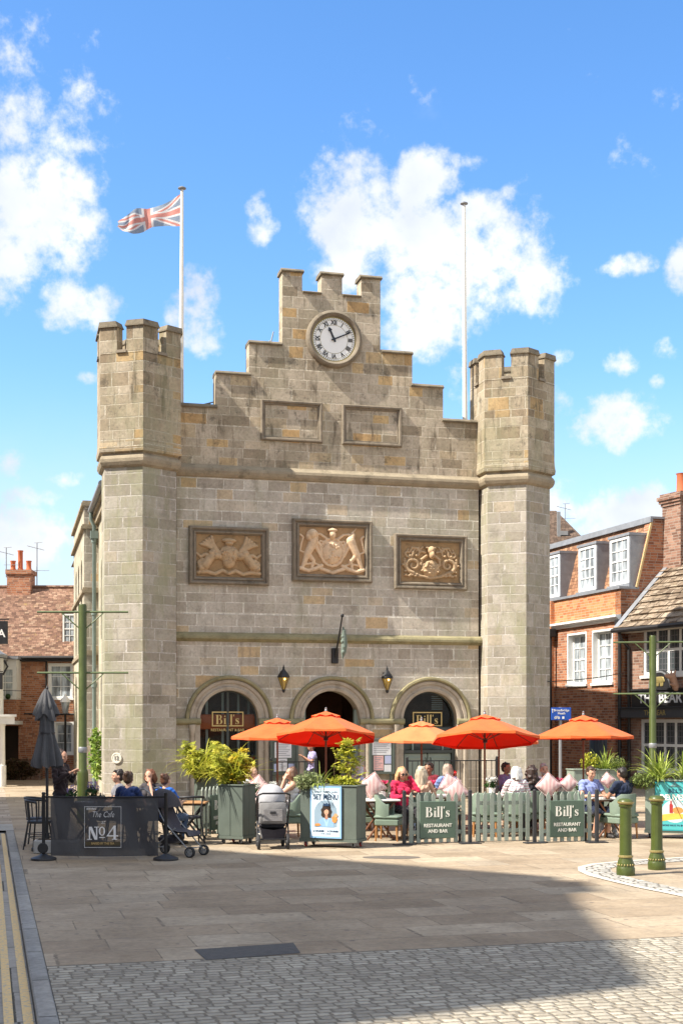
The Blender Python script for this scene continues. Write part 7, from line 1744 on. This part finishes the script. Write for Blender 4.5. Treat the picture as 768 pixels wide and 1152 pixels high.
spiky('lime green spiky plant in the pale planter behind the man in blue', 680, 30.7, .98, 80, .62, .017, LIME, 9, (500, (-.35, 0, .2), (.22, .2, .25), .06, YG))
spiky('feathery olive plant beside the spiky one behind the man in blue', 694, 30.8, .98, 40, .45, .010, GRASSY, 19, (420, (0, 0, .18), (.2, .15, .2), .05, OLIVE))
spiky('pale grassy plant at the left of the poster planter', 347, 22.65, 1.0, 110, .34, .008, GRASSY, 10, (900, (0, .02, .13), (.26, .16, .16), .04, GRASSY))
spiky('upright spiky plant in the middle of the poster planter', 360, 22.75, 1.0, 34, .50, .010, LIME, 12)
spiky('trailing leafy plant at the right of the poster planter', 384, 22.65, 1.0, 26, .30, .012, LIME, 13, (800, (.05, .0, .08), (.28, .17, .13), .06, YG))
# trailing blades over the planter front
rg = random.Random(4); t = plant('trailing_plant', 'long blades trailing over the front of the poster planter', 358, 22.42, 1.04); b = MB()
for k in range(9): strap(b, (rg.uniform(-.06, .06), .02, .03), -PI / 2 + rg.uniform(-.5, .5), rg.uniform(.22, .36), .009, .7, 3.2, rg)
b.build('blades', LIME, t, uv=False)
# small golden tree
t = plant('golden_maple', 'small golden leaved maple rising from the right of the poster planter', 390, 22.8, .98); rg = random.Random(21); b = MB(); tips = []
b.tube([(0, 0, 0), (-.02, .0, .3), (.02, 0, .6)], [.014, .011, .006], 6); b.tube([(.06, .02, 0), (.07, .02, .35), (.14, 0, .55)], [.012, .010, .005], 6); b.tube([(-.2, .02, 0), (-.22, 0, .35), (-.16, 0, .66)], [.010, .008, .004], 6); b.build('trunk', STEM, t)
b = MB()
for k in range(130):
    c = rg.choice([((.06, 0, .36), (.22, .18, .17)), ((.10, 0, .56), (.17, .14, .16)), ((-.03, 0, .74), (.09, .08, .10))]); p = [c[0][i] + c[1][i] * rg.gauss(0, .55) for i in range(3)]; palmate(b, p, .10 * rg.uniform(.6, 1.2), rg)
for k in range(12): p = (-.17 + rg.gauss(0, .04), rg.gauss(0, .04), .62 + rg.gauss(0, .07)); palmate(b, p, .05, rg)
b.build('leaves', YG, t, uv=False)
# ivy-like plant by the side wall
t = thing('wall_plant', 'bright green climbing plant between the green pole and the hall side wall', 'plant', tuple(hp(-6.15, 3.0)), TH); b = MB(); rg = random.Random(31)
bush(b, 420, (0, 0, 1.25), (.22, .5, .75), .13, rg); b.build('leaves', leaf('bright_climber_leaf', (.16, .27, .04), (.36, .46, .10), .35), t, uv=False); b = MB(); b.tube([(0, 0, 0), (.03, .1, .9), (-.02, 0, 2.0)], [.02, .014, .006], 6); b.build('stem', STEM, t)
# ------------------------------------------------------------------ pram and buggy
HOOD_L = fabric('pale_grey_hood', (.36, .36, .38), None, 0); HOOD_D = fabric('grey_hood_panel', (.20, .195, .195), None, 0); BASK = fabric('black_basket', (.03, .028, .036), None, 0); PURP = fabric('dusky_grey_cloth', (.055, .05, .062), None, 0)
def wheel(parent, x, y, r, w, name='wheel'):
    b = MB(); M = Tm(x, y, r) @ Ry(R(90)); b.lathe([(r - .022, -w * .8), (r - .008, -w), (r, -w * .5), (r, w * .5), (r - .008, w), (r - .022, w * .8), (r - .022, -w * .8)], 24, M=M, cap=False); o = b.build(name, RUBBER, parent, smooth=40)
    q = MB(); q.lathe([(.02, -w), (.02, w)], 10, M=M)
    for k in range(6): a = k * PI / 3; q.tube([tuple(M @ Vector((.015 * math.cos(a), .015 * math.sin(a), 0))), tuple(M @ Vector(((r - .02) * math.cos(a), (r - .02) * math.sin(a), 0)))], .006, 5)
    q.lathe([(r - .03, -w * .4), (r - .02, -w * .4), (r - .02, w * .4), (r - .03, w * .4), (r - .03, -w * .4)], 20, M=M, cap=False); q.build('spokes', GREYM, o)
t = thing('pram', 'pale grey hooded pram with black basket parked before the poster planter', 'pram', (X_(306, 22.4), 22.4, 0), R(8))
b = MB()                                       # hood: part sphere open away from the camera
n, m = 20, 12; vs = []; fs = []
for i in range(n + 1):
    for j in range(m + 1):
        a = PI * i / n; e = -.2 + (PI * .62) * j / m
        vs.append((.245 * math.cos(a) * (.99 + .012 * math.cos(e * 14)), .16 - .30 * math.sin(a) * math.cos(e), .80 + .29 * math.sin(e) * (math.sin(a) ** .8 if 0 < i < n else 0)))
for i in range(n):
    for j in range(m): a = i * (m + 1) + j; fs.append((a, a + 1, a + m + 2, a + m + 1))
b.add(vs, fs); b.build('hood', HOOD_L, t, smooth=60)
b = MB(); b.bbox(-.235, .235, -.155, -.09, .42, .80, .05); b.build('back_panel', HOOD_D, t, smooth=50)
b = MB(); b.bbox(-.165, .165, -.172, -.154, .47, .68, .008); b.build('pocket', fabric('mid_grey_pocket', (.235, .225, .225), None, 0), t); b = MB(); b.bbox(-.05, .05, -.182, -.172, .60, .64, .005); b.build('badge', BLACKP, t)
b = MB(); b.bbox(-.22, .22, -.10, .42, .36, .46, .03); b.bbox(-.23, .23, .38, .43, .4, .62, .02); b.build('seat_shell', BASK, t, smooth=40)
b = MB(); vs = [(-.22, -.22, .36), (.22, -.22, .36), (.22, .3, .34), (-.22, .3, .34), (-.17, -.18, .17), (.17, -.18, .17), (.17, .25, .17), (-.17, .25, .17), (0, -.235, .33), (0, -.2, .15)]
b.add(vs, [(0, 4, 9, 8), (8, 9, 5, 1), (1, 5, 6, 2), (2, 6, 7, 3), (3, 7, 4, 0), (4, 7, 6, 5, 9)]); b.build('basket', BASK, t, smooth=40)
b = MB()
for s in (-1, 1): b.tube([(s * .265, -.40, .93), (s * .27, -.25, .76), (s * .26, -.05, .48), (s * .25, .2, .30), (s * .23, .38, .13)], .014, 8); b.tube([(s * .26, -.05, .48), (s * .265, -.2, .16)], .013, 8)
b.tube([(-.265, -.40, .93), (-.2, -.45, .96), (.2, -.45, .96), (.265, -.40, .93)], .016, 8); b.tube([(-.265, -.2, .17), (.265, -.2, .17)], .012, 8); b.build('frame', BLACK, t, smooth=40)
for x, y, r in ((-.245, -.2, .13), (.245, -.2, .13), (-.22, .4, .11), (.22, .4, .11)): wheel(t, x, y, r, .024)
t = thing('buggy', 'dark folding buggy with tall dusky seat back beside the cafe banner post', 'buggy', (X_(199, 21.2), 21.2, 0), R(66))
b = MB(); vs = []; fs = []
pr = [(.32, 1.06), (.30, .98), (.20, .80), (.12, .62), (.02, .44), (-.14, .40), (-.30, .40), (-.34, .34)]
for i, (y, z) in enumerate(pr):
    w = .20 - (.03 if i in (0,) else 0)
    for x in np.linspace(-w, w, 7): vs.append((x, y + .05 * (1 - (x / w) ** 2), z - .015 * (1 - (x / w) ** 2)))
for i in range(len(pr) - 1):
    for k in range(6): a = i * 7 + k; fs.append((a, a + 1, a + 8, a + 7))
nv = len(vs); vs += [(x, y + .03, z - .02) for x, y, z in vs]; fs += [tuple(q + nv for q in reversed(f)) for f in fs]; b.add(vs, fs); b.build('seat', PURP, t, smooth=60)
b = MB(); n = 12; vs = []; fs = []
for i in range(n + 1):
    for j in range(9): a = PI * i / n; e = -.1 + PI * .55 * j / 8; vs.append((.215 * math.cos(a), .22 - .26 * math.sin(e) + .08, .78 + .30 * math.sin(a) * math.cos(e) ** .5 if math.cos(e) > 0 else .78))
for i in range(n):
    for j in range(8): a = i * 9 + j; fs.append((a, a + 1, a + 10, a + 9))
b.add(vs, fs); b.build('hood', fabric('hood_charcoal', (.045, .042, .05), None, 0), t, smooth=60)
b = MB()
for x, y, z in ((-.1, .27, .9), (.1, .27, .9), (-.1, .2, .72), (.1, .2, .72), (0, .24, .82)): b.bbox(x - .07, x + .07, y + .03, y + .05, z - .05, z + .05, .008)
b.build('quilted_panel', fabric('buggy_grey_print', (.10, .095, .105), None, 0), t)
b = MB()
for s in (-1, 1): b.tube([(s * .22, .48, 1.08), (s * .22, .36, 1.0), (s * .22, .1, .55), (s * .21, -.36, .10)], .011, 8); b.tube([(s * .22, -.1, .46), (s * .22, .34, .10)], .011, 8); b.tube([(s * .22, .48, 1.08), (s * .22, .55, 1.06)], .017, 8)
b.tube([(-.21, -.34, .14), (.21, -.34, .14)], .01, 6); b.tube([(-.22, .34, .12), (.22, .34, .12)], .01, 6); b.build('frame', GREYM, t, smooth=40)
b = MB(); b.bbox(-.17, .17, -.05, .28, .20, .33, .04); b.build('basket', BASK, t, smooth=40)
for x in (-.22, .22):
    for y in (-.37, .36): wheel(t, x - .018, y, .085, .014); wheel(t, x + .018, y, .085, .014)
